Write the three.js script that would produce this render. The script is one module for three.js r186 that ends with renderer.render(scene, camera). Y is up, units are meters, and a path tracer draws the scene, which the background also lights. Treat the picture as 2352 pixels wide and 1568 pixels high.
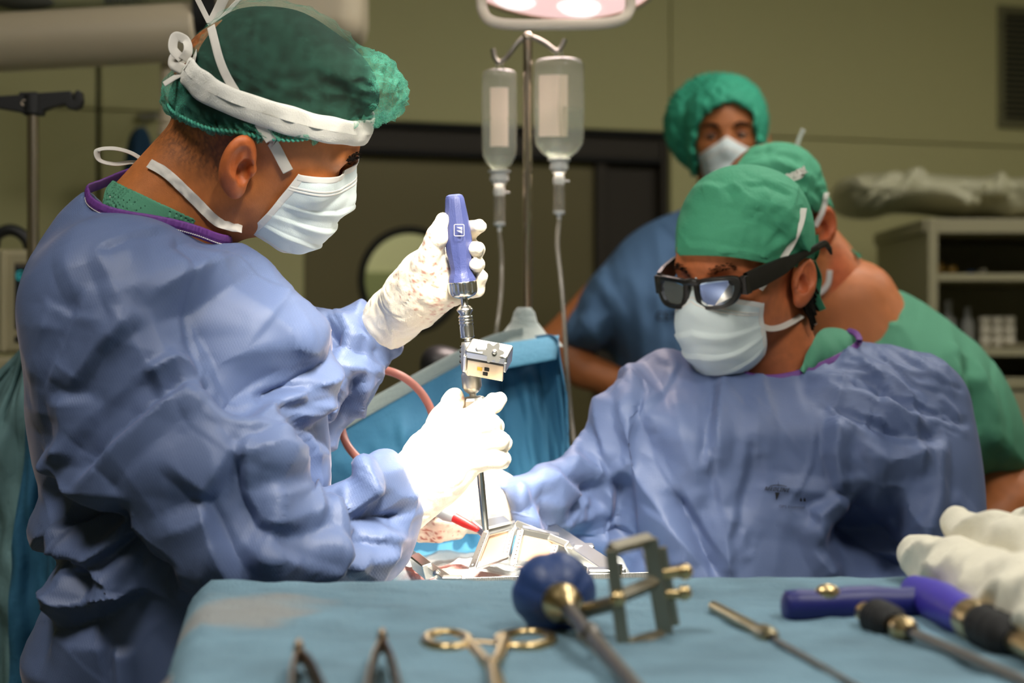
import * as THREE from 'three';
import { RoundedBoxGeometry } from 'three/addons/geometries/RoundedBoxGeometry.js';
import { mergeGeometries, mergeVertices, toCreasedNormals } from 'three/addons/utils/BufferGeometryUtils.js';
import { RectAreaLightUniformsLib } from 'three/addons/lights/RectAreaLightUniformsLib.js';
import { createNoise3D } from 'simplex-noise';

// ---------------------------------------------------------------- camera, lights, exposure
const F = 4000, CX = 1176, CY = 784, EYE = 1.30;               // focal length in pixels of the 2352 x 1568 frame; eye height in metres
const scene = new THREE.Scene();
scene.background = new THREE.Color(0x000000);
const camera = new THREE.PerspectiveCamera(2 * Math.atan(CY / F) * 180 / Math.PI, 1.5, 0.05, 40);
camera.position.set(0, EYE, 0);
camera.lookAt(0, EYE, -1);
camera.focus = 1.93;
camera.userData.fStop = 4.0;
const renderer = new THREE.WebGLRenderer({ antialias: true });
renderer.toneMapping = THREE.LinearToneMapping;
renderer.toneMappingExposure = 1.0;
renderer.shadowMap.enabled = true;
RectAreaLightUniformsLib.init();
const CEIL = 2.95;
const PANEL = { color: new THREE.Color(1.0, 0.955, 0.88), power: 7.0, rear: 3.6 };    // dimmed ceiling panels of the theatre
const panelSpots = [[-0.8, -0.9], [1.1, -0.8], [0.8, -2.95], [2.1, -3.3]];
const FIELD = { color: new THREE.Color(1.0, 0.93, 0.80), power: 26 };     // surgical lamp over the wound
const ADDED_TOP = { color: new THREE.Color(1.0, 0.93, 0.82), power: 28 };    // added unseen lamp, whitens the tops of gloves, retractor and drape
const SIDE = { color: new THREE.Color(1.0, 0.80, 0.74), power: 3.5 };      // second surgical lamp, the one in view

// ---------------------------------------------------------------- helpers
const V = (x, y, z) => new THREE.Vector3(x, y, z);
const P = (px, py, d) => V((px - CX) / F * d, EYE - (py - CY) / F * d, -d);    // a point seen at a pixel, at a depth in metres
const lerp = (a, b, t) => a + (b - a) * t, clamp = (x, a, b) => Math.min(b, Math.max(a, x));
const smooth = (a, b, x) => { const t = clamp((x - a) / (b - a), 0, 1); return t * t * (3 - 2 * t); };
function rngOf(seed) { let s = seed >>> 0; return () => { s = (s + 0x6D2B79F5) >>> 0; let t = Math.imul(s ^ (s >>> 15), 1 | s); t = (t + Math.imul(t ^ (t >>> 7), 61 | t)) ^ t; return ((t ^ (t >>> 14)) >>> 0) / 4294967296; }; }
const noise3 = createNoise3D(rngOf(7));
const taken = new Map();
const numbered = (n) => { const k = taken.get(n) || 0; taken.set(n, k + 1); return k ? n + '_' + String(k).padStart(3, '0') : n; };
const shade = (o) => { o.castShadow = true; o.receiveShadow = true; return o; };
function tag(o, label, category, group, kind) { Object.assign(o.userData, { label }); if (category) o.userData.category = category; if (group) o.userData.group = group; if (kind) o.userData.kind = kind; return o; }
function thing(name, label, category, pos, group) { const o = new THREE.Group(); o.name = numbered(name); if (pos) o.position.copy(pos); scene.add(o); return tag(o, label, category, group); }
function struct(name, label) { const o = new THREE.Group(); o.name = name; scene.add(o); o.userData = { kind: 'structure', label }; return o; }
function part(name, geo, m, parent, label) {
  if (Array.isArray(geo)) geo = join(geo);
  const o = shade(new THREE.Mesh(geo, m)); o.name = name; parent.add(o); if (label) o.userData.label = label; return o;
}
function wpart(name, geo, m, parent, label) {                         // geometry given in world axes, put under a Group that stands somewhere
  if (Array.isArray(geo)) geo = join(geo);
  const g = geo.clone(); g.translate(-parent.position.x, -parent.position.y, -parent.position.z);
  return part(name, g, m, parent, label);
}
function join(list) {
  const keep = list.map((g) => { g = g.index ? g.toNonIndexed() : g.clone(); for (const k of Object.keys(g.attributes)) if (!['position', 'normal', 'uv'].includes(k)) g.deleteAttribute(k);
    if (!g.attributes.uv) g.setAttribute('uv', new THREE.BufferAttribute(new Float32Array(g.attributes.position.count * 2), 2)); if (!g.attributes.normal) g.computeVertexNormals(); return g; });
  return mergeGeometries(keep);
}
const at = (g, x, y, z) => { g.translate(x, y, z); return g; };
const box = (w, h, d, r = 0.003) => new RoundedBoxGeometry(w, h, d, 2, Math.min(r, w / 2.05, h / 2.05, d / 2.05));
const cyl = (r1, r2, h, n = 24) => new THREE.CylinderGeometry(r1, r2, h, n);
function between(g, a, b) {                                            // turns a geometry along +y to run from a (its y = 0) to b
  const d = b.clone().sub(a), q = new THREE.Quaternion().setFromUnitVectors(V(0, 1, 0), d.clone().normalize());
  g.applyQuaternion(q); g.translate(a.x, a.y, a.z); return g;
}
function rod(a, b, r1, r2 = r1, n = 16) { const L = a.distanceTo(b), g = cyl(r2, r1, L, n); g.translate(0, L / 2, 0); return between(g, a, b); }
function bar(a, b, w, h, r = 0.001, twist = 0) { const L = a.distanceTo(b), g = box(w, L, h, r); g.translate(0, L / 2, 0); if (twist) g.rotateY(twist); return between(g, a, b); }
function lathe(pts, n = 32) { return new THREE.LatheGeometry(pts.map(([r, y]) => new THREE.Vector2(Math.max(r, 1e-5), y)), n); }
function latheAlong(a, b, pts, n = 32) { const L = a.distanceTo(b); return between(lathe(pts.map(([r, t]) => [r, t * L]), n), a, b); }
function tube(pts, r, n = 60, m = 12, closed = false) { return new THREE.TubeGeometry(new THREE.CatmullRomCurve3(pts, closed, 'centripetal'), n, r, m, closed); }
function extrude(pts, depth, bevel = 0.002, holes = []) {
  const s = new THREE.Shape(pts.map(([x, y]) => new THREE.Vector2(x, y))); for (const h of holes) s.holes.push(h);
  return new THREE.ExtrudeGeometry(s, { depth, bevelEnabled: bevel > 0, bevelThickness: bevel, bevelSize: bevel, bevelSegments: 2, curveSegments: 24 });
}
function grid(nu, nv, fn, uvScale = [1, 1]) {                          // surface from fn(u, v) -> Vector3
  const pos = [], uv = [], idx = [];
  for (let j = 0; j <= nv; j++) for (let i = 0; i <= nu; i++) { const p = fn(i / nu, j / nv); pos.push(p.x, p.y, p.z); uv.push(i / nu * uvScale[0], j / nv * uvScale[1]); }
  for (let j = 0; j < nv; j++) for (let i = 0; i < nu; i++) { const a = j * (nu + 1) + i, b = a + 1, c = a + nu + 1, d = c + 1; idx.push(a, b, d, a, d, c); }
  const g = new THREE.BufferGeometry(); g.setAttribute('position', new THREE.Float32BufferAttribute(pos, 3)); g.setAttribute('uv', new THREE.Float32BufferAttribute(uv, 2)); g.setIndex(idx); g.computeVertexNormals(); return g;
}
function thicken(g, t) {                                               // closes a sheet: second side and rim
  g.computeVertexNormals();
  const p = g.attributes.position, n = g.attributes.normal, u = g.attributes.uv, N = p.count, pos = [], uv = [], idx = [...g.index.array], m = idx.length, seen = new Map();
  for (let s = 0; s < 2; s++) for (let i = 0; i < N; i++) { const k = s ? -t : 0; pos.push(p.getX(i) + n.getX(i) * k, p.getY(i) + n.getY(i) * k, p.getZ(i) + n.getZ(i) * k); uv.push(u.getX(i), u.getY(i)); }
  for (let i = 0; i < m; i += 3) { idx.push(idx[i] + N, idx[i + 2] + N, idx[i + 1] + N); for (let e = 0; e < 3; e++) { const a = idx[i + e], b = idx[i + (e + 1) % 3]; seen.set(a * N + b, [a, b]); } }
  for (const [a, b] of seen.values()) if (!seen.has(b * N + a)) idx.push(a, a + N, b, b, a + N, b + N);
  const o = new THREE.BufferGeometry(); o.setAttribute('position', new THREE.Float32BufferAttribute(pos, 3)); o.setAttribute('uv', new THREE.Float32BufferAttribute(uv, 2)); o.setIndex(idx); o.computeVertexNormals(); return o;
}

// ---------------------------------------------------------------- distance fields and their surfaces
const len = Math.hypot;
const smin = (a, b, k) => { const h = Math.max(k - Math.abs(a - b), 0) / k; return Math.min(a, b) - h * h * k * 0.25; };
const smax = (a, b, k) => -smin(-a, -b, k);
const ball = (c, r) => (x, y, z) => len(x - c.x, y - c.y, z - c.z) - r;
const ell = (c, rx, ry, rz) => { const m = Math.min(rx, ry, rz); return (x, y, z) => { const a = (x - c.x) / rx, b = (y - c.y) / ry, d = (z - c.z) / rz, k0 = len(a, b, d), k1 = len(a / rx, b / ry, d / rz); return k1 < 1e-6 ? -m : k0 * (k0 - 1) / k1; }; };
const cone = (a, b, r1, r2 = r1) => {                                   // tapered capsule
  const dx = b.x - a.x, dy = b.y - a.y, dz = b.z - a.z, L = dx * dx + dy * dy + dz * dz;
  return (x, y, z) => { const h = clamp(((x - a.x) * dx + (y - a.y) * dy + (z - a.z) * dz) / L, 0, 1); return len(x - a.x - h * dx, y - a.y - h * dy, z - a.z - h * dz) - r1 - (r2 - r1) * h; };
};
const chain = (pts, rs, k = 0.004) => { const cs = []; for (let i = 0; i + 1 < pts.length; i++) cs.push(cone(pts[i], pts[i + 1], rs[i], rs[i + 1])); return (x, y, z) => { let d = cs[0](x, y, z); for (let i = 1; i < cs.length; i++) d = smin(d, cs[i](x, y, z), k); return d; }; };
const union = (k, ...fs) => (x, y, z) => { let d = fs[0](x, y, z); for (let i = 1; i < fs.length; i++) d = k ? smin(d, fs[i](x, y, z), k) : Math.min(d, fs[i](x, y, z)); return d; };
const inBox = (c, hx, hy, hz, r) => (x, y, z) => { const a = Math.abs(x - c.x) - hx + r, b = Math.abs(y - c.y) - hy + r, d = Math.abs(z - c.z) - hz + r; return len(Math.max(a, 0), Math.max(b, 0), Math.max(d, 0)) + Math.min(Math.max(a, b, d), 0) - r; };
function polyDist(pts) {                                               // signed distance to an outline in x, y
  const n = pts.length;
  return (x, y) => { let d = 1e9, s = 1; for (let i = 0, j = n - 1; i < n; j = i++) { const ex = pts[j].x - pts[i].x, ey = pts[j].y - pts[i].y, wx = x - pts[i].x, wy = y - pts[i].y, h = clamp((wx * ex + wy * ey) / (ex * ex + ey * ey), 0, 1), bx = wx - ex * h, by = wy - ey * h; d = Math.min(d, bx * bx + by * by);
    const c1 = y >= pts[i].y, c2 = y < pts[j].y, c3 = ex * wy > ey * wx; if ((c1 && c2 && c3) || (!c1 && !c2 && !c3)) s = -s; } return s * Math.sqrt(d); };
}
function smoothLine(pts, n = 4, closed = true) { return new THREE.CatmullRomCurve3(pts, closed, 'centripetal').getPoints(pts.length * n).slice(0, closed ? -1 : undefined); }
function bolster(pts, zc, T, R) {                                       // an outline in x, y filled out to a body: half depth T, rounded over R; zc is its mid depth
  const e = polyDist(pts), Tf = typeof T === 'function' ? T : () => T, m = Math.min(typeof T === 'function' ? R : T, R), zf = typeof zc === 'function' ? zc : () => zc;
  return (x, y, z) => { const q = -e(x, y), t = Tf(x, y), a = Math.max(R - q, 0) / R, b = (z - zf(x, y)) / t; return q < -R * 0.6 ? -q : (len(a, b) - 1) * Math.min(m, t); };
}
function net(f, lo, hi, h, project = 1) {                               // surface nets over the box lo..hi
  const nx = Math.ceil((hi.x - lo.x) / h) + 1, ny = Math.ceil((hi.y - lo.y) / h) + 1, nz = Math.ceil((hi.z - lo.z) / h) + 1, B = 6, A = new Float32Array(nx * ny * nz), I = (i, j, k) => i + nx * (j + ny * k);
  for (let bk = 0; bk < nz; bk += B) for (let bj = 0; bj < ny; bj += B) for (let bi = 0; bi < nx; bi += B) {
    const c = f(lo.x + (bi + B / 2) * h, lo.y + (bj + B / 2) * h, lo.z + (bk + B / 2) * h), far = Math.abs(c) > h * B * 1.9;
    for (let k = bk; k < Math.min(bk + B, nz); k++) for (let j = bj; j < Math.min(bj + B, ny); j++) for (let i = bi; i < Math.min(bi + B, nx); i++)
      A[I(i, j, k)] = (i === 0 || j === 0 || k === 0 || i === nx - 1 || j === ny - 1 || k === nz - 1) ? Math.max(1e-4, far ? c : f(lo.x + i * h, lo.y + j * h, lo.z + k * h)) : far ? c : f(lo.x + i * h, lo.y + j * h, lo.z + k * h);
  }
  const id = new Int32Array(nx * ny * nz).fill(-1), pos = [], idx = [];
  for (let k = 0; k < nz - 1; k++) for (let j = 0; j < ny - 1; j++) for (let i = 0; i < nx - 1; i++) {
    const o = I(i, j, k), v = [A[o], A[o + 1], A[o + nx], A[o + nx + 1], A[o + nx * ny], A[o + nx * ny + 1], A[o + nx * ny + nx], A[o + nx * ny + nx + 1]];
    let m = 0; for (let c = 0; c < 8; c++) if (v[c] < 0) m |= 1 << c; if (m === 0 || m === 255) continue;
    let sx = 0, sy = 0, sz = 0, n = 0;
    for (let c = 0; c < 8; c++) for (let b = 1; b < 8; b <<= 1) if (!(c & b) && ((v[c] < 0) !== (v[c | b] < 0))) { const t = v[c] / (v[c] - v[c | b]); sx += (c & 1) + (b === 1 ? t : 0); sy += ((c >> 1) & 1) + (b === 2 ? t : 0); sz += ((c >> 2) & 1) + (b === 4 ? t : 0); n++; }
    id[o] = pos.length / 3; pos.push(lo.x + (i + sx / n) * h, lo.y + (j + sy / n) * h, lo.z + (k + sz / n) * h);
  }
  const Q = (a, b, c, d, flip) => { if (a < 0 || b < 0 || c < 0 || d < 0) return; flip ? idx.push(a, c, b, b, c, d) : idx.push(a, b, c, b, d, c); };
  for (let k = 1; k < nz - 1; k++) for (let j = 1; j < ny - 1; j++) for (let i = 1; i < nx - 1; i++) {
    const o = I(i, j, k), s = A[o] < 0;
    if (s !== (A[o + 1] < 0)) Q(id[o - nx - nx * ny], id[o - nx * ny], id[o - nx], id[o], !s);
    if (s !== (A[o + nx] < 0)) Q(id[o - 1 - nx * ny], id[o - nx * ny], id[o - 1], id[o], s);
    if (s !== (A[o + nx * ny] < 0)) Q(id[o - 1 - nx], id[o - nx], id[o - 1], id[o], !s);
  }
  const e = h * 0.3;
  for (let r = 0; r < project; r++) for (let i = 0; i < pos.length; i += 3) {
    const x = pos[i], y = pos[i + 1], z = pos[i + 2], d = f(x, y, z), gx = f(x + e, y, z) - d, gy = f(x, y + e, z) - d, gz = f(x, y, z + e) - d, g2 = gx * gx + gy * gy + gz * gz, s = g2 > 1e-14 ? clamp(d * e / g2, -h / Math.sqrt(g2) * 0.6, h / Math.sqrt(g2) * 0.6) : 0;
    pos[i] -= gx * s; pos[i + 1] -= gy * s; pos[i + 2] -= gz * s;
  }
  const g = new THREE.BufferGeometry(); g.setAttribute('position', new THREE.Float32BufferAttribute(pos, 3)); g.setIndex(idx); g.computeVertexNormals(); return g;
}
function bounds(pts, pad) { const b = new THREE.Box3().setFromPoints(pts).expandByScalar(pad); return [b.min, b.max]; }
function boxUV(g, scale = 1) {                                          // uv in metres / scale from the axis each face looks along; keeps smooth normals
  const p = g.attributes.position, n = g.attributes.normal, col = g.attributes.color, pos = [], nor = [], uv = [], cc = [], idx = [], map = new Map(), ix = g.index.array;
  for (let t = 0; t < ix.length; t += 3) {
    let ax = 0, ay = 0, az = 0; for (let e = 0; e < 3; e++) { ax += n.getX(ix[t + e]); ay += n.getY(ix[t + e]); az += n.getZ(ix[t + e]); }
    ax = Math.abs(ax); ay = Math.abs(ay); az = Math.abs(az) * 1.5; const d = az >= ax && az >= ay ? 2 : ax >= ay ? 0 : 1;
    for (let e = 0; e < 3; e++) { const i = ix[t + e], key = i * 3 + d; let k = map.get(key);
      if (k === undefined) { k = pos.length / 3; map.set(key, k); const x = p.getX(i), y = p.getY(i), z = p.getZ(i); pos.push(x, y, z); nor.push(n.getX(i), n.getY(i), n.getZ(i)); if (col) { cc.push(col.getX(i), col.getY(i), col.getZ(i)); if (col.itemSize === 4) cc.push(col.getW(i)); } uv.push((d === 0 ? z : x) / scale, (d === 1 ? z : y) / scale); }
      idx.push(k); }
  }
  const o = new THREE.BufferGeometry(); o.setAttribute('position', new THREE.Float32BufferAttribute(pos, 3)); o.setAttribute('normal', new THREE.Float32BufferAttribute(nor, 3)); o.setAttribute('uv', new THREE.Float32BufferAttribute(uv, 2)); if (col) o.setAttribute('color', new THREE.Float32BufferAttribute(cc, col.itemSize)); o.setIndex(idx); return o;
}
function paint(g, fn) { const p = g.attributes.position, n = g.attributes.normal, c = new Float32Array(p.count * 3); for (let i = 0; i < p.count; i++) { const k = fn(p.getX(i), p.getY(i), p.getZ(i), n && n.getX(i), n && n.getY(i), n && n.getZ(i)); c[3 * i] = k[0]; c[3 * i + 1] = k[1]; c[3 * i + 2] = k[2]; } g.setAttribute('color', new THREE.BufferAttribute(c, 3)); return g; }
// folds in cloth: each fold is a line over the cloth [points in world x, y; height; width to its left; width to its right], pressed out of the face that looks towards +z
function folds(g, list, gain = 1, face = V(0, 0, 1)) {
  const p = g.attributes.position, n = g.attributes.normal, segs = list.map(([pts, h, wl, wr = wl, z]) => { let L = 0; const cum = [0]; for (let i = 1; i < pts.length; i++) { L += len(pts[i].x - pts[i - 1].x, pts[i].y - pts[i - 1].y); cum.push(L); } const w = Math.max(wl, wr), xs = pts.map((q) => q.x), ys = pts.map((q) => q.y); return { pts, h, wl, wr, cum, L, z, b: [Math.min(...xs) - w, Math.max(...xs) + w, Math.min(...ys) - w, Math.max(...ys) + w] }; });
  const out = new Float32Array(p.count);
  for (let i = 0; i < p.count; i++) {
    const x = p.getX(i), y = p.getY(i), z = p.getZ(i), f = smooth(-0.05, 0.35, n.getX(i) * face.x + n.getY(i) * face.y + n.getZ(i) * face.z); if (f <= 0) continue;
    let sum = 0;
    for (const s of segs) {
      if (x < s.b[0] || x > s.b[1] || y < s.b[2] || y > s.b[3]) continue;
      if (s.z !== undefined && Math.abs(z - s.z) > 0.12) continue;
      let bd = 1e9, bs = 0, bt = 0;
      for (let k = 0; k + 1 < s.pts.length; k++) { const a = s.pts[k], c = s.pts[k + 1], ex = c.x - a.x, ey = c.y - a.y, L2 = ex * ex + ey * ey, h = clamp(((x - a.x) * ex + (y - a.y) * ey) / L2, 0, 1), dx = x - a.x - ex * h, dy = y - a.y - ey * h, d = len(dx, dy); if (d < bd) { bd = d; bs = ex * dy - ey * dx; bt = s.cum[k] + h * Math.sqrt(L2); } }
      const w = bs > 0 ? s.wl : s.wr; if (bd >= w) continue;
      const ends = Math.min(1, Math.min(bt, s.L - bt) / (0.18 * s.L) + 0.05), q = 1 - bd / w;
      sum += gain * s.h * ends * q;
    }
    out[i] = sum * f;
  }
  for (let i = 0; i < p.count; i++) if (out[i]) p.setXYZ(i, p.getX(i) + n.getX(i) * out[i], p.getY(i) + n.getY(i) * out[i], p.getZ(i) + n.getZ(i) * out[i]);
  g.computeVertexNormals(); return g;
}
function randomFolds(seed, n, [x0, x1, y0, y1], hMin, hMax, l0, l1, w0, w1, dir = null, spread = Math.PI) {
  const r = rngOf(seed), out = [];
  for (let i = 0; i < n; i++) { const x = lerp(x0, x1, r()), y = lerp(y0, y1, r()), a = (dir === null ? r() * Math.PI : dir + (r() - 0.5) * spread), L = lerp(l0, l1, r()), b = a + (r() - 0.5) * 0.9, h = lerp(hMin, hMax, r()) * (r() < 0.3 ? -1 : 1);
    out.push([[V(x - Math.cos(a) * L / 2, y - Math.sin(a) * L / 2, 0), V(x, y, 0), V(x + Math.cos(b) * L / 2, y + Math.sin(b) * L / 2, 0)], h, lerp(w0, w1, r()), lerp(w0, w1, r()) * (r() < 0.4 ? 0.3 : 1)]); }
  return out;
}
// creases of stiff cloth: long straight folds that cross and fade, added to a face of the cloth
function crumple(g, amp, wave, seed, zone = null) {
  const p = g.attributes.position, n = g.attributes.normal, r = rngOf(seed), dirs = []; for (let k = 0; k < 5; k++) { const a = r() * Math.PI, f = 1 / (wave * lerp(0.7, 1.5, r())); dirs.push([Math.cos(a) * f, Math.sin(a) * f, (r() - 0.5) * f, r() * 9, r() * 50]); }
  const tri = (t) => { t -= Math.floor(t); return t < 0.5 ? 4 * t - 1 : 3 - 4 * t; };
  for (let i = 0; i < p.count; i++) { const x = p.getX(i), y = p.getY(i), z = p.getZ(i); let s = 0; for (const [a, b, c, o, m] of dirs) { const w = 0.35 * noise3(x * 4 + m, y * 4, z * 4), k = smooth(-0.15, 0.5, noise3(x * 5 + m, y * 5 - m, z * 5)); s += k * tri(a * x + b * y + c * z + o + w); } s *= amp * (zone ? zone(x, y, z) : 1); p.setXYZ(i, x + n.getX(i) * s, y + n.getY(i) * s, z + n.getZ(i) * s); }
  g.computeVertexNormals(); return g;
}
function hit(f, px, py, off = 0, d0 = 1.5, dMax = d0 + 0.43) { const a = P(px, py, 1); let d = d0; for (let i = 0; i < 200; i++) { const s = f(a.x * d, EYE + (a.y - EYE) * d, a.z * d) - off; if (s < 0.0002) break; d += Math.max(s * 0.8, 0.0002); if (d > dMax) break; } return P(px, py, Math.min(d, dMax)); }
const dense = (xy, n = 5) => { const c = new THREE.CatmullRomCurve3(Array.from({ length: xy.length / 2 }, (_, i) => V(xy[2 * i], xy[2 * i + 1], 0))), o = []; for (let i = 0; i <= n * (xy.length / 2 - 1); i++) { const q = c.getPoint(i / (n * (xy.length / 2 - 1))); o.push(q.x, q.y); } return o; };
const pxLine = (d, ...xy) => { const out = []; for (let i = 0; i < xy.length; i += 2) out.push(P(xy[i], xy[i + 1], d)); return out; };

// ---------------------------------------------------------------- textures and materials
function texture(n, fn, srgb = false, m = n) {
  const a = new Uint8Array(n * m * 4); for (let j = 0; j < m; j++) for (let i = 0; i < n; i++) { const c = fn(i / n, j / m, i, j), k = (j * n + i) * 4; a[k] = clamp(c[0], 0, 1) * 255; a[k + 1] = clamp(c[1], 0, 1) * 255; a[k + 2] = clamp(c[2], 0, 1) * 255; a[k + 3] = c[3] === undefined ? 255 : clamp(c[3], 0, 1) * 255; }
  const t = new THREE.DataTexture(a, n, m); t.wrapS = t.wrapT = THREE.RepeatWrapping; t.magFilter = THREE.LinearFilter; t.minFilter = THREE.LinearMipmapLinearFilter; if (srgb) t.colorSpace = THREE.SRGBColorSpace; t.needsUpdate = true; return t;
}
function canvasTexture(w, h, draw) { const c = document.createElement('canvas'); c.width = w; c.height = h; draw(c.getContext('2d'), w, h); const t = new THREE.CanvasTexture(c); t.colorSpace = THREE.SRGBColorSpace; t.magFilter = THREE.LinearFilter; return t; }
const wrapNoise = (u, v, f, s) => { const a = u * Math.PI * 2, b = v * Math.PI * 2, r = f / (Math.PI * 2); return (noise3(Math.cos(a) * r + s, Math.sin(a) * r, Math.cos(b) * r * 1.3 + s) + noise3(Math.sin(b) * r + s * 2, Math.cos(a) * r + 7, Math.sin(a) * r - 3)) * 0.5; };
const rgb = (r, g, b) => new THREE.Color().setRGB(r, g, b);
const M = {};
function mat(key, color, rough, o = {}) { const m = new THREE.MeshPhysicalMaterial({ color, roughness: rough, side: THREE.DoubleSide, ...o }); m.name = key; M[key] = m; return m; }
const weaveTex = texture(256, (u, v) => { const a = Math.sin(u * Math.PI * 2 * 20 + (Math.floor(v * 20) % 2) * Math.PI), b = Math.sin(v * Math.PI * 2 * 20), k = 0.5 + 0.28 * a * b + 0.22 * wrapNoise(u, v, 30, 3); return [k, k, k]; });
const clothTex = texture(256, (u, v) => { const k = 0.5 + 0.3 * wrapNoise(u, v, 40, 1) + 0.2 * wrapNoise(u, v, 90, 5); return [k, k, k]; });
const paperTex = texture(512, (u, v) => { const k = 0.5 + 0.35 * wrapNoise(u, v, 8, 2) + 0.2 * wrapNoise(u, v, 30, 9) + 0.1 * wrapNoise(u, v, 120, 4); return [k, k, k]; });
const grainTex = texture(256, (u, v) => { const k = 0.5 + 0.5 * wrapNoise(u, v, 60, 11); return [k, k, k]; });
const tint = (seed, f, lo, hi) => texture(256, (u, v) => { const k = lerp(lo, hi, 0.5 + 0.5 * wrapNoise(u, v, f, seed)); return [k, k, k]; });
mat('gown', rgb(0.108, 0.153, 0.30), 0.52, { bumpMap: weaveTex, bumpScale: 0.00025, sheen: 0.5, sheenColor: rgb(0.75, 0.62, 0.66), sheenRoughness: 0.5 });
mat('gownFar', rgb(0.108, 0.153, 0.30), 0.52, { bumpMap: clothTex, bumpScale: 0.0004, sheen: 0.4, sheenColor: rgb(0.75, 0.6, 0.68), sheenRoughness: 0.5 });
mat('purple', rgb(0.13, 0.03, 0.22), 0.6);
mat('thread', rgb(0.75, 0.72, 0.68), 0.8);
mat('scrubGreen', rgb(0.08, 0.28, 0.17), 0.85, { bumpMap: clothTex, bumpScale: 0.0003 });
mat('scrubBlue', rgb(0.075, 0.155, 0.29), 0.85, { bumpMap: clothTex, bumpScale: 0.0003 });
mat('skin', rgb(1, 1, 1), 0.5, { vertexColors: true, bumpMap: grainTex, bumpScale: 0.0002 });
mat('hair', rgb(0.012, 0.009, 0.007), 0.75, { specularIntensity: 0.3 });
mat('glove', rgb(1, 1, 1), 0.45, { vertexColors: true, bumpMap: paperTex, bumpScale: 0.0004 });
mat('latex', rgb(0.86, 0.76, 0.58), 0.45);
mat('maskBlue', rgb(0.72, 0.82, 0.84), 0.8, { bumpMap: clothTex, bumpScale: 0.0002 });
mat('maskWhite', rgb(0.8, 0.79, 0.76), 0.8);
mat('tie', rgb(0.78, 0.74, 0.68), 0.85, { bumpMap: clothTex, bumpScale: 0.0003 });
mat('capCloth', rgb(0.065, 0.36, 0.20), 0.75, { bumpMap: paperTex, bumpScale: 0.001 });
mat('steel', rgb(0.62, 0.60, 0.56), 0.25, { metalness: 1 });
mat('satin', rgb(0.60, 0.58, 0.54), 0.42, { metalness: 1 });
mat('darkSteel', rgb(0.30, 0.28, 0.25), 0.38, { metalness: 1 });
mat('black', rgb(0.012, 0.012, 0.013), 0.45);
mat('rubber', rgb(0.006, 0.006, 0.006), 0.7);
mat('drape', rgb(0.055, 0.23, 0.36), 0.85, { bumpMap: paperTex, bumpScale: 0.0015 });
mat('drapeDark', rgb(0.03, 0.15, 0.27), 0.8, { bumpMap: paperTex, bumpScale: 0.001 });
mat('drapeGrey', rgb(0.34, 0.40, 0.38), 0.9, { bumpMap: paperTex, bumpScale: 0.0015 });
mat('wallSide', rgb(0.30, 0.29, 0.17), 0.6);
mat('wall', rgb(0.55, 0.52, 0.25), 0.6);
mat('wallDark', rgb(0.10, 0.085, 0.05), 0.5);
mat('beige', rgb(0.60, 0.52, 0.38), 0.5);
mat('offWhite', rgb(0.66, 0.56, 0.40), 0.45);
mat('plastic', rgb(0.78, 0.77, 0.72), 0.4);
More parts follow.
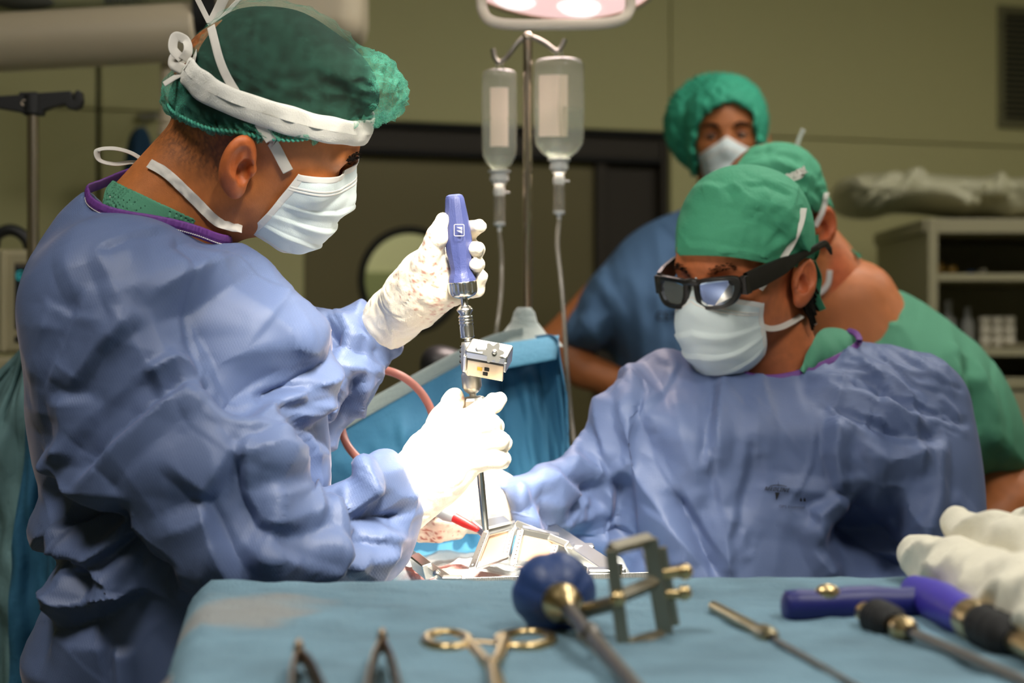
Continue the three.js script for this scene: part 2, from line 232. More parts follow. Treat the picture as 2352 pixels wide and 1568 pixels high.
// ---------------------------------------------------------------- the theatre: walls, floor, ceiling, door
const WT = 0.328, WD = 5.2;                                             // the far wall recedes to the right
const wallTurn = Math.atan(WT);
const wallFrame = new THREE.Matrix4().makeRotationY(wallTurn).setPosition(0, EYE, -WD), wallInv = wallFrame.clone().invert();
const depthOnWall = (px) => WD / (1 - WT * (px - CX) / F);
const onWall = (px, py) => P(px, py, depthOnWall(px)).applyMatrix4(wallInv);       // wall's own x (along), y (up from eye height)
function wallThing(o) { o.position.set(0, EYE, -WD); o.rotation.y = wallTurn; return o; }
const WU = (px) => onWall(px, CY).x;
const vSeam = onWall(CX, 290).y, top = CEIL - EYE, bottom = -EYE;
{
  const w = wallThing(struct('wall_back', 'pale green panelled wall of the theatre with fine joints'));
  const plate = (u0, u1, v0, v1, g = 0.004) => part('panel', at(box(u1 - u0 - g, v1 - v0 - g, 0.05, 0.004), (u0 + u1) / 2, (v0 + v1) / 2, -0.025), M.wall, w);
  const uA = WU(226), uN0 = WU(700), uN1 = WU(1540), uR = WU(2352) + 1.2, uL = WU(0) - 1.6;
  plate(uL, uA - 0.004, vSeam, top); plate(uL, uA - 0.004, bottom, vSeam);
  plate(uA + 0.004, uN0, vSeam, top); plate(uA + 0.004, uN0, bottom, vSeam);
  plate(uN0, uN1, vSeam + 0.0, top); plate(uN1, uR, vSeam, top); plate(uN1, uR, bottom, vSeam);
  part('joint_strip', at(box(0.007, top - bottom, 0.03), uA, (top + bottom) / 2, -0.03), M.rubber, w);
  part('backing', at(box(uR - uL + 0.3, top - vSeam + 0.04, 0.03), (uL + uR) / 2, (top + vSeam) / 2 + 0.02, -0.075), M.wallDark, w);
  part('backing', at(box(uN0 - uL, vSeam - bottom, 0.03), (uL + uN0) / 2, (vSeam + bottom) / 2, -0.075), M.wallDark, w);
  part('backing', at(box(uR - uN1, vSeam - bottom, 0.03), (uR + uN1) / 2, (vSeam + bottom) / 2, -0.075), M.wallDark, w);

  // sliding door in its recess: lintel, leaf with round window, dark panel for the unlit opening
  const d = wallThing(struct('door_1', 'dull metal theatre door with a round window in a dark frame'));
  mat('doorLeaf', rgb(0.165, 0.14, 0.06), 0.5, { metalness: 0.35 });
  mat('doorBrownAndShade', rgb(0.028, 0.020, 0.010), 0.6);
  const vL = onWall(1000, 348).y, uM = WU(1385), c = onWall(956, 642), rx = (WU(1076) - WU(836)) / 2;
  part('lintel', at(box(uN1 - uN0, vSeam - vL - 0.006, 0.05), (uN0 + uN1) / 2, (vSeam + vL) / 2, -0.055), M.doorBrownAndShade, d);
  part('lintel_edge', at(box(uN1 - uN0, 0.012, 0.06), (uN0 + uN1) / 2, vL - 0.004, -0.05), M.rubber, d);
  part('top_edge', at(box(uN1 - uN0, 0.014, 0.07), (uN0 + uN1) / 2, vSeam - 0.007, -0.04), M.rubber, d);
  const hole = new THREE.Path(); hole.absarc(c.x, c.y, rx - 0.006, 0, Math.PI * 2, true);
  part('leaf', at(extrude([[uN0, bottom], [uM, bottom], [uM, vL - 0.01], [uN0, vL - 0.01]], 0.03, 0.002, [hole]), 0, 0, -0.095), M.doorLeaf, d);
  part('leaf', at(box(uN1 - uM - 0.01, vL - bottom - 0.02, 0.03), (uM + uN1) / 2 + 0.012, (vL + bottom) / 2, -0.08), M.doorBrownAndShade, d);  // no real leaf: shade of the open doorway put into the panel's colour
  part('stile', at(box(0.035, vL - bottom, 0.05), uM + 0.012, (vL + bottom) / 2, -0.065), M.doorBrownAndShade, d);
  part('stile', at(box(0.02, vSeam - bottom, 0.06), uN1 - 0.01, (vSeam + bottom) / 2, -0.05), M.doorBrownAndShade, d);
  const ring = new THREE.TorusGeometry(rx - 0.009, 0.012, 12, 72); ring.translate(c.x, c.y, -0.066); part('window_gasket', ring, M.rubber, d);
  mat('pane', rgb(0.95, 0.97, 0.9), 0.02, { transmission: 1, thickness: 0, ior: 1.5 });
  const pane = new THREE.CircleGeometry(rx - 0.008, 48); pane.translate(c.x, c.y, -0.08); part('window_pane', pane, M.pane, d);

  // corridor behind the round window, with its own ceiling panel
  const k = wallThing(struct('wall_corridor', 'pale corridor seen through the round window'));
  mat('corridor', rgb(0.62, 0.62, 0.42), 0.7); mat('corridorDoor', rgb(0.26, 0.29, 0.15), 0.5);
  part('corridor_wall', at(box(2.6, 2.6, 0.04), c.x, 0, -1.6), M.corridor, k);
  part('corridor_door', at(box(1.5, 1.62, 0.03), c.x + 0.70, c.y - 0.725, -1.565), M.corridorDoor, k);
  part('corridor_side', at(box(0.04, 2.6, 1.45), c.x - 1.3, 0, -0.87), M.corridor, k);
  part('corridor_side', at(box(0.04, 2.6, 1.45), c.x + 1.3, 0, -0.87), M.corridor, k);
  part('corridor_ceiling', at(box(2.6, 0.04, 1.5), c.x, 1.2, -0.85), M.corridor, k);
  part('corridor_floor', at(box(2.6, 0.04, 1.5), c.x, -EYE + 0.02, -0.85), M.corridor, k);
  const cl = wallThing(thing('corridor_light', 'ceiling light of the corridor behind the round window', 'ceiling light'));
  const tube1 = part('diffuser', at(box(0.8, 0.03, 0.2), c.x, 1.16, -0.8), mat('corridorGlow', 0x111111, 0.5, { emissive: rgb(1, 0.95, 0.75), emissiveIntensity: 1.5 }), cl);
  const l = new THREE.RectAreaLight(rgb(1, 0.95, 0.75), 22, 0.8, 0.2); l.name = 'corridor_lamp'; l.position.set(c.x, 1.13, -0.8); l.rotation.x = -Math.PI / 2; cl.add(l);

  // ventilation grille
  const gr = wallThing(thing('ventilation_grille', 'dark slatted ventilation grille in a grey frame high on the green wall', 'grille'));
  mat('grilleGrey', rgb(0.17, 0.16, 0.08), 0.5);
  const g0 = onWall(2290, 12), g1 = onWall(2290, 294), gw = 0.55, gh = g0.y - g1.y, gx = g0.x, fw = 0.024;
  part('frame', [at(box(gw, fw, 0.012), gx + gw / 2, g0.y - fw / 2, 0.006), at(box(gw, fw, 0.012), gx + gw / 2, g1.y + fw / 2, 0.006), at(box(fw, gh - 0.002, 0.0125), gx + fw / 2, (g0.y + g1.y) / 2, 0.006), at(box(fw, gh - 0.002, 0.0125), gx + gw - fw / 2, (g0.y + g1.y) / 2, 0.006)], M.grilleGrey, gr);
  part('back_plate', at(box(gw - 0.02, gh - 0.02, 0.003), gx + gw / 2, (g0.y + g1.y) / 2, 0.0016), M.rubber, gr);
  const ns = 20, slat = box(gw - 2 * fw + 0.004, 0.0022, 0.010, 0.0005); slat.rotateX(0.7);
  for (let i = 0; i < ns; i++) part('slat', at(slat.clone(), gx + gw / 2, lerp(g1.y + fw + 0.006, g0.y - fw - 0.006, i / (ns - 1)), 0.0075), M.grilleGrey, gr);
  for (const t of [0.17, 0.83]) { const s = cyl(0.004, 0.004, 0.004, 12); s.rotateX(Math.PI / 2); part('screw', at(s, gx + fw / 2, lerp(g0.y, g1.y, t), 0.0135), M.rubber, gr); }
}
{
  const fl = struct('floor', 'grey green theatre floor'); mat('floor', rgb(0.12, 0.14, 0.11), 0.5);
  part('floor_slab', at(box(9, 0.1, 10), 0, -0.05, -2.2), M.floor, fl);
  const ce = struct('ceiling', 'plain pale theatre ceiling'); mat('ceiling', rgb(0.62, 0.6, 0.45), 0.8);
  part('ceiling_slab', at(box(9, 0.1, 10), 0, CEIL + 0.05, -2.2), M.ceiling, ce);
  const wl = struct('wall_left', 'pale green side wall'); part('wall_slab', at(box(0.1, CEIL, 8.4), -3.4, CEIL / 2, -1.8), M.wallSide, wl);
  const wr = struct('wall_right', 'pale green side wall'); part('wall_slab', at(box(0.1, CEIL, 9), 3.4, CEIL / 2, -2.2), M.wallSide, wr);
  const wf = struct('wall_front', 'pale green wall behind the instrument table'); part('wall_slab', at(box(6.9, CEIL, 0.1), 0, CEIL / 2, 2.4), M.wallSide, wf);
  for (const [i, [x, z]] of panelSpots.entries()) {
    const t = thing('ceiling_light', ['square ceiling panel above the standing surgeon’s side of the instrument table', 'square ceiling panel above the towel end of the instrument table', 'square ceiling panel between the door and the drip stand', 'square ceiling panel beside the open cabinet'][i], 'ceiling light', V(x, CEIL, z), 'ceiling panels');
    part('frame', at(box(0.64, 0.02, 0.64), 0, -0.01, 0), M.plastic, t);
    part('diffuser', at(box(0.6, 0.006, 0.6), 0, -0.022, 0), M.panelGlow || mat('panelGlow', 0x222222, 0.5, { emissive: PANEL.color, emissiveIntensity: PANEL.power }), t);
    const l = new THREE.RectAreaLight(PANEL.color, (z > -2 ? PANEL.power : PANEL.rear) * 2.2, 0.6, 0.6); l.name = 'panel_lamp'; l.position.y = -0.03; l.rotation.x = -Math.PI / 2; t.add(l);
  }
}
// ---------------------------------------------------------------- surgical lamps
function lampHead(name, label, c, n, r, spec, angle, glow, hoop) {
  const t = thing(name, label, 'surgical lamp', c), q = new THREE.Quaternion().setFromUnitVectors(V(0, -1, 0), n.clone().normalize());
  const turn = (g) => { g.applyQuaternion(q); return g; };
  part('housing', turn(lathe([[0.001, 0.11], [r * 0.5, 0.10], [r * 0.85, 0.075], [r, 0.04], [r * 1.03, 0.012], [r * 1.0, 0.0], [r * 0.97, 0.002]], 48)), M.offWhite, t);
  part('lens', turn(lathe([[r * 0.97, 0.004], [r * 0.8, -0.008], [r * 0.4, -0.018], [0.001, -0.02]], 48)), mat('lensGlow' + name, rgb(0.6, 0.55, 0.5), 0.4, { emissive: glow, emissiveIntensity: 1 }), t);
  const bulbs = []; for (let i = 0; i < 6; i++) { const a = i / 6 * Math.PI * 2; bulbs.push(at(new THREE.SphereGeometry(r * 0.2, 16, 8, 0, Math.PI * 2, Math.PI / 2, Math.PI / 2).scale(1, 0.25, 1), Math.cos(a) * r * 0.58, -0.013, Math.sin(a) * r * 0.58)); }
  for (const b of bulbs) part('lamp_module', turn(b), M.moduleGlow || mat('moduleGlow', rgb(0.5, 0.5, 0.5), 0.4, { emissive: rgb(1, 0.95, 0.92), emissiveIntensity: 1.3 }), t);
  if (!hoop) part('grip', turn(at(lathe([[0.001, -0.02], [0.016, -0.02], [0.02, -0.1], [0.014, -0.12], [0.001, -0.122]].map(([a, b]) => [a, b]), 24), 0, 0, 0)), M.plastic, t);
  part('yoke', [rod(V(0, 0.1, 0), V(0.0, CEIL - c.y, 0), 0.025)], M.offWhite, t);
  part('ceiling_mount', at(cyl(0.12, 0.12, 0.05, 32), 0, CEIL - c.y - 0.026, 0), M.offWhite, t);
  if (hoop) wpart('handle_hoop', hoop, mat('hoop', rgb(0.85, 0.74, 0.62), 0.35), t);
  const l = new THREE.SpotLight(spec.color, spec.power, 0, angle, 0.9, 2); l.name = name + '_light'; l.shadow.radius = r * 0.75 / 0.02; l.position.copy(n.clone().normalize().multiplyScalar(0.135)); l.target.position.copy(n.clone().normalize().multiplyScalar(2)); t.add(l, l.target);
  return t;
}
const fieldAt = P(1105, 1060, 1.97);
{
  const c = V(0.12, 2.06, -1.02); lampHead('surgical_lamp', 'large surgical lamp above the instrument table, tilted towards the wound', c, fieldAt.clone().sub(c), 0.22, FIELD, 0.28, rgb(1, 0.95, 0.85));
  const c3 = V(0.03, 2.34, -2.08); lampHead('surgical_lamp', 'added unseen small surgical lamp straight above the wound, facing down', c3, P(1130, 1200, 2.02).sub(c3), 0.16, ADDED_TOP, 0.19, rgb(1, 0.95, 0.85));
  const c2 = P(1262, -72, 2.9), hoop = tube([P(1110, -90, 2.72), P(1106, -20, 2.72), P(1108, 22, 2.72), P(1128, 48, 2.71), P(1270, 57, 2.70), P(1425, 46, 2.71), P(1446, 22, 2.72), P(1447, -20, 2.72), P(1445, -90, 2.72)], 0.0085, 90, 12);
  hoop.applyMatrix4(new THREE.Matrix4().makeTranslation(0, 0, 0));
  lampHead('surgical_lamp', 'pinkish white lamp head with a hoop handle above the drip bottles', c2, V(-0.12, -0.955, 0.28), 0.19, SIDE, 0.75, rgb(0.95, 0.62, 0.60), hoop);
}
// ---------------------------------------------------------------- people: heads, masks, gloves
// a head in its own axes: x to its left, y up, z ahead; y = 0 at the ear canal
function headField(o = {}) {
  const ch = o.chin ?? -0.095, q = ch / -0.095, ns = o.nose ?? 1;
  const skull = union(0.03, ell(V(0, 0.052, -0.006), 0.077, 0.088, 0.1), ell(V(0, 0.03, 0.03), 0.066, 0.07, 0.072));
  const face = ell(V(0, -0.022 * q, 0.034), 0.061, 0.075 * q, 0.062);
  const jaw = union(0.02, cone(V(0.047, -0.045 * q, 0.006), V(0.012, -0.078 * q, 0.078), 0.022, 0.019), cone(V(-0.047, -0.045 * q, 0.006), V(-0.012, -0.078 * q, 0.078), 0.022, 0.019));
  const brow = union(0.01, cone(V(0.012, 0.036, 0.092), V(0.046, 0.037, 0.074), 0.0095, 0.008), cone(V(-0.012, 0.036, 0.092), V(-0.046, 0.037, 0.074), 0.0095, 0.008));
  const cheek = union(0.01, ell(V(0.042, -0.008 * q, 0.064), 0.022, 0.018, 0.018), ell(V(-0.042, -0.008 * q, 0.064), 0.022, 0.018, 0.018));
  const nose = union(0.008, cone(V(0, 0.022, 0.096), V(0, -0.016 * q, 0.095 + 0.022 * ns), 0.0085, 0.012), cone(V(0.011, -0.021 * q, 0.085 + 0.018 * ns), V(-0.011, -0.021 * q, 0.085 + 0.018 * ns), 0.0085));
  const sockL = ball(V(0.033, 0.017, 0.108), 0.0185), sockR = ball(V(-0.033, 0.017, 0.108), 0.0185), eyeL = ball(V(0.032, 0.015, 0.079), 0.0128), eyeR = ball(V(-0.032, 0.015, 0.079), 0.0128);
  const lip = ell(V(0, -0.05 * q, 0.094), 0.024, 0.009, 0.011);
  const neck = o.neck ? cone(V(0, -0.005, -0.03), o.neck, o.neckR ?? 0.056, (o.neckR ?? 0.056) * 1.12) : null;
  const ear = (k) => {
    const e = ell(V(0, 0, 0), 0.0115, 0.033, 0.0195), hollow = ell(V(0.012, -0.005, 0.006), 0.0165, 0.0150, 0.0095), scapha = ell(V(0.013, 0.008, -0.003), 0.0105, 0.0195, 0.0135), ridge = cone(V(0.002, 0.016, 0.002), V(0.0045, -0.016, -0.0055), 0.0032), tragus = ell(V(0.004, -0.004, 0.0165), 0.0045, 0.0065, 0.004), lobe = ell(V(0.001, -0.028, 0.005), 0.007, 0.0105, 0.010), c = Math.cos(0.42), n = Math.sin(0.42), c2 = Math.cos(0.2), n2 = Math.sin(0.2);
    return (x, y, z) => { let a = k * x - 0.086, b = y + 0.002, d = z + 0.02; if (a < -0.03 || Math.abs(b) > 0.06 || Math.abs(d) > 0.05) return Math.max(0.015, -a - 0.015, Math.abs(b) - 0.045, Math.abs(d) - 0.035); [a, d] = [a * c + d * n, -a * n + d * c]; [b, d] = [b * c2 - d * n2, b * n2 + d * c2]; let r = smax(e(a, b, d), -scapha(a, b, d), 0.002); r = smin(r, ridge(a, b, d), 0.003); r = smax(r, -hollow(a, b, d), 0.002); return smin(smin(r, lobe(a, b, d), 0.006), tragus(a, b, d), 0.003); };
  };
  const throat = o.throat ? cone(o.throat[0], o.throat[1], o.throat[2], o.throat[3]) : null;
  const eL = ear(1), eR = ear(-1);
  return (x, y, z) => {
    let d = smin(skull(x, y, z), face(x, y, z), 0.03); d = smin(d, jaw(x, y, z), 0.025); d = smin(d, cheek(x, y, z), 0.02); d = smin(d, brow(x, y, z), 0.014);
    if (neck) d = smin(d, neck(x, y, z), 0.02);
    if (throat) d = smin(d, throat(x, y, z), 0.03);
    d = smax(d, -sockL(x, y, z), 0.012); d = smax(d, -sockR(x, y, z), 0.012); d = smin(d, nose(x, y, z), 0.012); d = smin(d, eyeL(x, y, z), 0.004); d = smin(d, eyeR(x, y, z), 0.004);
    d = smin(d, lip(x, y, z), 0.008);
    if (!o.noEars) d = Math.min(smin(d, eL(x, y, z), 0.006), smin(d, eR(x, y, z), 0.006));
    return d;
  };
}
function pose(p, yaw, pitch, roll, s) { const e = new THREE.Euler(pitch, yaw, roll, 'YXZ'); return new THREE.Matrix4().compose(p, new THREE.Quaternion().setFromEuler(e), V(s, s, s)); }
function skinGeo(f, lo, hi, h, m, base, fn) { const g = net(f, lo, hi, h); paint(g, (x, y, z) => { const k = 1 + 0.10 * noise3(x * 60, y * 60, z * 60) + 0.06 * noise3(x * 220, y * 220, z * 220), c = fn ? fn(x, y, z, base) : base; return [c[0] * k, c[1] * k, c[2] * k]; }); if (m) g.applyMatrix4(m); return boxUV(g, 0.05); }
function onto(f, p, off = 0) { for (let i = 0; i < 12; i++) { const e = 1e-3, d = f(p.x, p.y, p.z) - off, g = V(f(p.x + e, p.y, p.z) - f(p.x - e, p.y, p.z), f(p.x, p.y + e, p.z) - f(p.x, p.y - e, p.z), f(p.x, p.y, p.z + e) - f(p.x, p.y, p.z - e)); if (g.lengthSq() < 1e-12) break; p.addScaledVector(g.normalize(), -d * 0.9); } return p; }
function normalOf(f, p) { const e = 1.5e-3; return V(f(p.x + e, p.y, p.z) - f(p.x - e, p.y, p.z), f(p.x, p.y + e, p.z) - f(p.x, p.y - e, p.z), f(p.x, p.y, p.z + e) - f(p.x, p.y, p.z - e)).normalize(); }
function ribbon(pts, w, nrm, t = 0.0006, n = 40, wave = 0, ends = 1) {   // flat band along a line; nrm: a field whose surface it lies on, or a vector it faces
  const c = new THREE.CatmullRomCurve3(pts, false, 'centripetal');
  return thicken(grid(4, n, (u, v) => { const p = c.getPoint(v), tg = c.getTangent(v), nn = typeof nrm === 'function' ? normalOf(nrm, p) : nrm.clone(), s = tg.clone().cross(nn).normalize(), k = lerp(1, ends, Math.abs(2 * v - 1)); return p.addScaledVector(s, (u - 0.5) * w * k).addScaledVector(nn, wave * noise3(v * 9, u * 1.5, pts.length)); }, [1, 8]), t);
}
// a pleated mask wrapped round nose, mouth and chin
function maskGrid(f, o) {
  const C = o.centre ?? V(0, -0.045, 0.03), pleat = (v, k) => { const t = (v - k) / 0.10; return t < 0 || t > 1 ? 0 : 1 - t; };
  const at2 = (u, v, off) => {
    const a = (2 * u - 1), az = a * lerp(o.side ?? 1.15, o.sideLow ?? 1.05, v), top = lerp(o.topMid ?? 0.78, o.topSide ?? 0.42, Math.pow(Math.abs(a), 0.8)), bot = lerp(o.botMid ?? -1.15, o.botSide ?? -0.75, a * a), e = lerp(top, bot, v);
    const dir = V(Math.sin(az) * Math.cos(e), Math.sin(e), Math.cos(az) * Math.cos(e)); let r = 0.17;
    for (let i = 0; i < 60 && r > 0.02; i++) { const p = C.clone().addScaledVector(dir, r), d = f(p.x, p.y, p.z) - off; if (d < 0.0003) break; r -= d * 0.85; }
    const fade = 1 - Math.pow(Math.abs(a), 3); r += fade * (0.0035 * (pleat(v, 0.36) + pleat(v, 0.55) + pleat(v, 0.74)) + (o.crumple ?? 0.0025) * (Math.abs(noise3(u * 3.1 + (o.seed ?? 0), v * 3.2, 2)) - 0.3));
    return C.clone().addScaledVector(dir, r);
  };
  return at2;
}
function maskParts(f, o, m, person) {
  const s = maskGrid(f, o), g = grid(56, 48, (u, v) => s(u, v, 0.003), [3, 3]), sheet = thicken(g, 0.001); sheet.applyMatrix4(m);
  const mk = wpart('face_mask', sheet, M.maskBlue, person, o.label ?? 'pale blue pleated surgical mask');
  const strip = (fn, w, name, n = 50) => { const pts = []; for (let i = 0; i <= n; i++) pts.push(fn(i / n)); const g2 = ribbon(pts, w, f, 0.0006, n * 2); g2.applyMatrix4(m); const q = g2; q.translate(-person.position.x, -person.position.y, -person.position.z); part(name, q, M.maskWhite, mk); };
  strip((t) => s(t, 0.025, 0.0042), 0.007, 'top_binding'); strip((t) => s(t, 0.135, 0.0042), 0.0022, 'stitch_line'); strip((t) => s(t, 0.165, 0.0042), 0.0022, 'stitch_line');
  strip((t) => s(0.012, t, 0.0042), 0.008, 'side_binding'); strip((t) => s(0.988, t, 0.0042), 0.008, 'side_binding'); strip((t) => s(t, 0.985, 0.0042), 0.005, 'bottom_binding');
  return { s, mask: mk };
}
const localRibbon = (name, pts, w, m, person, mt = M.tie, nrm = V(0, 0, 1), o = {}) => { const g = ribbon(pts, w, nrm, o.t ?? 0.0008, o.n ?? 50, o.wave ?? 0.0, o.ends ?? 1); if (m) g.applyMatrix4(m); return wpart(name, g, mt, person, o.label); };
const GLOVE = [0.90, 0.81, 0.65];
function gloveGeo(f, lo, hi, stains = [], h = 0.0026) {
  const g = net(f, lo, hi, h);
  const p = g.attributes.position, n = g.attributes.normal; for (let i = 0; i < p.count; i++) { const x = p.getX(i), y = p.getY(i), z = p.getZ(i), d = 0.0009 * noise3(x * 45, y * 45, z * 45) - 0.0012 * Math.pow(1 - Math.abs(noise3(x * 28 + 4, y * 28, z * 28)), 6); p.setXYZ(i, x + n.getX(i) * d, y + n.getY(i) * d, z + n.getZ(i) * d); } g.computeVertexNormals();
  paint(g, (x, y, z) => { let k = 0; for (const [c, r, amt] of stains) { const d = len(x - c.x, y - c.y, (z - c.z) * 0.5) / r; if (d < 1) k = Math.max(k, amt * smooth(0.25, 0.75, noise3(x * 190, y * 190, z * 190) * 0.6 + noise3(x * 80, y * 80, z * 80) * 0.5 + 0.35 - d * 0.5)); } return [lerp(GLOVE[0], 0.42, k), lerp(GLOVE[1], 0.06, k), lerp(GLOVE[2], 0.03, k)]; });
  return boxUV(g, 0.06);
}
const legsField = (c, yTop, w = 0.09) => union(0.03, cone(V(c.x - w, yTop, c.z), V(c.x - w, 0.1, c.z), 0.085, 0.05), cone(V(c.x + w, yTop, c.z), V(c.x + w, 0.1, c.z), 0.085, 0.05), cone(V(c.x - w, 0.045, c.z - 0.03), V(c.x - w, 0.04, c.z + 0.12), 0.045, 0.04), cone(V(c.x + w, 0.045, c.z - 0.03), V(c.x + w, 0.04, c.z + 0.12), 0.045, 0.04));
// ---------------------------------------------------------------- the standing surgeon in profile
const DA = 1.9;
const surgeon = thing('person', 'surgeon in blue gown with white headband standing in profile, both gloved hands on the driver', 'person', V((330 - CX) / F * DA, 0, -DA));
{
  const who = surgeon, hm = pose(P(578, 332, DA), 1.95, 0.36, 0.45, 1.02), inv = hm.clone().invert();
  const neckBase = P(352, 512, DA).applyMatrix4(inv);
  const throat = [P(545, 462, DA).applyMatrix4(inv), P(440, 515, DA).applyMatrix4(inv), 0.036, 0.042], hf = headField({ throat, neck: neckBase, neckR: 0.051, chin: -0.076, nose: 0.8 }), ie = inv.elements, toWorld = (f) => (x, y, z) => 1.02 * f(ie[0] * x + ie[4] * y + ie[8] * z + ie[12], ie[1] * x + ie[5] * y + ie[9] * z + ie[13], ie[2] * x + ie[6] * y + ie[10] * z + ie[14]), hw = toWorld(hf), bald = toWorld(headField({ throat, noEars: true, neck: neckBase, neckR: 0.051, chin: -0.076, nose: 0.8 }));
  const skin = [0.52, 0.165, 0.042];
  const hd = skinGeo(hf, V(-0.11, -0.24, -0.24), V(0.11, 0.16, 0.135), 0.0026, hm, skin, (x, y, z, b) => {
    const ear = smooth(0.074, 0.086, Math.abs(x)) * smooth(0.06, 0.0, Math.abs(z + 0.02)), nape = smooth(-0.055, -0.02, y) * smooth(0.0, -0.03, z) * (0.55 + 0.45 * noise3(x * 300, y * 120, z * 300)) * (1 - ear), stub = smooth(0.02, -0.02, y) * smooth(-0.01, 0.03, z) * 0.30;
    const k = clamp(Math.max(nape * 0.8, stub), 0, 0.85); return [lerp(b[0] * (1 + 0.05 * ear), 0.03, k), lerp(b[1] * (1 - 0.2 * ear), 0.022, k), lerp(b[2] * (1 - 0.2 * ear), 0.016, k)]; });
  const cBody = V((400 - CX) / F * DA, 1.0, -DA);
  const bodyF = union(0.05, cone(P(355, 540, DA), P(400, 1100, DA), 0.06, 0.10), cone(P(330, 760, 1.80), P(520, 1240, 1.76), 0.045, 0.04), cone(P(520, 1240, 1.77), P(750, 1230, 1.82), 0.028, 0.018), cone(P(750, 1230, 1.82), P(945, 1130, 1.91), 0.016, 0.016), cone(P(380, 640, 2.02), P(700, 900, 2.12), 0.045, 0.04), cone(P(700, 900, 2.12), P(840, 790, 2.10), 0.034, 0.024), legsField(cBody, 0.8, 0.075));
  const bg = skinGeo(bodyF, V(-1.0, 0, -2.3), V(-0.05, 1.45, -1.6), 0.016, null, skin);
  wpart('body', mergeGeometries([hd, bg]), M.skin, who, 'tanned neck, ear and brow');

  // brow, lashes
  const onHead = (list, off) => list.map(([x, y, z]) => onto(hf, V(x, y, z), off));
  for (const k of [-1, 1]) {
    const e = []; const r = rngOf(41 + k); for (let i = 0; i < 60; i++) { const t = r(), y0 = 0.036 + 0.006 * Math.sin(t * 3) + (r() - 0.5) * 0.008, p = onto(hf, V(k * lerp(0.010, 0.05, t), y0, 0.09), 0.0006), d = V(k * 0.5, 0.15 + r() * 0.5, 0.35).normalize(); e.push(rod(p, p.clone().addScaledVector(d, 0.0075), 0.0006, 0.0001, 5)); }
    const g = join(e); g.applyMatrix4(hm); wpart('eyebrow', g, M.hair, who);
    const l = []; for (let i = 0; i < 22; i++) { const t = i / 21, p = V(k * lerp(0.021, 0.045, t), 0.009 + 0.0015 * Math.sin(t * 3), 0.0915 - 0.006 * Math.abs(t - 0.4)); l.push(rod(p, p.clone().add(V(k * 0.002 * t, -0.006, 0.005)), 0.0005, 0.0001, 5)); } const lg = join(l); lg.applyMatrix4(hm); wpart('eyelashes', lg, M.hair, who);
    const lid = tube(onHead([[k * 0.019, 0.012, 0.1], [k * 0.026, 0.0095, 0.1], [k * 0.036, 0.0095, 0.1], [k * 0.046, 0.0115, 0.095]], 0.0006), 0.0014, 24, 8); lid.applyMatrix4(hm); paint(lid, () => [0.30, 0.13, 0.08]); wpart('eyelid', lid, M.skin, who);
  }

  // hair under the cap, bouffant cap
  const capOut = smoothLine([[404, 165], [383, 200], [378, 232], [388, 256], [415, 272], [450, 288], [490, 300], [535, 304], [580, 312], [630, 322], [680, 324], [730, 316], [780, 292], [830, 280], [882, 272], [908, 262], [926, 238], [928, 205], [914, 168], [890, 140], [856, 124], [828, 112], [800, 78], [752, 40], [700, 16], [640, 4], [580, 8], [530, 24], [484, 62], [452, 104], [436, 146]].map(([x, y]) => P(x, y, DA)), 3);
  const rim2 = polyDist(capOut), cone2 = (x, y, z) => rim2(x * -DA / z, EYE + (y - EYE) * -DA / z);
  const hairPuff = bolster(smoothLine([[455, 215], [440, 150], [480, 75], [560, 26], [640, 20], [700, 32], [770, 75], [830, 125], [868, 190], [862, 250], [720, 268], [640, 275], [560, 285], [480, 262]].map(([x, y]) => P(x, y, DA)), 3), -DA, 0.09, 0.085);
  const hairF = (x, y, z) => smin(hairPuff(x, y, z), Math.max(bald(x, y, z) - 0.005, cone2(x, y, z) + 0.004), 0.01), cLo = P(360, 345, DA).add(V(0, 0, -0.14)), cHi = P(945, -15, DA).add(V(0, 0, 0.14));
  wpart('hair', boxUV(net(hairF, cLo, cHi, 0.005), 0.05), M.hair, who, 'short dark hair under the cap');
  const puffy = bolster(capOut, -DA, 0.1, 0.085), capF = (x, y, z) => smin(puffy(x, y, z), Math.max(bald(x, y, z) - 0.010, cone2(x, y, z)), 0.008), capG = net(capF, cLo, cHi, 0.0036);
  { const p = capG.attributes.position, n = capG.attributes.normal;
    for (let i = 0; i < p.count; i++) { const x = p.getX(i), y = p.getY(i), z = p.getZ(i), e = -cone2(x, y, z), px = CX - x / z * F, py = CY + (y - EYE) / z * F, low = smooth(240, 290, py), edge = smooth(0.03, 0.0, e);
      const ruf = low * 0.0035 * Math.sin((x * 0.9 + z * 1.4) * 520 + 3 * noise3(x * 30, y * 30, z * 30)), wr = 0.0022 * (1 - Math.abs(noise3(x * 22, y * 40, z * 22)) * 2.5) * smooth(60, 220, py) + 0.0028 * noise3(x * 55, y * 55, z * 55) * edge, front = smooth(760, 900, px) * 0.005 * (1 - 2 * Math.abs(noise3(x * 50, y * 50, z * 40)));
      const d = ruf + wr + front; p.setXYZ(i, x + n.getX(i) * d, y + n.getY(i) * d, z + n.getZ(i) * d); } capG.computeVertexNormals();
    const col = new Float32Array(p.count * 4); for (let i = 0; i < p.count; i++) { const x = p.getX(i), y = p.getY(i), z = p.getZ(i), px = CX - x / z * F, py = CY + (y - EYE) / z * F, k = noise3(x * 40, y * 40, z * 40) * 12; const rear = smooth(470, 400, px + k) * smooth(150, 215, py), low = smooth(262, 300, py + k), front = smooth(800, 880, px + k * 2), top = 0.12; col.set([1, 1, 1, clamp(0.10 + 0.90 * Math.max(rear, low * 0.8, front * 0.8, top), 0, 1)], i * 4); } capG.setAttribute('color', new THREE.BufferAttribute(col, 4)); }
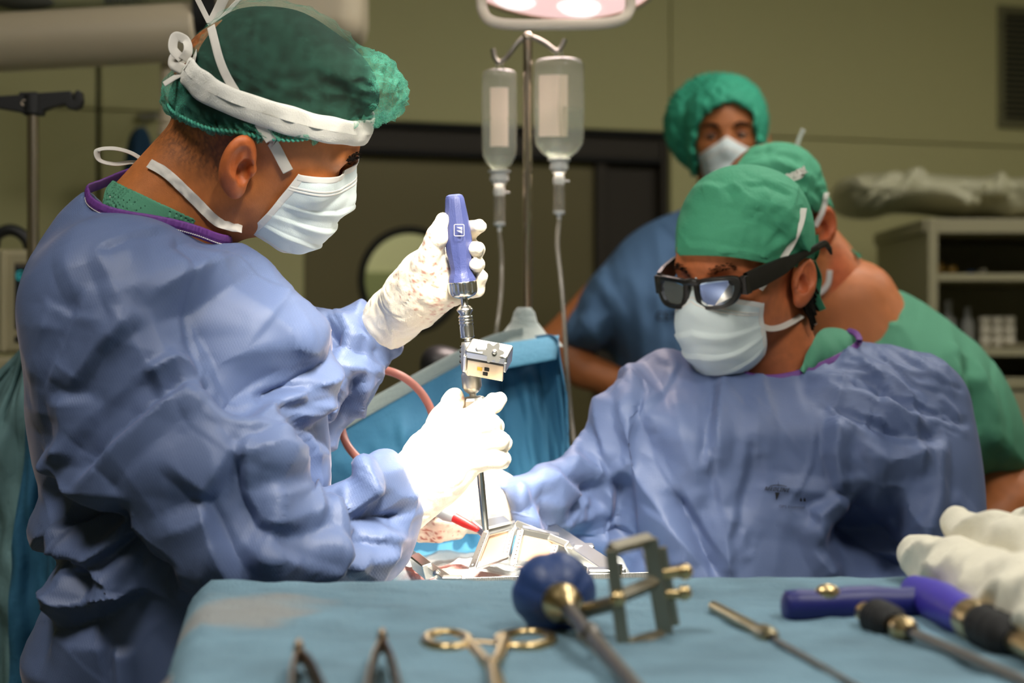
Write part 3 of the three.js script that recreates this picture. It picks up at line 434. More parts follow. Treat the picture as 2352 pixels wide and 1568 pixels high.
  const fibre = texture(512, (u, v) => { let k = 0; for (const [f, s] of [[26, 1], [44, 5], [70, 9]]) k = Math.max(k, 1 - Math.abs(wrapNoise(u, v, f, s)) * 9); k = clamp(k, 0, 1); const a = 0.42 + 0.5 * k * k + 0.2 * wrapNoise(u, v, 7, 13); return [a, a, a]; });
  mat('bouffant', rgb(0.12, 0.52, 0.36), 0.8, { alphaMap: fibre, vertexColors: true, transparent: true, bumpMap: fibre, bumpScale: 0.0008 });
  wpart('bouffant_cap', boxUV(capG, 0.11), M.bouffant, who, 'sheer green bouffant cap over dark hair');
  const hem = []; mat('capHem', rgb(0.08, 0.42, 0.30), 0.8);
  { const c = new THREE.CatmullRomCurve3([[384, 240], [396, 256], [420, 270], [452, 286], [490, 298], [535, 302], [580, 310], [630, 319], [680, 321], [726, 314]].map(([x, y]) => V(x, y, 0))); for (let i = 0; i < 150; i++) { const q = c.getPoint(i / 149); hem.push(hit(capF, q.x, q.y + 2.5 * Math.sin(i * 1.7), 0.0005 + 0.0015 * Math.sin(i * 1.7 + 1))); } }
  wpart('cap_elastic', tube(hem, 0.0016, 450, 6), M.capHem, who, 'gathered green elastic hem');
  const cov = (x, y, z) => Math.min(capF(x, y, z), hw(x, y, z)), wrap = (off, ...xy) => { const o = []; xy = dense(xy); for (let i = 0; i < xy.length; i += 2) o.push(hit(cov, xy[i], xy[i + 1], off)); return o; };

  // padded white headband, tied behind
  const bandC = new THREE.CatmullRomCurve3([[430, 164], [468, 200], [520, 228], [600, 257], [680, 281], [760, 299], [815, 306], [846, 304]].map(([x, y]) => V(x, y, 0))), nearB = [];
  for (let i = 0; i <= 24; i++) { const q = bandC.getPoint(i / 24); nearB.push(hit(cov, q.x, q.y, 0.004, 1.5, DA)); }
  const bandLoop = new THREE.CatmullRomCurve3([...nearB.filter((_, i) => i % 2 === 0), ...nearB.filter((_, i) => i % 4 === 2).reverse().map((p) => V(p.x, p.y + 0.02, Math.min(-2 * DA - p.z, -DA - 0.06) + 0.01))], true, 'centripetal'), hubB = P(640, 230, DA);
  const band = grid(160, 14, (u, v) => { const p = bandLoop.getPoint(u), tg = bandLoop.getTangent(u), o = p.clone().sub(hubB).normalize(), sd = tg.clone().cross(o).normalize(), th = v * Math.PI * 2, w = 0.0148 + 0.0015 * noise3(u * 8, 0, 3); o.copy(sd.clone().cross(tg)).normalize(); return p.addScaledVector(sd, w * Math.sin(th)).addScaledVector(o, (0.0042 * Math.cos(th)) * (1 + 0.35 * noise3(u * 14, v * 3, 4))); }, [8, 1]);
  mat('padWhite', rgb(0.82, 0.80, 0.74), 0.9, { bumpMap: clothTex, bumpScale: 0.0006 });
  wpart('headband', band, M.padWhite, who, 'padded white headband round the green cap');
  const zN = V(0, 0, 1), zA = DA - 0.09;
  localRibbon('band_knot', [P(420, 160, zA), P(400, 148, zA), P(402, 132, zA + 0.01), P(412, 145, zA)], 0.012, null, who, M.tie, zN, { t: 0.004 });
  localRibbon('band_loop', [P(418, 135, zA), P(398, 112, zA), P(404, 84, zA + 0.005), P(426, 92, zA + 0.01), P(432, 118, zA), P(420, 138, zA)], 0.010, null, who, M.tie, V(0.5, 0, 0.8), { t: 0.001 });
  localRibbon('band_tail', [P(425, 165, zA), P(400, 178, zA), P(376, 193, zA)], 0.007, null, who, M.tie, V(0, 0.6, 0.8));

  // mask and its ties
  const mf0 = headField({ noEars: true, chin: -0.076, nose: 0.8 }), puff = union(0.02, ell(V(0, -0.03, 0.085), 0.04, 0.045, 0.03), ell(V(0, -0.055, 0.055), 0.05, 0.036, 0.05)), mf = (x, y, z) => smin(mf0(x, y, z), puff(x, y, z), 0.02);
  maskParts(mf, { centre: V(0, -0.032, 0.03), side: 1.38, sideLow: 1.62, topMid: 0.70, topSide: 0.5, botMid: -0.80, botSide: -0.72, seed: 3 }, hm, who);
  const tz = DA - 0.088;
  localRibbon('mask_tie', wrap(0.003, 662, 394, 650, 372, 636, 345, 620, 318, 605, 296, 596, 282), 0.0115, null, who, M.tie, zN);
  localRibbon('mask_tie', wrap(0.003, 542, 212, 526, 186, 512, 158, 502, 130, 494, 100, 484, 60), 0.009, null, who, M.tie, V(-0.3, 0.2, 0.9));
  localRibbon('mask_tie', [...wrap(0.003, 440, 158, 446, 130), P(458, 92, DA - 0.02), P(484, 57, DA - 0.025)], 0.007, null, who, M.tie, V(-0.8, 0.3, 0.6));
  localRibbon('tie_tail', [P(484, 57, DA - 0.025), P(498, 30, DA - 0.02), P(515, -6, DA - 0.02)], 0.011, null, who, M.tie, V(0.2, 0, 1));
  localRibbon('tie_tail', [P(484, 57, DA - 0.025), P(470, 30, DA - 0.02), P(452, -6, DA - 0.02)], 0.006, null, who, M.tie, V(0.4, 0, 1));
  localRibbon('tie_tail', [P(486, 56, DA - 0.025), P(512, 38, DA - 0.02), P(540, 8, DA - 0.02), P(556, -8, DA - 0.02)], 0.005, null, who, M.tie, V(0.2, 0.4, 1));
  const nz = DA - 0.045;
  localRibbon('neck_tie', wrap(0.003, 556, 524, 530, 519, 505, 512, 486, 498, 468, 480, 440, 452, 415, 428, 392, 406, 368, 388, 342, 374), 0.0105, null, who, M.tie, V(-0.2, 0.3, 0.9), { wave: 0.002 });
  localRibbon('neck_tie_loop', [P(336, 372, nz + 0.05), P(300, 350, nz + 0.045), P(255, 340, nz + 0.04), P(224, 346, nz + 0.04), P(228, 366, nz + 0.04), P(262, 376, nz + 0.045), P(300, 372, nz + 0.05), P(334, 372, nz + 0.05)], 0.007, null, who, M.tie, V(0.3, 0.8, 0.6), { n: 80 });
  localRibbon('neck_tie_tail', [P(335, 373, nz + 0.05), P(330, 400, nz + 0.03), P(290, 425, nz + 0.01), P(262, 448, nz + 0.0), P(250, 470, nz)], 0.009, null, who, M.tie, V(-0.2, 0.5, 0.8));
  localRibbon('neck_tie_tail', [P(338, 371, nz + 0.05), P(356, 362, nz + 0.06), P(374, 352, nz + 0.09)], 0.008, null, who, M.tie, V(0.2, 0.8, 0.5));
  wpart('neck_tie_knot', at(new THREE.SphereGeometry(0.006, 14, 10), ...P(334, 372, nz + 0.045).toArray()), M.tie, who);

  // gown: trunk, near sleeve, far sleeve
  const zx = (stops) => (x) => { let k = 0; while (k < stops.length - 2 && x > stops[k + 1][0]) k++; const [a, za] = stops[k], [b, zb] = stops[k + 1]; return lerp(za, zb, clamp((x - a) / (b - a), 0, 1)); };
  const dNear = (px) => px < 420 ? 1.75 : px < 650 ? lerp(1.75, 1.735, (px - 420) / 230) : lerp(1.735, 1.89, (px - 650) / 300);
  const trunkOut = smoothLine([[204, 438], [168, 468], [128, 528], [88, 590], [72, 650], [70, 740], [74, 850], [78, 950], [92, 1060], [106, 1130], [80, 1205], [96, 1262], [146, 1282], [118, 1380], [62, 1490], [78, 1580], [84, 1720], [100, 1900], [420, 1910], [640, 1900], [690, 1700], [735, 1400], [752, 1250], [757, 1130], [755, 1010], [746, 900], [752, 830], [757, 778], [742, 742], [680, 676], [610, 598], [540, 552], [480, 528], [380, 478], [280, 446]].map(([x, y]) => P(x, y, DA)), 3);
  const trunk = bolster(trunkOut, -DA, (x, y) => lerp(0.072, 0.18, smooth(P(0, 490, DA).y, P(0, 760, DA).y, y)), 0.13);
  const nearOut = smoothLine([[215, 1100], [290, 990], [380, 880], [470, 830], [540, 870], [610, 950], [680, 1015], [700, 1060], [715, 1118], [770, 1105], [812, 1088], [838, 1052], [868, 1028], [902, 1030], [930, 1062], [946, 1104], [972, 1150], [966, 1210], [950, 1275], [910, 1325], [850, 1352], [740, 1366], [600, 1372], [470, 1378], [350, 1330], [250, 1230]].map(([x, y]) => P(x, y, dNear(x))), 3);
  const nearStops = [200, 420, 650, 950].map((px) => [(px - CX) / F * dNear(px), -dNear(px)]);
  const near = bolster(nearOut, zx(nearStops), 0.072, 0.06), armTop = cone(P(270, 720, 1.80), P(420, 1080, 1.755), 0.072, 0.09);
  const farOut = smoothLine([[690, 760], [735, 745], [775, 722], [812, 694], [832, 684], [850, 700], [890, 745], [928, 790], [922, 815], [888, 838], [870, 890], [822, 955], [760, 1003], [680, 1010]].map(([x, y]) => P(x, y, 2.10)), 3), far = bolster(farOut, -2.10, 0.062, 0.05);
  const neckHole = cone(P(440, 440, DA), P(375, 500, DA).add(V(-0.012, -0.0, 0)), 0.082, 0.073), shoulders = cone(P(285, 690, 1.80), P(285, 690, 2.0), 0.085);
  const gownF = (x, y, z) => { let d = smin(trunk(x, y, z), shoulders(x, y, z), 0.05); d = smin(d, armTop(x, y, z), 0.06); d = smin(d, near(x, y, z), 0.018); d = smin(d, far(x, y, z), 0.012); return smax(d, -neckHole(x, y, z), 0.006); };
  const gg = net(gownF, V(P(30, 0, DA).x, P(0, 1890, DA).y, -2.2), V(P(1000, 0, 1.85).x, P(0, 400, DA).y, -1.62), 0.0033);
  const L = pxLine, T = 1.72, U = 1.74, W = 1.86;
  folds(gg, [
    [L(T, 372, 520, 400, 590, 428, 690, 456, 800, 470, 850), -0.005, 0.006, 0.007],                       // raglan seam
    [L(T, 474, 852, 420, 888, 375, 918, 270, 1008, 186, 1118), -0.014, 0.010, 0.030], [L(T, 465, 880, 380, 945, 285, 1035, 215, 1120), 0.010, 0.022, 0.030],      // armhole seam
    [L(U, 400, 560, 520, 690, 640, 795, 720, 850), 0.030, 0.050, 0.060], [L(U, 424, 650, 470, 740, 540, 850, 612, 940), -0.030, 0.060, 0.040], [L(U, 480, 600, 600, 700, 745, 790), 0.010, 0.040, 0.030], [L(U, 400, 535, 500, 610, 620, 700), -0.006, 0.020, 0.030],
    [L(U, 758, 775, 690, 860, 612, 945), 0.030, 0.050, 0.010], [L(U, 750, 812, 712, 890, 676, 978), 0.018, 0.008, 0.020], [L(U, 745, 850, 735, 930, 700, 1010), -0.018, 0.010, 0.014], [L(U, 755, 830, 750, 900, 752, 1000), 0.012, 0.012, 0.008], [L(U, 690, 975, 640, 965, 600, 935), 0.016, 0.010, 0.030],
    [L(U, 640, 880, 655, 930, 612, 945), -0.018, 0.020, 0.030], [L(U, 470, 850, 520, 930, 600, 985, 690, 1020), 0.018, 0.020, 0.030], [L(U, 480, 850, 545, 920, 612, 950), -0.018, 0.012, 0.018],
    [L(T, 130, 640, 220, 600, 330, 570), 0.006, 0.030, 0.060], [L(T, 225, 585, 300, 545, 372, 524), -0.006, 0.008, 0.030], [L(T, 250, 700, 330, 660, 420, 600), 0.010, 0.060, 0.040], [L(T, 170, 900, 240, 800, 330, 720), 0.010, 0.050, 0.012], [L(T, 160, 900, 165, 980, 150, 1060), 0.012, 0.040, 0.020], [L(T, 240, 760, 330, 800, 450, 830), 0.008, 0.050, 0.060], [L(T, 350, 865, 420, 825, 466, 834), 0.012, 0.012, 0.030], [L(T, 200, 660, 150, 780, 110, 900), -0.004, 0.006, 0.020],
    [L(T, 120, 700, 105, 850, 90, 1000), 0.008, 0.040, 0.050], [L(T, 92, 1030, 140, 1100, 186, 1130, 262, 1210), 0.022, 0.040, 0.010], [L(T, 110, 1085, 170, 1165, 250, 1225), -0.026, 0.016, 0.040], [L(T, 84, 1235, 150, 1262, 220, 1265, 305, 1235), 0.034, 0.030, 0.012], [L(T, 110, 1190, 190, 1205, 320, 1215), -0.040, 0.035, 0.040], [L(T, 250, 1240, 330, 1290, 420, 1340), -0.030, 0.030, 0.020], [L(T, 150, 1280, 170, 1350, 140, 1420), 0.016, 0.020, 0.040], [L(T, 205, 1300, 215, 1380, 240, 1395), -0.014, 0.020, 0.025], [L(T, 100, 1440, 200, 1400, 330, 1330), 0.034, 0.050, 0.014], [L(T, 100, 1470, 170, 1500, 260, 1490), 0.012, 0.030, 0.050], [L(T, 270, 1480, 275, 1568, 280, 1640), 0.012, 0.020, 0.008], [L(T, 160, 1270, 250, 1300, 330, 1280), 0.010, 0.012, 0.010], [L(T, 300, 1240, 285, 1290, 300, 1330), 0.008, 0.012, 0.012],
    [L(U, 482, 1128, 530, 1230, 592, 1342), 0.024, 0.010, 0.060], [L(U, 480, 1130, 520, 1080, 570, 1012), 0.016, 0.050, 0.014], [L(U, 560, 995, 575, 1120, 612, 1192, 706, 1228), -0.010, 0.008, 0.020], [L(U, 562, 1045, 640, 1030, 700, 1032), 0.016, 0.016, 0.030], [L(U, 700, 1020, 708, 1100, 722, 1215), 0.016, 0.014, 0.040], [L(U, 640, 1090, 655, 1180, 620, 1290), 0.010, 0.040, 0.020], [L(U, 592, 1345, 640, 1320, 690, 1250), 0.010, 0.040, 0.020], [L(U, 774, 1238, 740, 1300, 720, 1360), 0.016, 0.016, 0.040], [L(U, 722, 1215, 772, 1240, 772, 1130), 0.014, 0.014, 0.020],
    [L(U, 300, 1110, 400, 1040, 520, 960), 0.006, 0.080, 0.080], [L(U, 330, 1255, 430, 1275, 530, 1320), 0.008, 0.060, 0.030],
    [L(W, 850, 1040, 868, 1100, 880, 1170), 0.016, 0.010, 0.024], [L(W, 800, 1095, 830, 1130, 860, 1180, 870, 1260), -0.018, 0.016, 0.022], [L(W, 868, 1128, 900, 1172, 945, 1182), -0.024, 0.016, 0.022], [L(W, 780, 1110, 785, 1200, 770, 1290), 0.014, 0.014, 0.024], [L(W, 815, 1285, 870, 1232, 905, 1188), 0.016, 0.014, 0.034], [L(W, 890, 1235, 880, 1290, 850, 1340), 0.010, 0.020, 0.014], [L(W, 905, 1050, 930, 1120, 950, 1170), 0.010, 0.010, 0.020], [L(W, 800, 1230, 850, 1225, 890, 1230), -0.006, 0.006, 0.014],
    [L(2.05, 745, 760, 790, 800, 850, 810), -0.016, 0.014, 0.018, -2.05], [L(2.05, 800, 720, 815, 770, 860, 800), 0.014, 0.010, 0.020, -2.05], [L(2.05, 770, 900, 820, 880, 870, 850), 0.010, 0.030, 0.020, -2.05], [L(2.05, 820, 800, 850, 830, 900, 815), 0.010, 0.012, 0.016, -2.05],
    ...randomFolds(5, 26, [P(80, 0, T).x, P(560, 0, T).x, P(0, 1560, T).y, P(0, 600, T).y], 0.0006, 0.002, 0.04, 0.12, 0.005, 0.02), ...randomFolds(8, 22, [P(560, 0, U).x, P(960, 0, W).x, P(0, 1360, U).y, P(0, 620, U).y], 0.001, 0.003, 0.03, 0.10, 0.006, 0.02),
  ]);
  crumple(gg, 0.0012, 0.10, 21);
  { const p = gg.attributes.position; for (let i = 0; i < p.count; i++) { const x = p.getX(i), y = p.getY(i), z = p.getZ(i); p.setXYZ(i, x, y, z + 0.0010 * noise3(x * 20, y * 14, z * 10)); } gg.computeVertexNormals(); }
  const skirt = net(bolster([[90, 1860], [110, 2500], [150, 3000], [560, 3000], [620, 2500], [665, 1860]].map(([x, y]) => P(x, y, DA)), -DA, 0.18, 0.15), V(-0.55, 0.2, -2.15), V(-0.2, 0.82, -1.65), 0.02);
  wpart('gown', mergeGeometries([boxUV(gg, 0.06), boxUV(skirt, 0.06)]), M.gown, who, 'crumpled blue non-woven surgical gown');

  // purple neck binding, stitching, green scrub collar
  const rim = [], rimC = new THREE.CatmullRomCurve3([[204, 442], [210, 462], [240, 482], [290, 496], [350, 506], [400, 516], [450, 530], [500, 548], [530, 553]].map(([x, y]) => V(x, y, 0))), rimN = [];
  for (let i = 0; i <= 90; i++) { const t = i / 90, q = rimC.getPoint(t); rim.push(P(q.x, q.y, DA - 0.086 * Math.pow(Math.sin(Math.PI * clamp(t, 0.02, 0.98)), 0.55))); }
  const back = [[528, 542, 0.03], [500, 515, 0.075], [440, 470, 0.09], [380, 425, 0.09], [330, 395, 0.085], [280, 405, 0.07], [240, 422, 0.05], [208, 434, 0.02]].map(([x, y, z]) => P(x, y, DA + z));
  const loop = new THREE.CatmullRomCurve3([...rim.filter((_, i) => i % 4 === 0), ...back], true, 'centripetal'), hub = P(380, 470, DA);
  const bind = grid(240, 8, (u, v) => { const p = loop.getPoint(u), o = p.clone().sub(hub).normalize(), th = v * Math.PI * 2; return p.addScaledVector(o, 0.002 + 0.0022 * Math.cos(th) + 0.0007 * noise3(u * 90, v, 1)).add(V(0.25, 0.9, 0.2).normalize().multiplyScalar(0.0064 * Math.sin(th))); }, [40, 1]);
  wpart('neck_binding', bind, M.purple, who, 'purple bound neckline with white stitching');
  const st = []; for (let i = 0; i < 84; i++) { const a = rim[i].clone(), b = rim[i + 1].clone(), o = a.clone().sub(hub).normalize().multiplyScalar(0.0046).add(V(0, -0.0035, 0.0005)); st.push(rod(a.add(o), a.clone().lerp(b.add(o), 0.6), 0.0006, 0.0006, 6)); }
  wpart('stitching', st, M.thread, who);
  const scF = (x, y, z) => { const a = cone(P(430, 425, DA), P(362, 512, DA), 0.061, 0.065)(x, y, z), b = ((x - P(398, 478, DA).x) * 0.42 + (y - P(398, 478, DA).y) * 0.9); return Math.max(Math.abs(a) - 0.0012, b); };
  const sc = net(scF, P(250, 640, DA).add(V(0, 0, -0.12)), P(560, 380, DA).add(V(0, 0, 0.12)), 0.0022); wpart('scrub_collar', boxUV(sc, 0.06), M.scrubGreen, who, 'green scrub collar inside the gown');
}
// gloved hands of the surgeon
{
  const dW = 2.04, dH = 1.975, Q = P;
  const upper = union(0.012,
    chain([Q(872, 760, 2.08), Q(905, 725, 2.06), Q(950, 685, 2.02), Q(990, 640, 1.995), Q(1018, 600, 1.985)], [0.030, 0.030, 0.033, 0.033, 0.024], 0.02),
    chain([Q(985, 665, 2.0), Q(1030, 668, 1.99)], [0.026, 0.018]),
    chain([Q(950, 668, 1.995), Q(978, 608, 1.962), Q(1003, 545, 1.945), Q(1016, 507, 1.942)], [0.020, 0.0155, 0.0125, 0.0095]));
  const fingers = union(0.002,
    chain([Q(1010, 590, 1.985), Q(1045, 555, 1.995), Q(1080, 530, 1.975), Q(1102, 519, 1.955)], [0.014, 0.011, 0.0105, 0.008]),
    chain([Q(1020, 610, 1.985), Q(1060, 590, 2.0), Q(1092, 574, 1.975), Q(1092, 571, 1.945)], [0.014, 0.0105, 0.0105, 0.0088]),
    chain([Q(1022, 635, 1.985), Q(1062, 622, 2.0), Q(1094, 609, 1.972), Q(1092, 608, 1.948)], [0.014, 0.010, 0.0095, 0.0080]),
    chain([Q(1025, 660, 1.985), Q(1062, 672, 1.998), Q(1095, 664, 1.975), Q(1106, 634, 1.962)], [0.013, 0.0095, 0.009, 0.0078]));
  const cuffCut = (x, y, z) => { const a = P(890, 745, 2.06); return -(x - a.x) * 0.72 - (y - a.y) * 0.69 - 0.05; };
  const uf = (x, y, z) => smax(smin(upper(x, y, z), fingers(x, y, z), 0.006), cuffCut(x, y, z), 0.003);
  const st = [[P(985, 640, 1.96), 0.045, 0.75], [P(990, 560, 1.94), 0.03, 0.8], [P(1000, 700, 1.97), 0.03, 0.5]];
  wpart('glove', gloveGeo(uf, P(820, 830, 2.05).add(V(0, 0, -0.09)), P(1140, 470, 1.95).add(V(0, 0, 0.07)), st), M.glove, surgeon, 'blood-specked cream latex glove round the blue handle');
  const roll = []; { const c = P(884, 742, 2.065), ax = V(0.72, 0.69, 0.12).normalize(), e1 = V(-0.69, 0.72, 0).normalize(), e2 = ax.clone().cross(e1).normalize(); for (let i = 0; i < 40; i++) { const f = i / 40 * Math.PI * 2; roll.push(c.clone().addScaledVector(ax, 0.050 + 0.002 * Math.sin(f * 3)).addScaledVector(e1, 0.0335 * Math.cos(f)).addScaledVector(e2, 0.0315 * Math.sin(f))); } }
  wpart('glove_cuff_roll', tube(roll, 0.0011, 80, 6, true), M.latex, surgeon);
  const lower = union(0.014,
    chain([Q(925, 1150, 1.905), Q(965, 1110, 1.905), Q(1005, 1068, 1.91), Q(1045, 1020, 1.915)], [0.036, 0.033, 0.036, 0.034], 0.02),
    chain([Q(1000, 1085, 1.915), Q(1060, 1065, 1.915)], [0.03, 0.018]), chain([Q(1005, 1045, 1.915), Q(1055, 970, 1.915)], [0.03, 0.015]),
    chain([Q(985, 1030, 1.94), Q(1020, 960, 1.958), Q(1040, 925, 1.962), Q(1044, 912, 1.962)], [0.02, 0.016, 0.0125, 0.011]));
  const lf = union(0.001,
    chain([Q(1055, 975, 1.908), Q(1105, 945, 1.900), Q(1132, 927, 1.912), Q(1147, 918, 1.928)], [0.0150, 0.0115, 0.0108, 0.0088]),
    chain([Q(1060, 1000, 1.905), Q(1128, 972, 1.893), Q(1134, 980, 1.925), Q(1110, 985, 1.965)], [0.0150, 0.0105, 0.0105, 0.0090]),
    chain([Q(1062, 1030, 1.905), Q(1146, 1011, 1.893), Q(1154, 1017, 1.925), Q(1120, 1022, 1.968)], [0.0150, 0.0105, 0.0102, 0.0090]),
    chain([Q(1062, 1064, 1.905), Q(1142, 1053, 1.896), Q(1152, 1055, 1.924), Q(1118, 1056, 1.965)], [0.0150, 0.0105, 0.0100, 0.0085]));
  const cut2 = (x, y, z) => { const a = P(940, 1125, 1.905); return -(x - a.x) * 0.72 - (y - a.y) * 0.69 - 0.03; };
  wpart('glove', gloveGeo((x, y, z) => smax(smin(lower(x, y, z), lf(x, y, z), 0.004), cut2(x, y, z), 0.003), P(880, 1230, 1.95).add(V(0, 0, -0.09)), P(1200, 880, 1.9).add(V(0, 0, 0.07)), [[P(1050, 930, 1.95), 0.02, 0.6], [P(1130, 950, 1.9), 0.02, 0.4]]), M.glove, surgeon, 'cream latex glove gripping the steel shaft');
}
// ---------------------------------------------------------------- the assistant with display glasses, across the wound
const DB = 2.4;
const assistant = thing('person', 'assistant in blue gown, mask and black display glasses, bending over the wound', 'person', V((1800 - CX) / F * DB, 0, -DB));
{
  const who = assistant, S = 0.98, hm = pose(P(1708, 646, DB), -0.72, 0.24, -0.03, S), inv = hm.clone().invert(), ie = inv.elements;
  const toWorld = (f) => (x, y, z) => S * f(ie[0] * x + ie[4] * y + ie[8] * z + ie[12], ie[1] * x + ie[5] * y + ie[9] * z + ie[13], ie[2] * x + ie[6] * y + ie[10] * z + ie[14]);
  const neckBase = P(1790, 850, DB + 0.04).applyMatrix4(inv), o = { neck: neckBase, neckR: 0.055 }, hf = headField(o), hw = toWorld(hf), skin = [0.66, 0.20, 0.075];
  const hd = skinGeo(hf, V(-0.11, -0.27, -0.25), V(0.11, 0.16, 0.14), 0.0026, hm, skin, (x, y, z, b) => { const ear = smooth(0.076, 0.088, Math.abs(x)) * smooth(0.06, 0.0, Math.abs(z + 0.02)), stub = smooth(0.0, -0.03, y) * smooth(-0.01, 0.03, z) * 0.22; return [lerp(b[0], 0.05, stub), lerp(b[1] * (1 - 0.15 * ear), 0.035, stub), lerp(b[2] * (1 - 0.15 * ear), 0.025, stub)]; });
  const c0 = V((1800 - CX) / F * DB, 1.0, -DB - 0.05);
  const bodyF = union(0.05, cone(P(1790, 880, DB + 0.05), P(1800, 1300, DB + 0.05), 0.07, 0.11), cone(P(1560, 980, DB), P(1430, 1130, DB), 0.03, 0.025), cone(P(1430, 1130, DB), P(1180, 1160, 2.24), 0.025, 0.022), cone(P(2060, 960, DB + 0.03), P(2120, 1300, DB), 0.04, 0.025), legsField(c0, 0.8));
  wpart('body', mergeGeometries([hd, skinGeo(bodyF, V(-0.05, 0, -2.65), V(0.75, 1.3, -2.1), 0.016, null, skin)]), M.skin, who, 'tanned face and neck');
  for (const k of [-1, 1]) { const e = [], r = rngOf(61 + k); for (let i = 0; i < 60; i++) { const t = r(), p = onto(hf, V(k * lerp(0.008, 0.05, t), 0.037 + 0.005 * Math.sin(t * 3) + (r() - 0.5) * 0.007, 0.09), 0.0005); e.push(rod(p, p.clone().add(V(k * 0.005, 0.002 * r(), 0.001)), 0.0006, 0.0001, 5)); } const g = join(e); g.applyMatrix4(hm); wpart('eyebrow', g, M.hair, who); }

  // hair below the cap behind the ear
  const tufts = [], r = rngOf(12); for (let i = 0; i < 170; i++) { const a = lerp(-0.35, 1.15, r()), p0 = onto(hf, V(0.075 * Math.cos(a), lerp(0.045, 0.0, r()), -0.03 - 0.075 * Math.sin(a) * (a > 0 ? 1 : 0.25)), 0.003), L = lerp(0.05, 0.085, r()) * (a < 0 ? 0.35 : 1), p1 = p0.clone().add(V(0.002, -L * 0.5, -0.006)), p2 = p0.clone().add(V((r() - 0.5) * 0.012 + 0.004, -L, -0.012 + (r() - 0.5) * 0.016)); if (a > -0.35) { const g = tube([p0, onto(hf, p1, 0.004), p2], 0.0022, 6, 5); tufts.push(g); } }
  const hg = join(tufts); hg.applyMatrix4(hm); wpart('hair', hg, M.hair, who, 'dark hair showing below the cap');

  // cloth cap
  const capOutPx = [[1558, 583], [1556, 560], [1560, 500], [1575, 455], [1605, 415], [1650, 388], [1700, 378], [1755, 384], [1805, 405], [1840, 440], [1862, 490], [1870, 545], [1866, 598], [1845, 612], [1800, 606], [1740, 592], [1690, 586], [1620, 582]];
  const capOut = smoothLine(capOutPx.map(([x, y]) => P(x, y, DB)), 3), rim2 = polyDist(capOut), cone2 = (x, y, z) => rim2(x * -DB / z, EYE + (y - EYE) * -DB / z), bald = toWorld(headField({ noEars: true, neck: neckBase, neckR: 0.055 }));
  const puffy = bolster(capOut, -DB, 0.105, 0.085), capF = (x, y, z) => smin(puffy(x, y, z), Math.max(bald(x, y, z) - 0.009, cone2(x, y, z)), 0.01);
  const capG = net(capF, P(1535, 640, DB).add(V(0, 0, -0.14)), P(1895, 355, DB).add(V(0, 0, 0.14)), 0.0034), dC = DB - 0.1;
  folds(capG, [
    [pxLine(dC, 1562, 545, 1640, 555, 1720, 575), -0.0015, 0.004, 0.006], [pxLine(dC, 1560, 574, 1640, 574, 1700, 580, 1780, 598), 0.0015, 0.006, 0.006],
    [pxLine(dC, 1600, 420, 1650, 430, 1690, 455, 1700, 480), 0.004, 0.012, 0.02], [pxLine(dC, 1675, 425, 1690, 465, 1680, 490), -0.007, 0.012, 0.014], [pxLine(dC, 1700, 425, 1770, 420, 1830, 450), -0.004, 0.006, 0.012], [pxLine(dC, 1690, 480, 1760, 500, 1830, 545), 0.004, 0.014, 0.01], [pxLine(dC, 1700, 460, 1780, 470, 1850, 510), 0.003, 0.012, 0.012], [pxLine(dC, 1580, 470, 1610, 440, 1650, 415), 0.003, 0.012, 0.02], [pxLine(dC, 1640, 540, 1700, 520, 1780, 560), 0.003, 0.02, 0.02], [pxLine(dC, 1745, 590, 1800, 560, 1850, 530), 0.004, 0.014, 0.01], [pxLine(dC, 1800, 590, 1830, 560, 1855, 545), -0.004, 0.01, 0.01],
    ...randomFolds(31, 40, [P(1560, 0, dC).x, P(1870, 0, dC).x, P(0, 590, dC).y, P(0, 390, dC).y], 0.0006, 0.002, 0.02, 0.07, 0.004, 0.012)]);
  wpart('surgical_cap', boxUV(capG, 0.12), M.capCloth, who, 'green cloth cap tied behind');
  const band = [], bc = new THREE.CatmullRomCurve3([[1560, 578], [1600, 578], [1660, 580], [1710, 586], [1760, 596], [1810, 604], [1850, 606]].map(([x, y]) => V(x, y, 0))); for (let i = 0; i <= 40; i++) { const q = bc.getPoint(i / 40); band.push(hit(capF, q.x, q.y, 0.001, 2.0, DB)); }
  wpart('cap_hem', ribbon(band, 0.010, capF, 0.001, 60), M.capCloth, who, 'folded hem of the cap');
  const zN = V(0, 0, 1), dT = DB + 0.0;
  localRibbon('cap_tie', [P(1866, 600, DB - 0.02), P(1880, 640, DB), P(1876, 680, DB), P(1890, 712, DB)], 0.010, null, who, M.capCloth, V(-0.5, 0, 0.8));
  localRibbon('cap_tie', [P(1866, 596, DB - 0.01), P(1874, 580, DB - 0.01), P(1872, 540, DB)], 0.010, null, who, M.capCloth, V(-0.5, 0, 0.8));

  // mask, ties
  const mf0 = headField({ noEars: true }), puff = union(0.02, ell(V(0, -0.04, 0.098), 0.045, 0.05, 0.034), ell(V(0, -0.075, 0.06), 0.052, 0.042, 0.052)), mf = (x, y, z) => smin(mf0(x, y, z), puff(x, y, z), 0.02);
  const { s } = maskParts(mf, { centre: V(0, -0.045, 0.03), side: 1.12, sideLow: 1.25, topMid: 0.74, topSide: 0.34, botMid: -1.15, botSide: -0.72, seed: 8 }, hm, who);
  const cov = (x, y, z) => Math.min(capF(x, y, z), hw(x, y, z)), wrap = (off, ...xy) => { const q = []; xy = dense(xy); for (let i = 0; i < xy.length; i += 2) q.push(hit(cov, xy[i], xy[i + 1], off, 2.0, DB + 0.04)); return q; };
  localRibbon('mask_tie', wrap(0.003, 1746, 664, 1764, 640, 1784, 615, 1800, 590, 1822, 555, 1840, 510, 1846, 478), 0.0085, null, who, M.tie, V(-0.3, 0.2, 0.9));
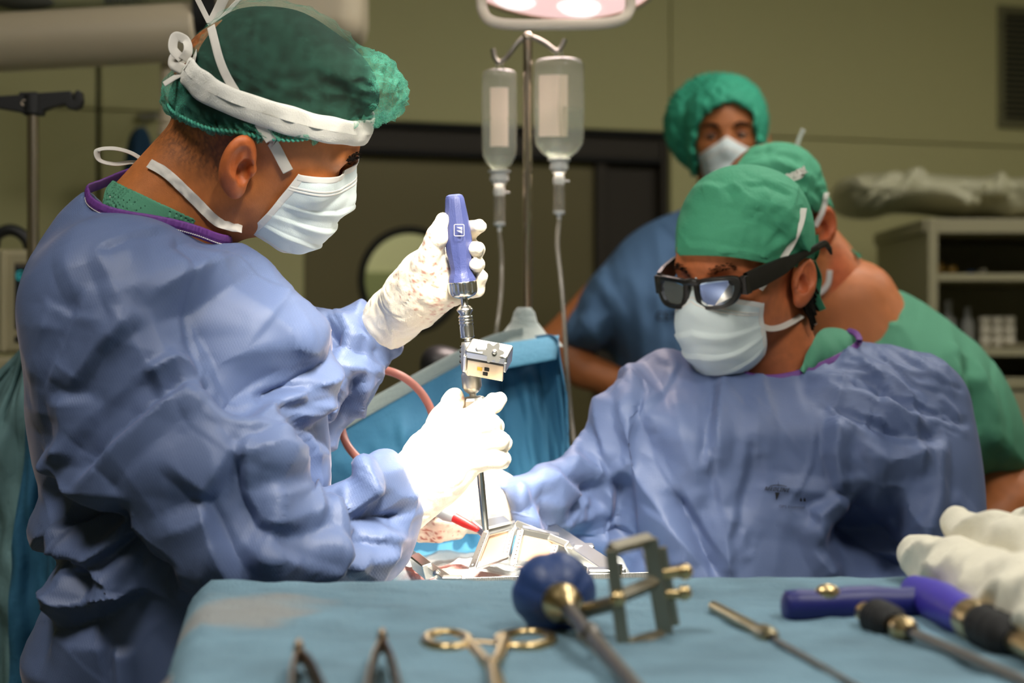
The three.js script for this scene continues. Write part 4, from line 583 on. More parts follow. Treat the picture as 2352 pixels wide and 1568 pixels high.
  localRibbon('mask_tie', wrap(0.004, 1748, 748, 1770, 754, 1795, 750, 1820, 738, 1842, 724), 0.009, null, who, M.tie, V(-0.2, 0.4, 0.9));
  localRibbon('tie_tail', [P(1845, 722, DB + 0.02), P(1862, 735, DB + 0.02), P(1868, 748, DB + 0.02)], 0.012, null, who, M.tie, zN);
  localRibbon('tie_tail', [P(1790, 412, DB + 0.02), P(1822, 402, DB + 0.02), P(1852, 388, DB + 0.03)], 0.010, null, who, M.tie, V(0.2, 0.5, 0.8), { wave: 0.004 });
  localRibbon('tie_tail', [P(1805, 415, DB + 0.02), P(1835, 405, DB + 0.02), P(1845, 395, DB + 0.03)], 0.008, null, who, M.tie, V(0.6, 0.5, 0.5));

  // gown
  const dArm = (px) => lerp(2.2, 2.40, clamp((px - 1180) / 260, 0, 1));
  const trunkOut = smoothLine([[1590, 812], [1530, 800], [1470, 828], [1415, 880], [1390, 960], [1395, 1060], [1400, 1160], [1398, 1260], [1370, 1340], [1340, 1460], [1340, 1700], [1500, 1760], [2100, 1760], [2240, 1700], [2246, 1400], [2246, 1250], [2240, 1130], [2222, 1030], [2186, 960], [2140, 898], [2085, 838], [2030, 800], [1975, 778], [1900, 772], [1800, 780], [1700, 795], [1640, 800]].map(([x, y]) => P(x, y, DB)), 3);
  const trunk = bolster(trunkOut, -DB - 0.03, (x, y) => lerp(0.095, 0.17, smooth(P(0, 800, DB).y, P(0, 1000, DB).y, y)), 0.12);
  const armOut = smoothLine([[1120, 1108], [1128, 1096], [1175, 1094], [1215, 1080], [1232, 1066], [1290, 1050], [1330, 1010], [1372, 940], [1420, 880], [1480, 900], [1500, 1000], [1490, 1120], [1460, 1230], [1400, 1290], [1320, 1275], [1240, 1238], [1185, 1215], [1176, 1195], [1178, 1165], [1150, 1140]].map(([x, y]) => P(x, y, dArm(x))), 3);
  const arm = bolster(armOut, (x) => lerp(-2.2, -2.37, smooth(0.0, 0.12, x)), 0.062, 0.05), far = cone(P(2090, 950, DB - 0.0), P(2120, 1300, DB - 0.08), 0.085, 0.085);
  const rimPx = [[1675, 842], [1720, 862], [1770, 867], [1820, 860], [1870, 844], [1920, 822], [1955, 802], [1974, 782], [1966, 765], [1945, 757]];
  const gown0 = (x, y, z) => { let d = smin(trunk(x, y, z), arm(x, y, z), 0.02); return smin(d, far(x, y, z), 0.04); };
  const holeOut = polyDist([...rimPx, [1900, 700], [1600, 700], [1630, 800]].map(([x, y]) => P(x, y, DB))), gownF = (x, y, z) => Math.max(gown0(x, y, z), z > -DB - 0.05 ? -holeOut(x * -DB / z, EYE + (y - EYE) * -DB / z) : -1);
  const gg = net(gownF, V(P(1100, 0, 2.2).x, P(0, 1740, DB).y, -2.66), V(P(2275, 0, DB).x, P(0, 760, DB).y, -2.1), 0.004);
  const L = pxLine, T = 2.24, A = 2.26;
  folds(gg, [
    [L(T, 1690, 860, 1655, 970, 1625, 1090), 0.010, 0.03, 0.012], [L(T, 1655, 900, 1640, 1000, 1640, 1100, 1660, 1200), -0.005, 0.006, 0.02], [L(T, 1735, 1000, 1730, 1100, 1700, 1200), -0.006, 0.02, 0.01], [L(T, 1460, 830, 1500, 900, 1520, 1000), 0.008, 0.02, 0.04], [L(T, 1760, 870, 1745, 980, 1740, 1080), 0.006, 0.03, 0.03], [L(T, 1460, 850, 1445, 960, 1480, 1080, 1560, 1220, 1660, 1340), 0.014, 0.02, 0.045], [L(T, 1540, 1130, 1600, 1240, 1665, 1345), -0.014, 0.018, 0.012],
    [L(T, 1690, 1170, 1672, 1240, 1680, 1340), 0.008, 0.012, 0.02], [L(T, 1620, 1140, 1610, 1240, 1615, 1340), -0.006, 0.02, 0.02], [L(T, 1560, 900, 1570, 1000, 1610, 1120), 0.006, 0.03, 0.03],
    [L(T, 1930, 960, 1918, 1040, 1942, 1140), 0.018, 0.05, 0.014], [L(T, 1942, 1140, 1905, 1170, 1870, 1190), 0.016, 0.03, 0.014], [L(T, 1872, 1188, 1900, 1260, 1940, 1340), 0.014, 0.02, 0.03], [L(T, 1780, 1120, 1860, 1130, 1938, 1140), 0.006, 0.02, 0.02], [L(T, 1965, 1000, 2040, 1060, 2150, 1040), 0.012, 0.03, 0.03], [L(T, 1962, 1150, 2010, 1185, 2090, 1180), -0.032, 0.035, 0.05], [L(T, 1930, 1200, 2010, 1290, 2050, 1360), -0.045, 0.05, 0.05], [L(T, 2010, 1180, 2060, 1260, 2070, 1350), -0.035, 0.04, 0.05], [L(T, 2010, 1010, 2010, 1120, 2000, 1230), 0.010, 0.04, 0.03], [L(T, 2170, 1000, 2160, 1130, 2120, 1260), 0.010, 0.02, 0.04],
    [L(T, 1880, 870, 1980, 900, 2090, 970, 2170, 1000), 0.012, 0.02, 0.03], [L(T, 1960, 890, 2040, 910, 2130, 960), -0.010, 0.014, 0.014], [L(T, 1990, 830, 2070, 860, 2150, 940), 0.008, 0.014, 0.02], [L(T, 2190, 1010, 2100, 1010, 2020, 980), -0.010, 0.014, 0.02],
    [L(A, 1232, 1070, 1290, 1120, 1350, 1160, 1400, 1220), 0.012, 0.014, 0.03], [L(A, 1190, 1090, 1200, 1150, 1240, 1220), 0.010, 0.012, 0.02], [L(A, 1240, 1100, 1260, 1180, 1300, 1250), -0.010, 0.014, 0.016], [L(A, 1290, 1060, 1370, 1090, 1400, 1080), 0.012, 0.02, 0.02], [L(A, 1320, 1130, 1380, 1200, 1440, 1220), -0.014, 0.03, 0.03], [L(A, 1395, 900, 1390, 1000, 1400, 1080), 0.008, 0.02, 0.03], [L(A, 1300, 1240, 1370, 1260, 1440, 1240), -0.012, 0.03, 0.03], [L(A, 1430, 1090, 1440, 1180, 1440, 1290), -0.022, 0.02, 0.014],
    ...randomFolds(44, 70, [P(1420, 0, T).x, P(2240, 0, T).x, P(0, 1345, T).y, P(0, 830, T).y], 0.0008, 0.003, 0.04, 0.14, 0.006, 0.03, Math.PI / 2, 1.8), ...randomFolds(46, 40, [P(1900, 0, T).x, P(2230, 0, T).x, P(0, 1000, T).y, P(0, 810, T).y], 0.001, 0.003, 0.04, 0.10, 0.004, 0.014, -0.6, 0.8), ...randomFolds(45, 30, [P(1130, 0, A).x, P(1440, 0, A).x, P(0, 1260, A).y, P(0, 1000, A).y], 0.0008, 0.003, 0.03, 0.09, 0.006, 0.02)], 1.5);
  crumple(gg, 0.0012, 0.10, 77);
  const skirt = net(bolster([[1350, 1700], [1400, 2400], [1450, 2800], [2150, 2800], [2200, 2400], [2240, 1700]].map(([x, y]) => P(x, y, DB)), -DB - 0.03, 0.17, 0.14), V(0.05, 0.08, -2.65), V(0.7, 0.82, -2.2), 0.02);
  const gownGeo = boxUV(gg, 0.05); wpart('gown', mergeGeometries([gownGeo, boxUV(skirt, 0.05)]), M.gownFar, who, 'blue surgical gown printed with a small black logo');

  // neck binding and scrub collar
  const rimC = new THREE.CatmullRomCurve3(rimPx.map(([x, y]) => V(x, y, 0))), rim = [];
  for (let i = 0; i <= 60; i++) { const t = i / 60, q = rimC.getPoint(t); rim.push(t < 0.78 ? hit(gown0, q.x, q.y, 0.0015, 2.0, DB) : P(q.x, q.y, DB - lerp(0.02, -0.03, (t - 0.78) / 0.22))); }
  wpart('neck_binding', ribbon(rim, 0.0085, V(-0.1, 0.35, 0.95), 0.002, 80), M.purple, who, 'purple bound neckline');
  const sTop = new THREE.CatmullRomCurve3([P(1838, 850, DB - 0.055), P(1852, 815, DB - 0.045), P(1872, 775, DB - 0.03), P(1890, 756, DB - 0.005), P(1930, 756, DB + 0.02), P(1960, 768, DB + 0.03)]), sBot = new THREE.CatmullRomCurve3([P(1846, 862, DB - 0.05), P(1876, 848, DB - 0.04), P(1915, 830, DB - 0.03), P(1950, 812, DB - 0.015), P(1968, 795, DB), P(1972, 785, DB + 0.01)]);
  wpart('scrub_collar', thicken(grid(40, 16, (u, v) => { const a = sTop.getPoint(u), c = sBot.getPoint(u); return a.lerp(c, v).add(V(0, 0, 0.006 * Math.sin(v * Math.PI) + 0.0025 * Math.sin(u * 26 + v * 4))); }, [1, 1]), 0.0012), M.scrubGreen, who, 'green scrub collar inside the gown');

  // printed logo: wrapped on the cloth
  const caster = new THREE.Mesh(gownGeo, M.gownFar), ray = new THREE.Raycaster(); caster.updateMatrixWorld();
  const print = canvasTexture(512, 360, (c, w, h) => { c.clearRect(0, 0, w, h); c.fillStyle = '#0a0c12'; c.textAlign = 'center'; c.save(); c.translate(145, 118); c.transform(1, 0.08, -0.1, 1, 0, 0); c.font = 'bold italic 58px sans-serif'; c.fillText('MEDLINE', 0, 18); c.restore(); c.beginPath(); c.moveTo(160, 10); c.lineTo(168, 78); c.lineTo(160, 80); c.closePath(); c.fill(); c.beginPath(); c.moveTo(128, 150); c.lineTo(176, 152); c.lineTo(140, 246); c.closePath(); c.fill(); c.beginPath(); c.moveTo(70, 78); c.quadraticCurveTo(150, 48, 250, 84); c.lineTo(246, 90); c.quadraticCurveTo(150, 60, 74, 86); c.closePath(); c.fill();
    c.font = '44px sans-serif'; c.save(); c.transform(1, 0.05, 0, 1, 0, 0); c.fillText('OPS Essential', 300, 318); c.restore(); for (const x of [392, 430]) { c.beginPath(); c.moveTo(x, 206); c.quadraticCurveTo(x + 24, 248, x, 256); c.quadraticCurveTo(x - 24, 248, x, 206); c.fill(); } });
  mat('gownPrint', 0xffffff, 0.7, { map: print, transparent: true, polygonOffset: true, polygonOffsetFactor: -1 });
  const pg = grid(24, 16, (u, v) => { const a = P(lerp(1752, 1866, u), lerp(1172, 1100, v), 1), dir = a.clone().sub(V(0, EYE, 0)).normalize(); ray.set(V(0, EYE, 0), dir); ray.near = 1.9; const h = ray.intersectObject(caster)[0]; return h ? h.point.clone().addScaledVector(dir, -0.0022) : P(lerp(1752, 1866, u), lerp(1172, 1100, v), 2.24); });
  wpart('gown_print', pg, M.gownPrint, who, 'black maker logo and words printed on the chest');

  // glasses
  const gl = thing('display_glasses', 'black display glasses with mirrored lenses worn by the gowned assistant', 'glasses');
  const put = (name, g, m2, label) => { g.applyMatrix4(hm); return part(name, g, m2, gl, label); };
  mat('frameBlack', rgb(0.018, 0.016, 0.014), 0.38); mat('mirror', rgb(0.55, 0.62, 0.72), 0.06, { metalness: 0.85, iridescence: 1, iridescenceIOR: 1.8, iridescenceThicknessRange: [280, 280] });
  mat('lensClear', rgb(0.5, 0.55, 0.6), 0.03, { transmission: 0.75, thickness: 0, ior: 1.7 });
  const lensShape = (k, inset) => { const w = [[0.0065, 0.014], [0.030, 0.0185], [0.0585, 0.0175], [0.0635, 0.010], [0.060, -0.008], [0.050, -0.0185], [0.030, -0.022], [0.014, -0.020], [0.008, -0.010], [0.0055, 0.004]]; const c = [0.034, -0.001]; return smoothLine(w.map(([x, y]) => V(k * (c[0] + (x - c[0]) * inset), c[1] + (y - c[1]) * inset, 0)), 4).map((p) => [p.x, p.y]); };
  const bend = (g, tilt = 0.05) => { const p = g.attributes.position; for (let i = 0; i < p.count; i++) { const x = p.getX(i), y = p.getY(i); p.setXYZ(i, x * 1.06, y + 0.012, p.getZ(i) + 0.122 - x * x * 4.2 - y * tilt * 2); } g.computeVertexNormals(); return g; };
  for (const k of [-1, 1]) {
    const path = new THREE.Path(lensShape(k, 0.80).map(([x, y]) => new THREE.Vector2(x, y)));
    const fr = extrude(lensShape(k, 1.0), 0.006, 0.0012, [path]); put('rim', toCreasedNormals(bend(fr), 0.6), M.frameBlack);
    const ln = extrude(lensShape(k, 0.82), 0.0015, 0, []); ln.translate(0, 0, 0.002); put('lens', bend(ln), M.mirror, 'mirrored display lens');
    const tm = [[0.071, 0.02, 0.100], [0.080, 0.024, 0.075], [0.090, 0.030, 0.035], [0.097, 0.036, 0.0], [0.100, 0.040, -0.035], [0.098, 0.040, -0.065], [0.094, 0.026, -0.085]], hs = [0.014, 0.0145, 0.012, 0.0055, 0.0045, 0.005, 0.0055], cv = new THREE.CatmullRomCurve3(tm.map(([x, y, z]) => V(k * x, y, z)));
    put('temple', toCreasedNormals(grid(12, 60, (u, v) => { const p = cv.getPoint(v), i = v * 6, a = Math.min(5, Math.floor(i)), h = lerp(hs[a], hs[a + 1], i - a), t = lerp(0.0042, 0.0022, v), th = u * Math.PI * 2, c = Math.cos(th), s2 = Math.sin(th), q = Math.pow(Math.abs(c), 0.4) * Math.sign(c), w = Math.pow(Math.abs(s2), 0.4) * Math.sign(s2); return p.add(V(q * t, w * h, 0)); }), 0.7), M.frameBlack);
    put('hinge_block', at(box(0.010, 0.026, 0.014, 0.002), k * 0.0705, 0.018, 0.100), M.frameBlack);
    put('nose_pad', at(new THREE.SphereGeometry(1, 12, 8).scale(0.003, 0.008, 0.004), k * 0.011, -0.001, 0.114), M.frameBlack);
  }
  put('bridge', tube([V(-0.012, 0.024, 0.122), V(0, 0.026, 0.124), V(0.012, 0.024, 0.122)], 0.0055, 20, 10), M.frameBlack);
  put('camera_eye', at(new THREE.SphereGeometry(0.0055, 16, 10).scale(1, 1, 0.4), 0.056, 0.024, 0.112), M.rubber);
}
// the assistant's gloved hand
{
  const Q = P, f1 = union(0.015, chain([Q(1188, 1165, 2.22), Q(1120, 1150, 2.2), Q(1060, 1150, 2.17), Q(1015, 1165, 2.15)], [0.034, 0.038, 0.035, 0.03], 0.02), chain([Q(1050, 1175, 2.15), Q(1000, 1195, 2.12)], [0.022, 0.016]));
  const f2 = union(0.002, chain([Q(1055, 1200, 2.13), Q(1010, 1200, 2.11), Q(968, 1203, 2.11)], [0.013, 0.0115, 0.0095]), chain([Q(1050, 1215, 2.14), Q(1005, 1224, 2.115), Q(965, 1228, 2.115)], [0.013, 0.0115, 0.0095]), chain([Q(1030, 1160, 2.13), Q(1000, 1158, 2.11), Q(985, 1166, 2.105)], [0.013, 0.011, 0.009]));
  wpart('glove', gloveGeo((x, y, z) => smin(f1(x, y, z), f2(x, y, z), 0.006), Q(930, 1290, 2.15).add(V(0, 0, -0.08)), Q(1225, 1080, 2.15).add(V(0, 0, 0.12)), [[Q(990, 1225, 2.1), 0.035, 0.9], [Q(1020, 1200, 2.1), 0.02, 0.4]], 0.003), M.glove, assistant, 'cream latex glove with bloodied fingers');
}
// ---------------------------------------------------------------- two more people behind
{
  const DC = 3.8, who = thing('person', 'onlooker in blue scrubs and green bouffant cap standing by the dark doorway', 'person', V((1600 - CX) / F * DC, 0, -DC));
  const S = 0.97, hm = pose(P(1669, 328, DC), -0.12, 0.10, 0.04, S), inv = hm.clone().invert(), ie = inv.elements, skin = [0.46, 0.155, 0.05];
  const toWorld = (f) => (x, y, z) => S * f(ie[0] * x + ie[4] * y + ie[8] * z + ie[12], ie[1] * x + ie[5] * y + ie[9] * z + ie[13], ie[2] * x + ie[6] * y + ie[10] * z + ie[14]);
  const neckBase = P(1655, 500, DC + 0.03).applyMatrix4(inv), hf = headField({ neck: neckBase });
  const hd = skinGeo(hf, V(-0.11, -0.25, -0.2), V(0.11, 0.16, 0.14), 0.004, hm, skin);
  const Q = P, armL = union(0.02, chain([Q(1440, 640, DC), Q(1310, 770, DC - 0.02), Q(1275, 800, DC - 0.02)], [0.06, 0.05, 0.046]), chain([Q(1278, 800, DC - 0.02), Q(1340, 850, DC - 0.05), Q(1420, 880, DC - 0.08), Q(1470, 890, DC - 0.1)], [0.044, 0.040, 0.034, 0.03]));
  const bodyF = union(0.04, cone(P(1660, 500, DC), P(1620, 900, DC), 0.08, 0.12), armL, legsField(V((1620 - CX) / F * DC, 1, -DC), 0.9));
  wpart('body', mergeGeometries([hd, skinGeo(bodyF, V(0.0, 0, -4.1), V(0.75, 1.65, -3.55), 0.014, null, skin)]), M.skin, who, 'bare forearms and brow');
  for (const k of [-1, 1]) {
    const e = tube([onto(hf, V(k * 0.014, 0.037, 0.1), 0.0004), onto(hf, V(k * 0.03, 0.042, 0.095), 0.0004), onto(hf, V(k * 0.05, 0.036, 0.085), 0.0004)], 0.0032, 20, 6); e.applyMatrix4(hm); wpart('eyebrow', e, M.hair, who);
    const l = at(new THREE.SphereGeometry(0.0118, 20, 14), k * 0.032, 0.0145, 0.0812); l.applyMatrix4(hm); wpart('eye', l, M.eyeWhite || mat('eyeWhite', rgb(0.5, 0.45, 0.4), 0.25), who);
    const i = at(new THREE.SphereGeometry(0.0065, 16, 10), k * 0.032 - 0.002, 0.012, 0.0875); i.applyMatrix4(hm); wpart('iris', i, M.rubber, who);
    const lid = tube([V(k * 0.019, 0.016, 0.0895), V(k * 0.032, 0.0205, 0.0945), V(k * 0.046, 0.015, 0.087)], 0.0032, 16, 8); lid.applyMatrix4(hm); paint(lid, () => [0.33, 0.15, 0.09]); wpart('eyelid', lid, M.skin, who);
  }
  const capOut = smoothLine([[1600, 402], [1570, 392], [1540, 360], [1526, 320], [1528, 280], [1545, 240], [1575, 205], [1620, 180], [1675, 172], [1720, 182], [1748, 215], [1760, 250], [1764, 300], [1762, 330], [1740, 326], [1734, 290], [1722, 252], [1690, 236], [1640, 246], [1608, 280], [1594, 330], [1597, 370]].map(([x, y]) => P(x, y, DC)), 3);
  const rim2 = polyDist(capOut), cone2 = (x, y, z) => rim2(x * -DC / z, EYE + (y - EYE) * -DC / z), bald = toWorld(headField({ noEars: true, neck: neckBase }));
  const backCap = ell(P(1644, 286, DC + 0.055), 0.113, 0.112, 0.1);
  const capF = (x, y, z) => smin(backCap(x, y, z), Math.max(bald(x, y, z) - 0.014, cone2(x, y, z)), 0.01);
  const capG = net(capF, P(1500, 430, DC).add(V(0, 0, -0.2)), P(1790, 150, DC).add(V(0, 0, 0.16)), 0.0055); { const p = capG.attributes.position, n = capG.attributes.normal; for (let i = 0; i < p.count; i++) { const x = p.getX(i), y = p.getY(i), z = p.getZ(i), d = 0.004 * (1 - 2 * Math.abs(noise3(x * 30, y * 18, z * 30))) + 0.003 * Math.sin(60 * Math.atan2(x - 0.46, y - 1.75)) * smooth(0.02, 0, -cone2(x, y, z)); p.setXYZ(i, x + n.getX(i) * d, y + n.getY(i) * d, z + n.getZ(i) * d); } capG.computeVertexNormals(); }
  mat('bouffantDeep', rgb(0.035, 0.36, 0.22), 0.75);
  wpart('bouffant_cap', boxUV(capG, 0.1), M.bouffantDeep, who, 'green bouffant cap framing the face');
  const mf0 = headField({ noEars: true }), puff = ell(V(0, -0.045, 0.09), 0.045, 0.055, 0.036), mf = (x, y, z) => smin(mf0(x, y, z), puff(x, y, z), 0.02);
  maskParts(mf, { side: 1.05, sideLow: 1.0, topMid: 0.58, topSide: 0.2, seed: 14, crumple: 0.001 }, hm, who);
  for (const k of [-1, 1]) { const e = tube([V(k * 0.062, -0.018, 0.062), V(k * 0.074, -0.012, 0.03), V(k * 0.084, -0.008, 0.0)].map((p) => onto(hf, p, 0.001)), 0.0012, 16, 6); e.applyMatrix4(hm); wpart('ear_loop', e, M.tie, who); }
  const out = smoothLine([[1600, 470], [1545, 488], [1490, 512], [1440, 545], [1400, 590], [1372, 622], [1340, 660], [1300, 720], [1284, 770], [1300, 800], [1350, 812], [1390, 806], [1420, 850], [1425, 1000], [1420, 1500], [1800, 1500], [1880, 1000], [1950, 700], [1950, 600], [1920, 540], [1800, 480], [1700, 460]].map(([x, y]) => P(x, y, DC)), 3);
  const sc = net((x, y, z) => bolster(out, -DC, (a, b) => lerp(0.08, 0.15, smooth(P(0, 470, DC).y, P(0, 700, DC).y, b)), 0.1)(x, y, z), V(P(1260, 0, DC).x, P(0, 1480, DC).y, -4.0), V(P(1980, 0, DC).x, P(0, 440, DC).y, -3.6), 0.008);
  const T = 3.66, L = pxLine;
  folds(sc, [[L(T, 1450, 620, 1470, 720, 1485, 860), 0.010, 0.03, 0.02], [L(T, 1500, 640, 1515, 760, 1535, 880), 0.010, 0.02, 0.02], [L(T, 1545, 620, 1550, 740, 1560, 860), 0.008, 0.02, 0.02], [L(T, 1390, 680, 1400, 760, 1430, 860), -0.012, 0.03, 0.03], [L(T, 1330, 720, 1360, 760, 1400, 800), 0.010, 0.03, 0.03], [L(T, 1400, 600, 1380, 660, 1350, 720), 0.006, 0.02, 0.03], ...randomFolds(90, 30, [P(1300, 0, T).x, P(1600, 0, T).x, P(0, 880, T).y, P(0, 500, T).y], 0.002, 0.005, 0.08, 0.2, 0.012, 0.03, Math.PI / 2, 1.0)]);
  const scG = boxUV(sc, 0.06); wpart('scrub_top', scG, M.scrubBlue, who, 'short-sleeved blue scrub top lettered in black');
  const caster = new THREE.Mesh(scG, M.scrubBlue), ray = new THREE.Raycaster(); caster.updateMatrixWorld();
  const print = canvasTexture(256, 96, (c) => { c.clearRect(0, 0, 256, 96); c.fillStyle = '#0b1016'; c.font = 'bold 84px sans-serif'; c.fillText('CST:', 4, 78); });
  mat('scrubPrint', 0xffffff, 0.8, { map: print, transparent: true, polygonOffset: true, polygonOffsetFactor: -1 });
  wpart('scrub_print', grid(16, 8, (u, v) => { const px = lerp(1504, 1590, u), py = lerp(742, 710, v), dir = P(px, py, 1).sub(V(0, EYE, 0)).normalize(); ray.set(V(0, EYE, 0), dir); const h = ray.intersectObject(caster)[0]; return h ? h.point.clone().addScaledVector(dir, -0.003) : P(px, py, 3.66); }), M.scrubPrint, who, 'black letters on the chest');
  const tr = net(union(0.03, legsField(V((1620 - CX) / F * DC, 1, -DC), 0.95), cone(P(1560, 1380, DC), P(1720, 1380, DC), 0.11)), V(-0.05, 0.1, -4.05), V(0.9, 1.0, -3.5), 0.02); { const p = tr.attributes.position, n = tr.attributes.normal; for (let i = 0; i < p.count; i++) p.setXYZ(i, p.getX(i) + n.getX(i) * 0.02, p.getY(i), p.getZ(i) + n.getZ(i) * 0.02); tr.computeVertexNormals(); } wpart('trousers', boxUV(tr, 0.06), M.scrubBlue, who);
}
{
  const DD = 2.85, who = thing('person', 'person in green scrubs and green cap bending down behind the assistant, ear to camera', 'person', V((2050 - CX) / F * DD, 0, -DD - 0.05));
  const S = 1.0, hm = pose(P(1782, 525, DD), -0.85, 0.35, -0.05, S), inv = hm.clone().invert(), ie = inv.elements, skin = [0.55, 0.18, 0.06];
  const toWorld = (f) => (x, y, z) => S * f(ie[0] * x + ie[4] * y + ie[8] * z + ie[12], ie[1] * x + ie[5] * y + ie[9] * z + ie[13], ie[2] * x + ie[6] * y + ie[10] * z + ie[14]);
  const neckBase = P(1965, 720, DD + 0.04).applyMatrix4(inv), hf = headField({ neck: neckBase, neckR: 0.058 }), hw = toWorld(hf);
  const hd = skinGeo(hf, V(-0.11, -0.25, -0.24), V(0.11, 0.16, 0.14), 0.003, hm, skin, (x, y, z, b) => { const ear = smooth(0.076, 0.088, Math.abs(x)) * smooth(0.06, 0.0, Math.abs(z + 0.02)), h = smooth(0.0, 0.03, y) * (0.7 + 0.3 * noise3(x * 300, y * 100, z * 300)) * (1 - ear); return [lerp(b[0] * (1 + 0.1 * ear), 0.06, h * 0.8), lerp(b[1] * (1 - 0.25 * ear), 0.05, h * 0.8), lerp(b[2] * (1 - 0.25 * ear), 0.04, h * 0.8)]; });
  const bodyF = union(0.04, cone(P(1960, 700, DD + 0.03), P(2080, 1000, DD + 0.05), 0.075, 0.12), chain([P(2180, 900, DD + 0.06), P(2280, 1050, DD + 0.04), P(2325, 1150, DD - 0.02), P(2230, 1260, DD - 0.06)], [0.035, 0.045, 0.045, 0.035]), legsField(V((2080 - CX) / F * DD, 1, -DD - 0.05), 0.8));
  wpart('body', mergeGeometries([hd, skinGeo(bodyF, V(0.45, 0, -3.15), V(1.0, 1.45, -2.6), 0.014, null, skin)]), M.skin, who, 'tanned neck, large ear and bare arm');
  const capOut = smoothLine([[1690, 382], [1720, 345], [1760, 332], [1810, 332], [1850, 350], [1878, 385], [1892, 425], [1900, 455], [1912, 485], [1880, 490], [1850, 470], [1800, 470], [1720, 500], [1660, 480], [1660, 420]].map(([x, y]) => P(x, y, DD)), 3);
  const rim2 = polyDist(capOut), cone2 = (x, y, z) => rim2(x * -DD / z, EYE + (y - EYE) * -DD / z), bald = toWorld(headField({ noEars: true }));
  const puffy = bolster(capOut, -DD, 0.1, 0.085), capF = (x, y, z) => smin(puffy(x, y, z), Math.max(bald(x, y, z) - 0.009, cone2(x, y, z)), 0.01), capG = net(capF, P(1640, 520, DD).add(V(0, 0, -0.15)), P(1930, 310, DD).add(V(0, 0, 0.15)), 0.004), dC = DD - 0.1;
  folds(capG, [[pxLine(dC, 1700, 390, 1780, 370, 1850, 400, 1880, 440), 0.005, 0.02, 0.014], [pxLine(dC, 1760, 345, 1830, 360, 1870, 400), -0.004, 0.01, 0.014], [pxLine(dC, 1800, 430, 1850, 440, 1890, 470), 0.004, 0.01, 0.02], ...randomFolds(55, 25, [P(1690, 0, dC).x, P(1900, 0, dC).x, P(0, 480, dC).y, P(0, 340, dC).y], 0.0008, 0.0025, 0.03, 0.08, 0.005, 0.012)]);
  wpart('surgical_cap', boxUV(capG, 0.12), M.capCloth, who, 'green cloth cap with trailing ties');
  localRibbon('cap_tie', [P(1915, 560, DD + 0.02), P(1940, 566, DD), P(1965, 580, DD), P(1976, 590, DD - 0.01)], 0.008, null, who, M.capCloth, V(0.2, 0.8, 0.6), { wave: 0.003 });
  localRibbon('cap_tie', [P(1912, 565, DD + 0.02), P(1925, 590, DD), P(1932, 618, DD)], 0.009, null, who, M.capCloth, V(-0.3, 0, 1));
  const cov = (x, y, z) => Math.min(capF(x, y, z), hw(x, y, z)), wrap = (off, ...xy) => { const q = []; xy = dense(xy); for (let i = 0; i < xy.length; i += 2) q.push(hit(cov, xy[i], xy[i + 1], off, 2.45)); return q; };
  localRibbon('mask_tie', wrap(0.003, 1898, 442, 1894, 470, 1884, 498, 1872, 520), 0.008, null, who, M.tie, V(-0.3, 0.1, 0.95));
  localRibbon('mask_tie', wrap(0.003, 1906, 620, 1902, 650, 1888, 668, 1874, 676), 0.009, null, who, M.tie, V(-0.3, 0.1, 0.95));
  localRibbon('tie_tail', [P(1828, 345, DD), P(1836, 318, DD), P(1846, 296, DD)], 0.008, null, who, M.tie, V(0, 0, 1));
  const out = smoothLine([[1935, 648], [1985, 645], [2050, 655], [2110, 675], [2170, 715], [2220, 755], [2262, 790], [2310, 850], [2350, 930], [2370, 1010], [2368, 1080], [2330, 1102], [2240, 1112], [2180, 1200], [2160, 1400], [2160, 1700], [1850, 1700], [1880, 1100], [1900, 900], [1900, 770], [1945, 770], [1965, 720]].map(([x, y]) => P(x, y, DD)), 3);
  const trunk = bolster(out, -DD - 0.06, (a, b) => lerp(0.1, 0.17, smooth(P(0, 660, DD).y, P(0, 850, DD).y, b)), 0.12);
  const sc = net((x, y, z) => trunk(x, y, z), V(P(1840, 0, DD).x, P(0, 1690, DD).y, -3.1), V(P(2400, 0, DD).x, P(0, 620, DD).y, -2.62), 0.006), T = 2.74, L = pxLine;
  folds(sc, [[L(T, 2010, 672, 2040, 720, 2070, 740), 0.010, 0.012, 0.014], [L(T, 2035, 672, 2060, 720, 2095, 730), -0.008, 0.012, 0.014], [L(T, 2200, 790, 2230, 850, 2260, 900), 0.012, 0.014, 0.03], [L(T, 2225, 820, 2240, 900, 2240, 1000), -0.02, 0.02, 0.02], [L(T, 2255, 830, 2280, 920, 2300, 1040), 0.012, 0.02, 0.03], [L(T, 2200, 830, 2200, 960, 2190, 1080), 0.010, 0.03, 0.03], [L(T, 2110, 860, 2100, 960, 2090, 1080), 0.008, 0.03, 0.04], [L(T, 1985, 655, 1975, 720, 1970, 770), 0.004, 0.02, 0.005], ...randomFolds(95, 30, [P(1950, 0, T).x, P(2340, 0, T).x, P(0, 1100, T).y, P(0, 700, T).y], 0.001, 0.004, 0.06, 0.16, 0.01, 0.03, Math.PI / 2, 1.2)]);
  wpart('scrub_top', boxUV(sc, 0.06), M.scrubGreen, who, 'plain green scrub top stretched over the back');
  const tr = net(union(0.03, legsField(V((2080 - CX) / F * DD, 1, -DD - 0.05), 0.85)), V(0.4, 0.1, -3.1), V(0.95, 1.0, -2.6), 0.02); { const p = tr.attributes.position, n = tr.attributes.normal; for (let i = 0; i < p.count; i++) p.setXYZ(i, p.getX(i) + n.getX(i) * 0.02, p.getY(i), p.getZ(i) + n.getZ(i) * 0.02); tr.computeVertexNormals(); } wpart('trousers', boxUV(tr, 0.06), M.scrubGreen, who);
}
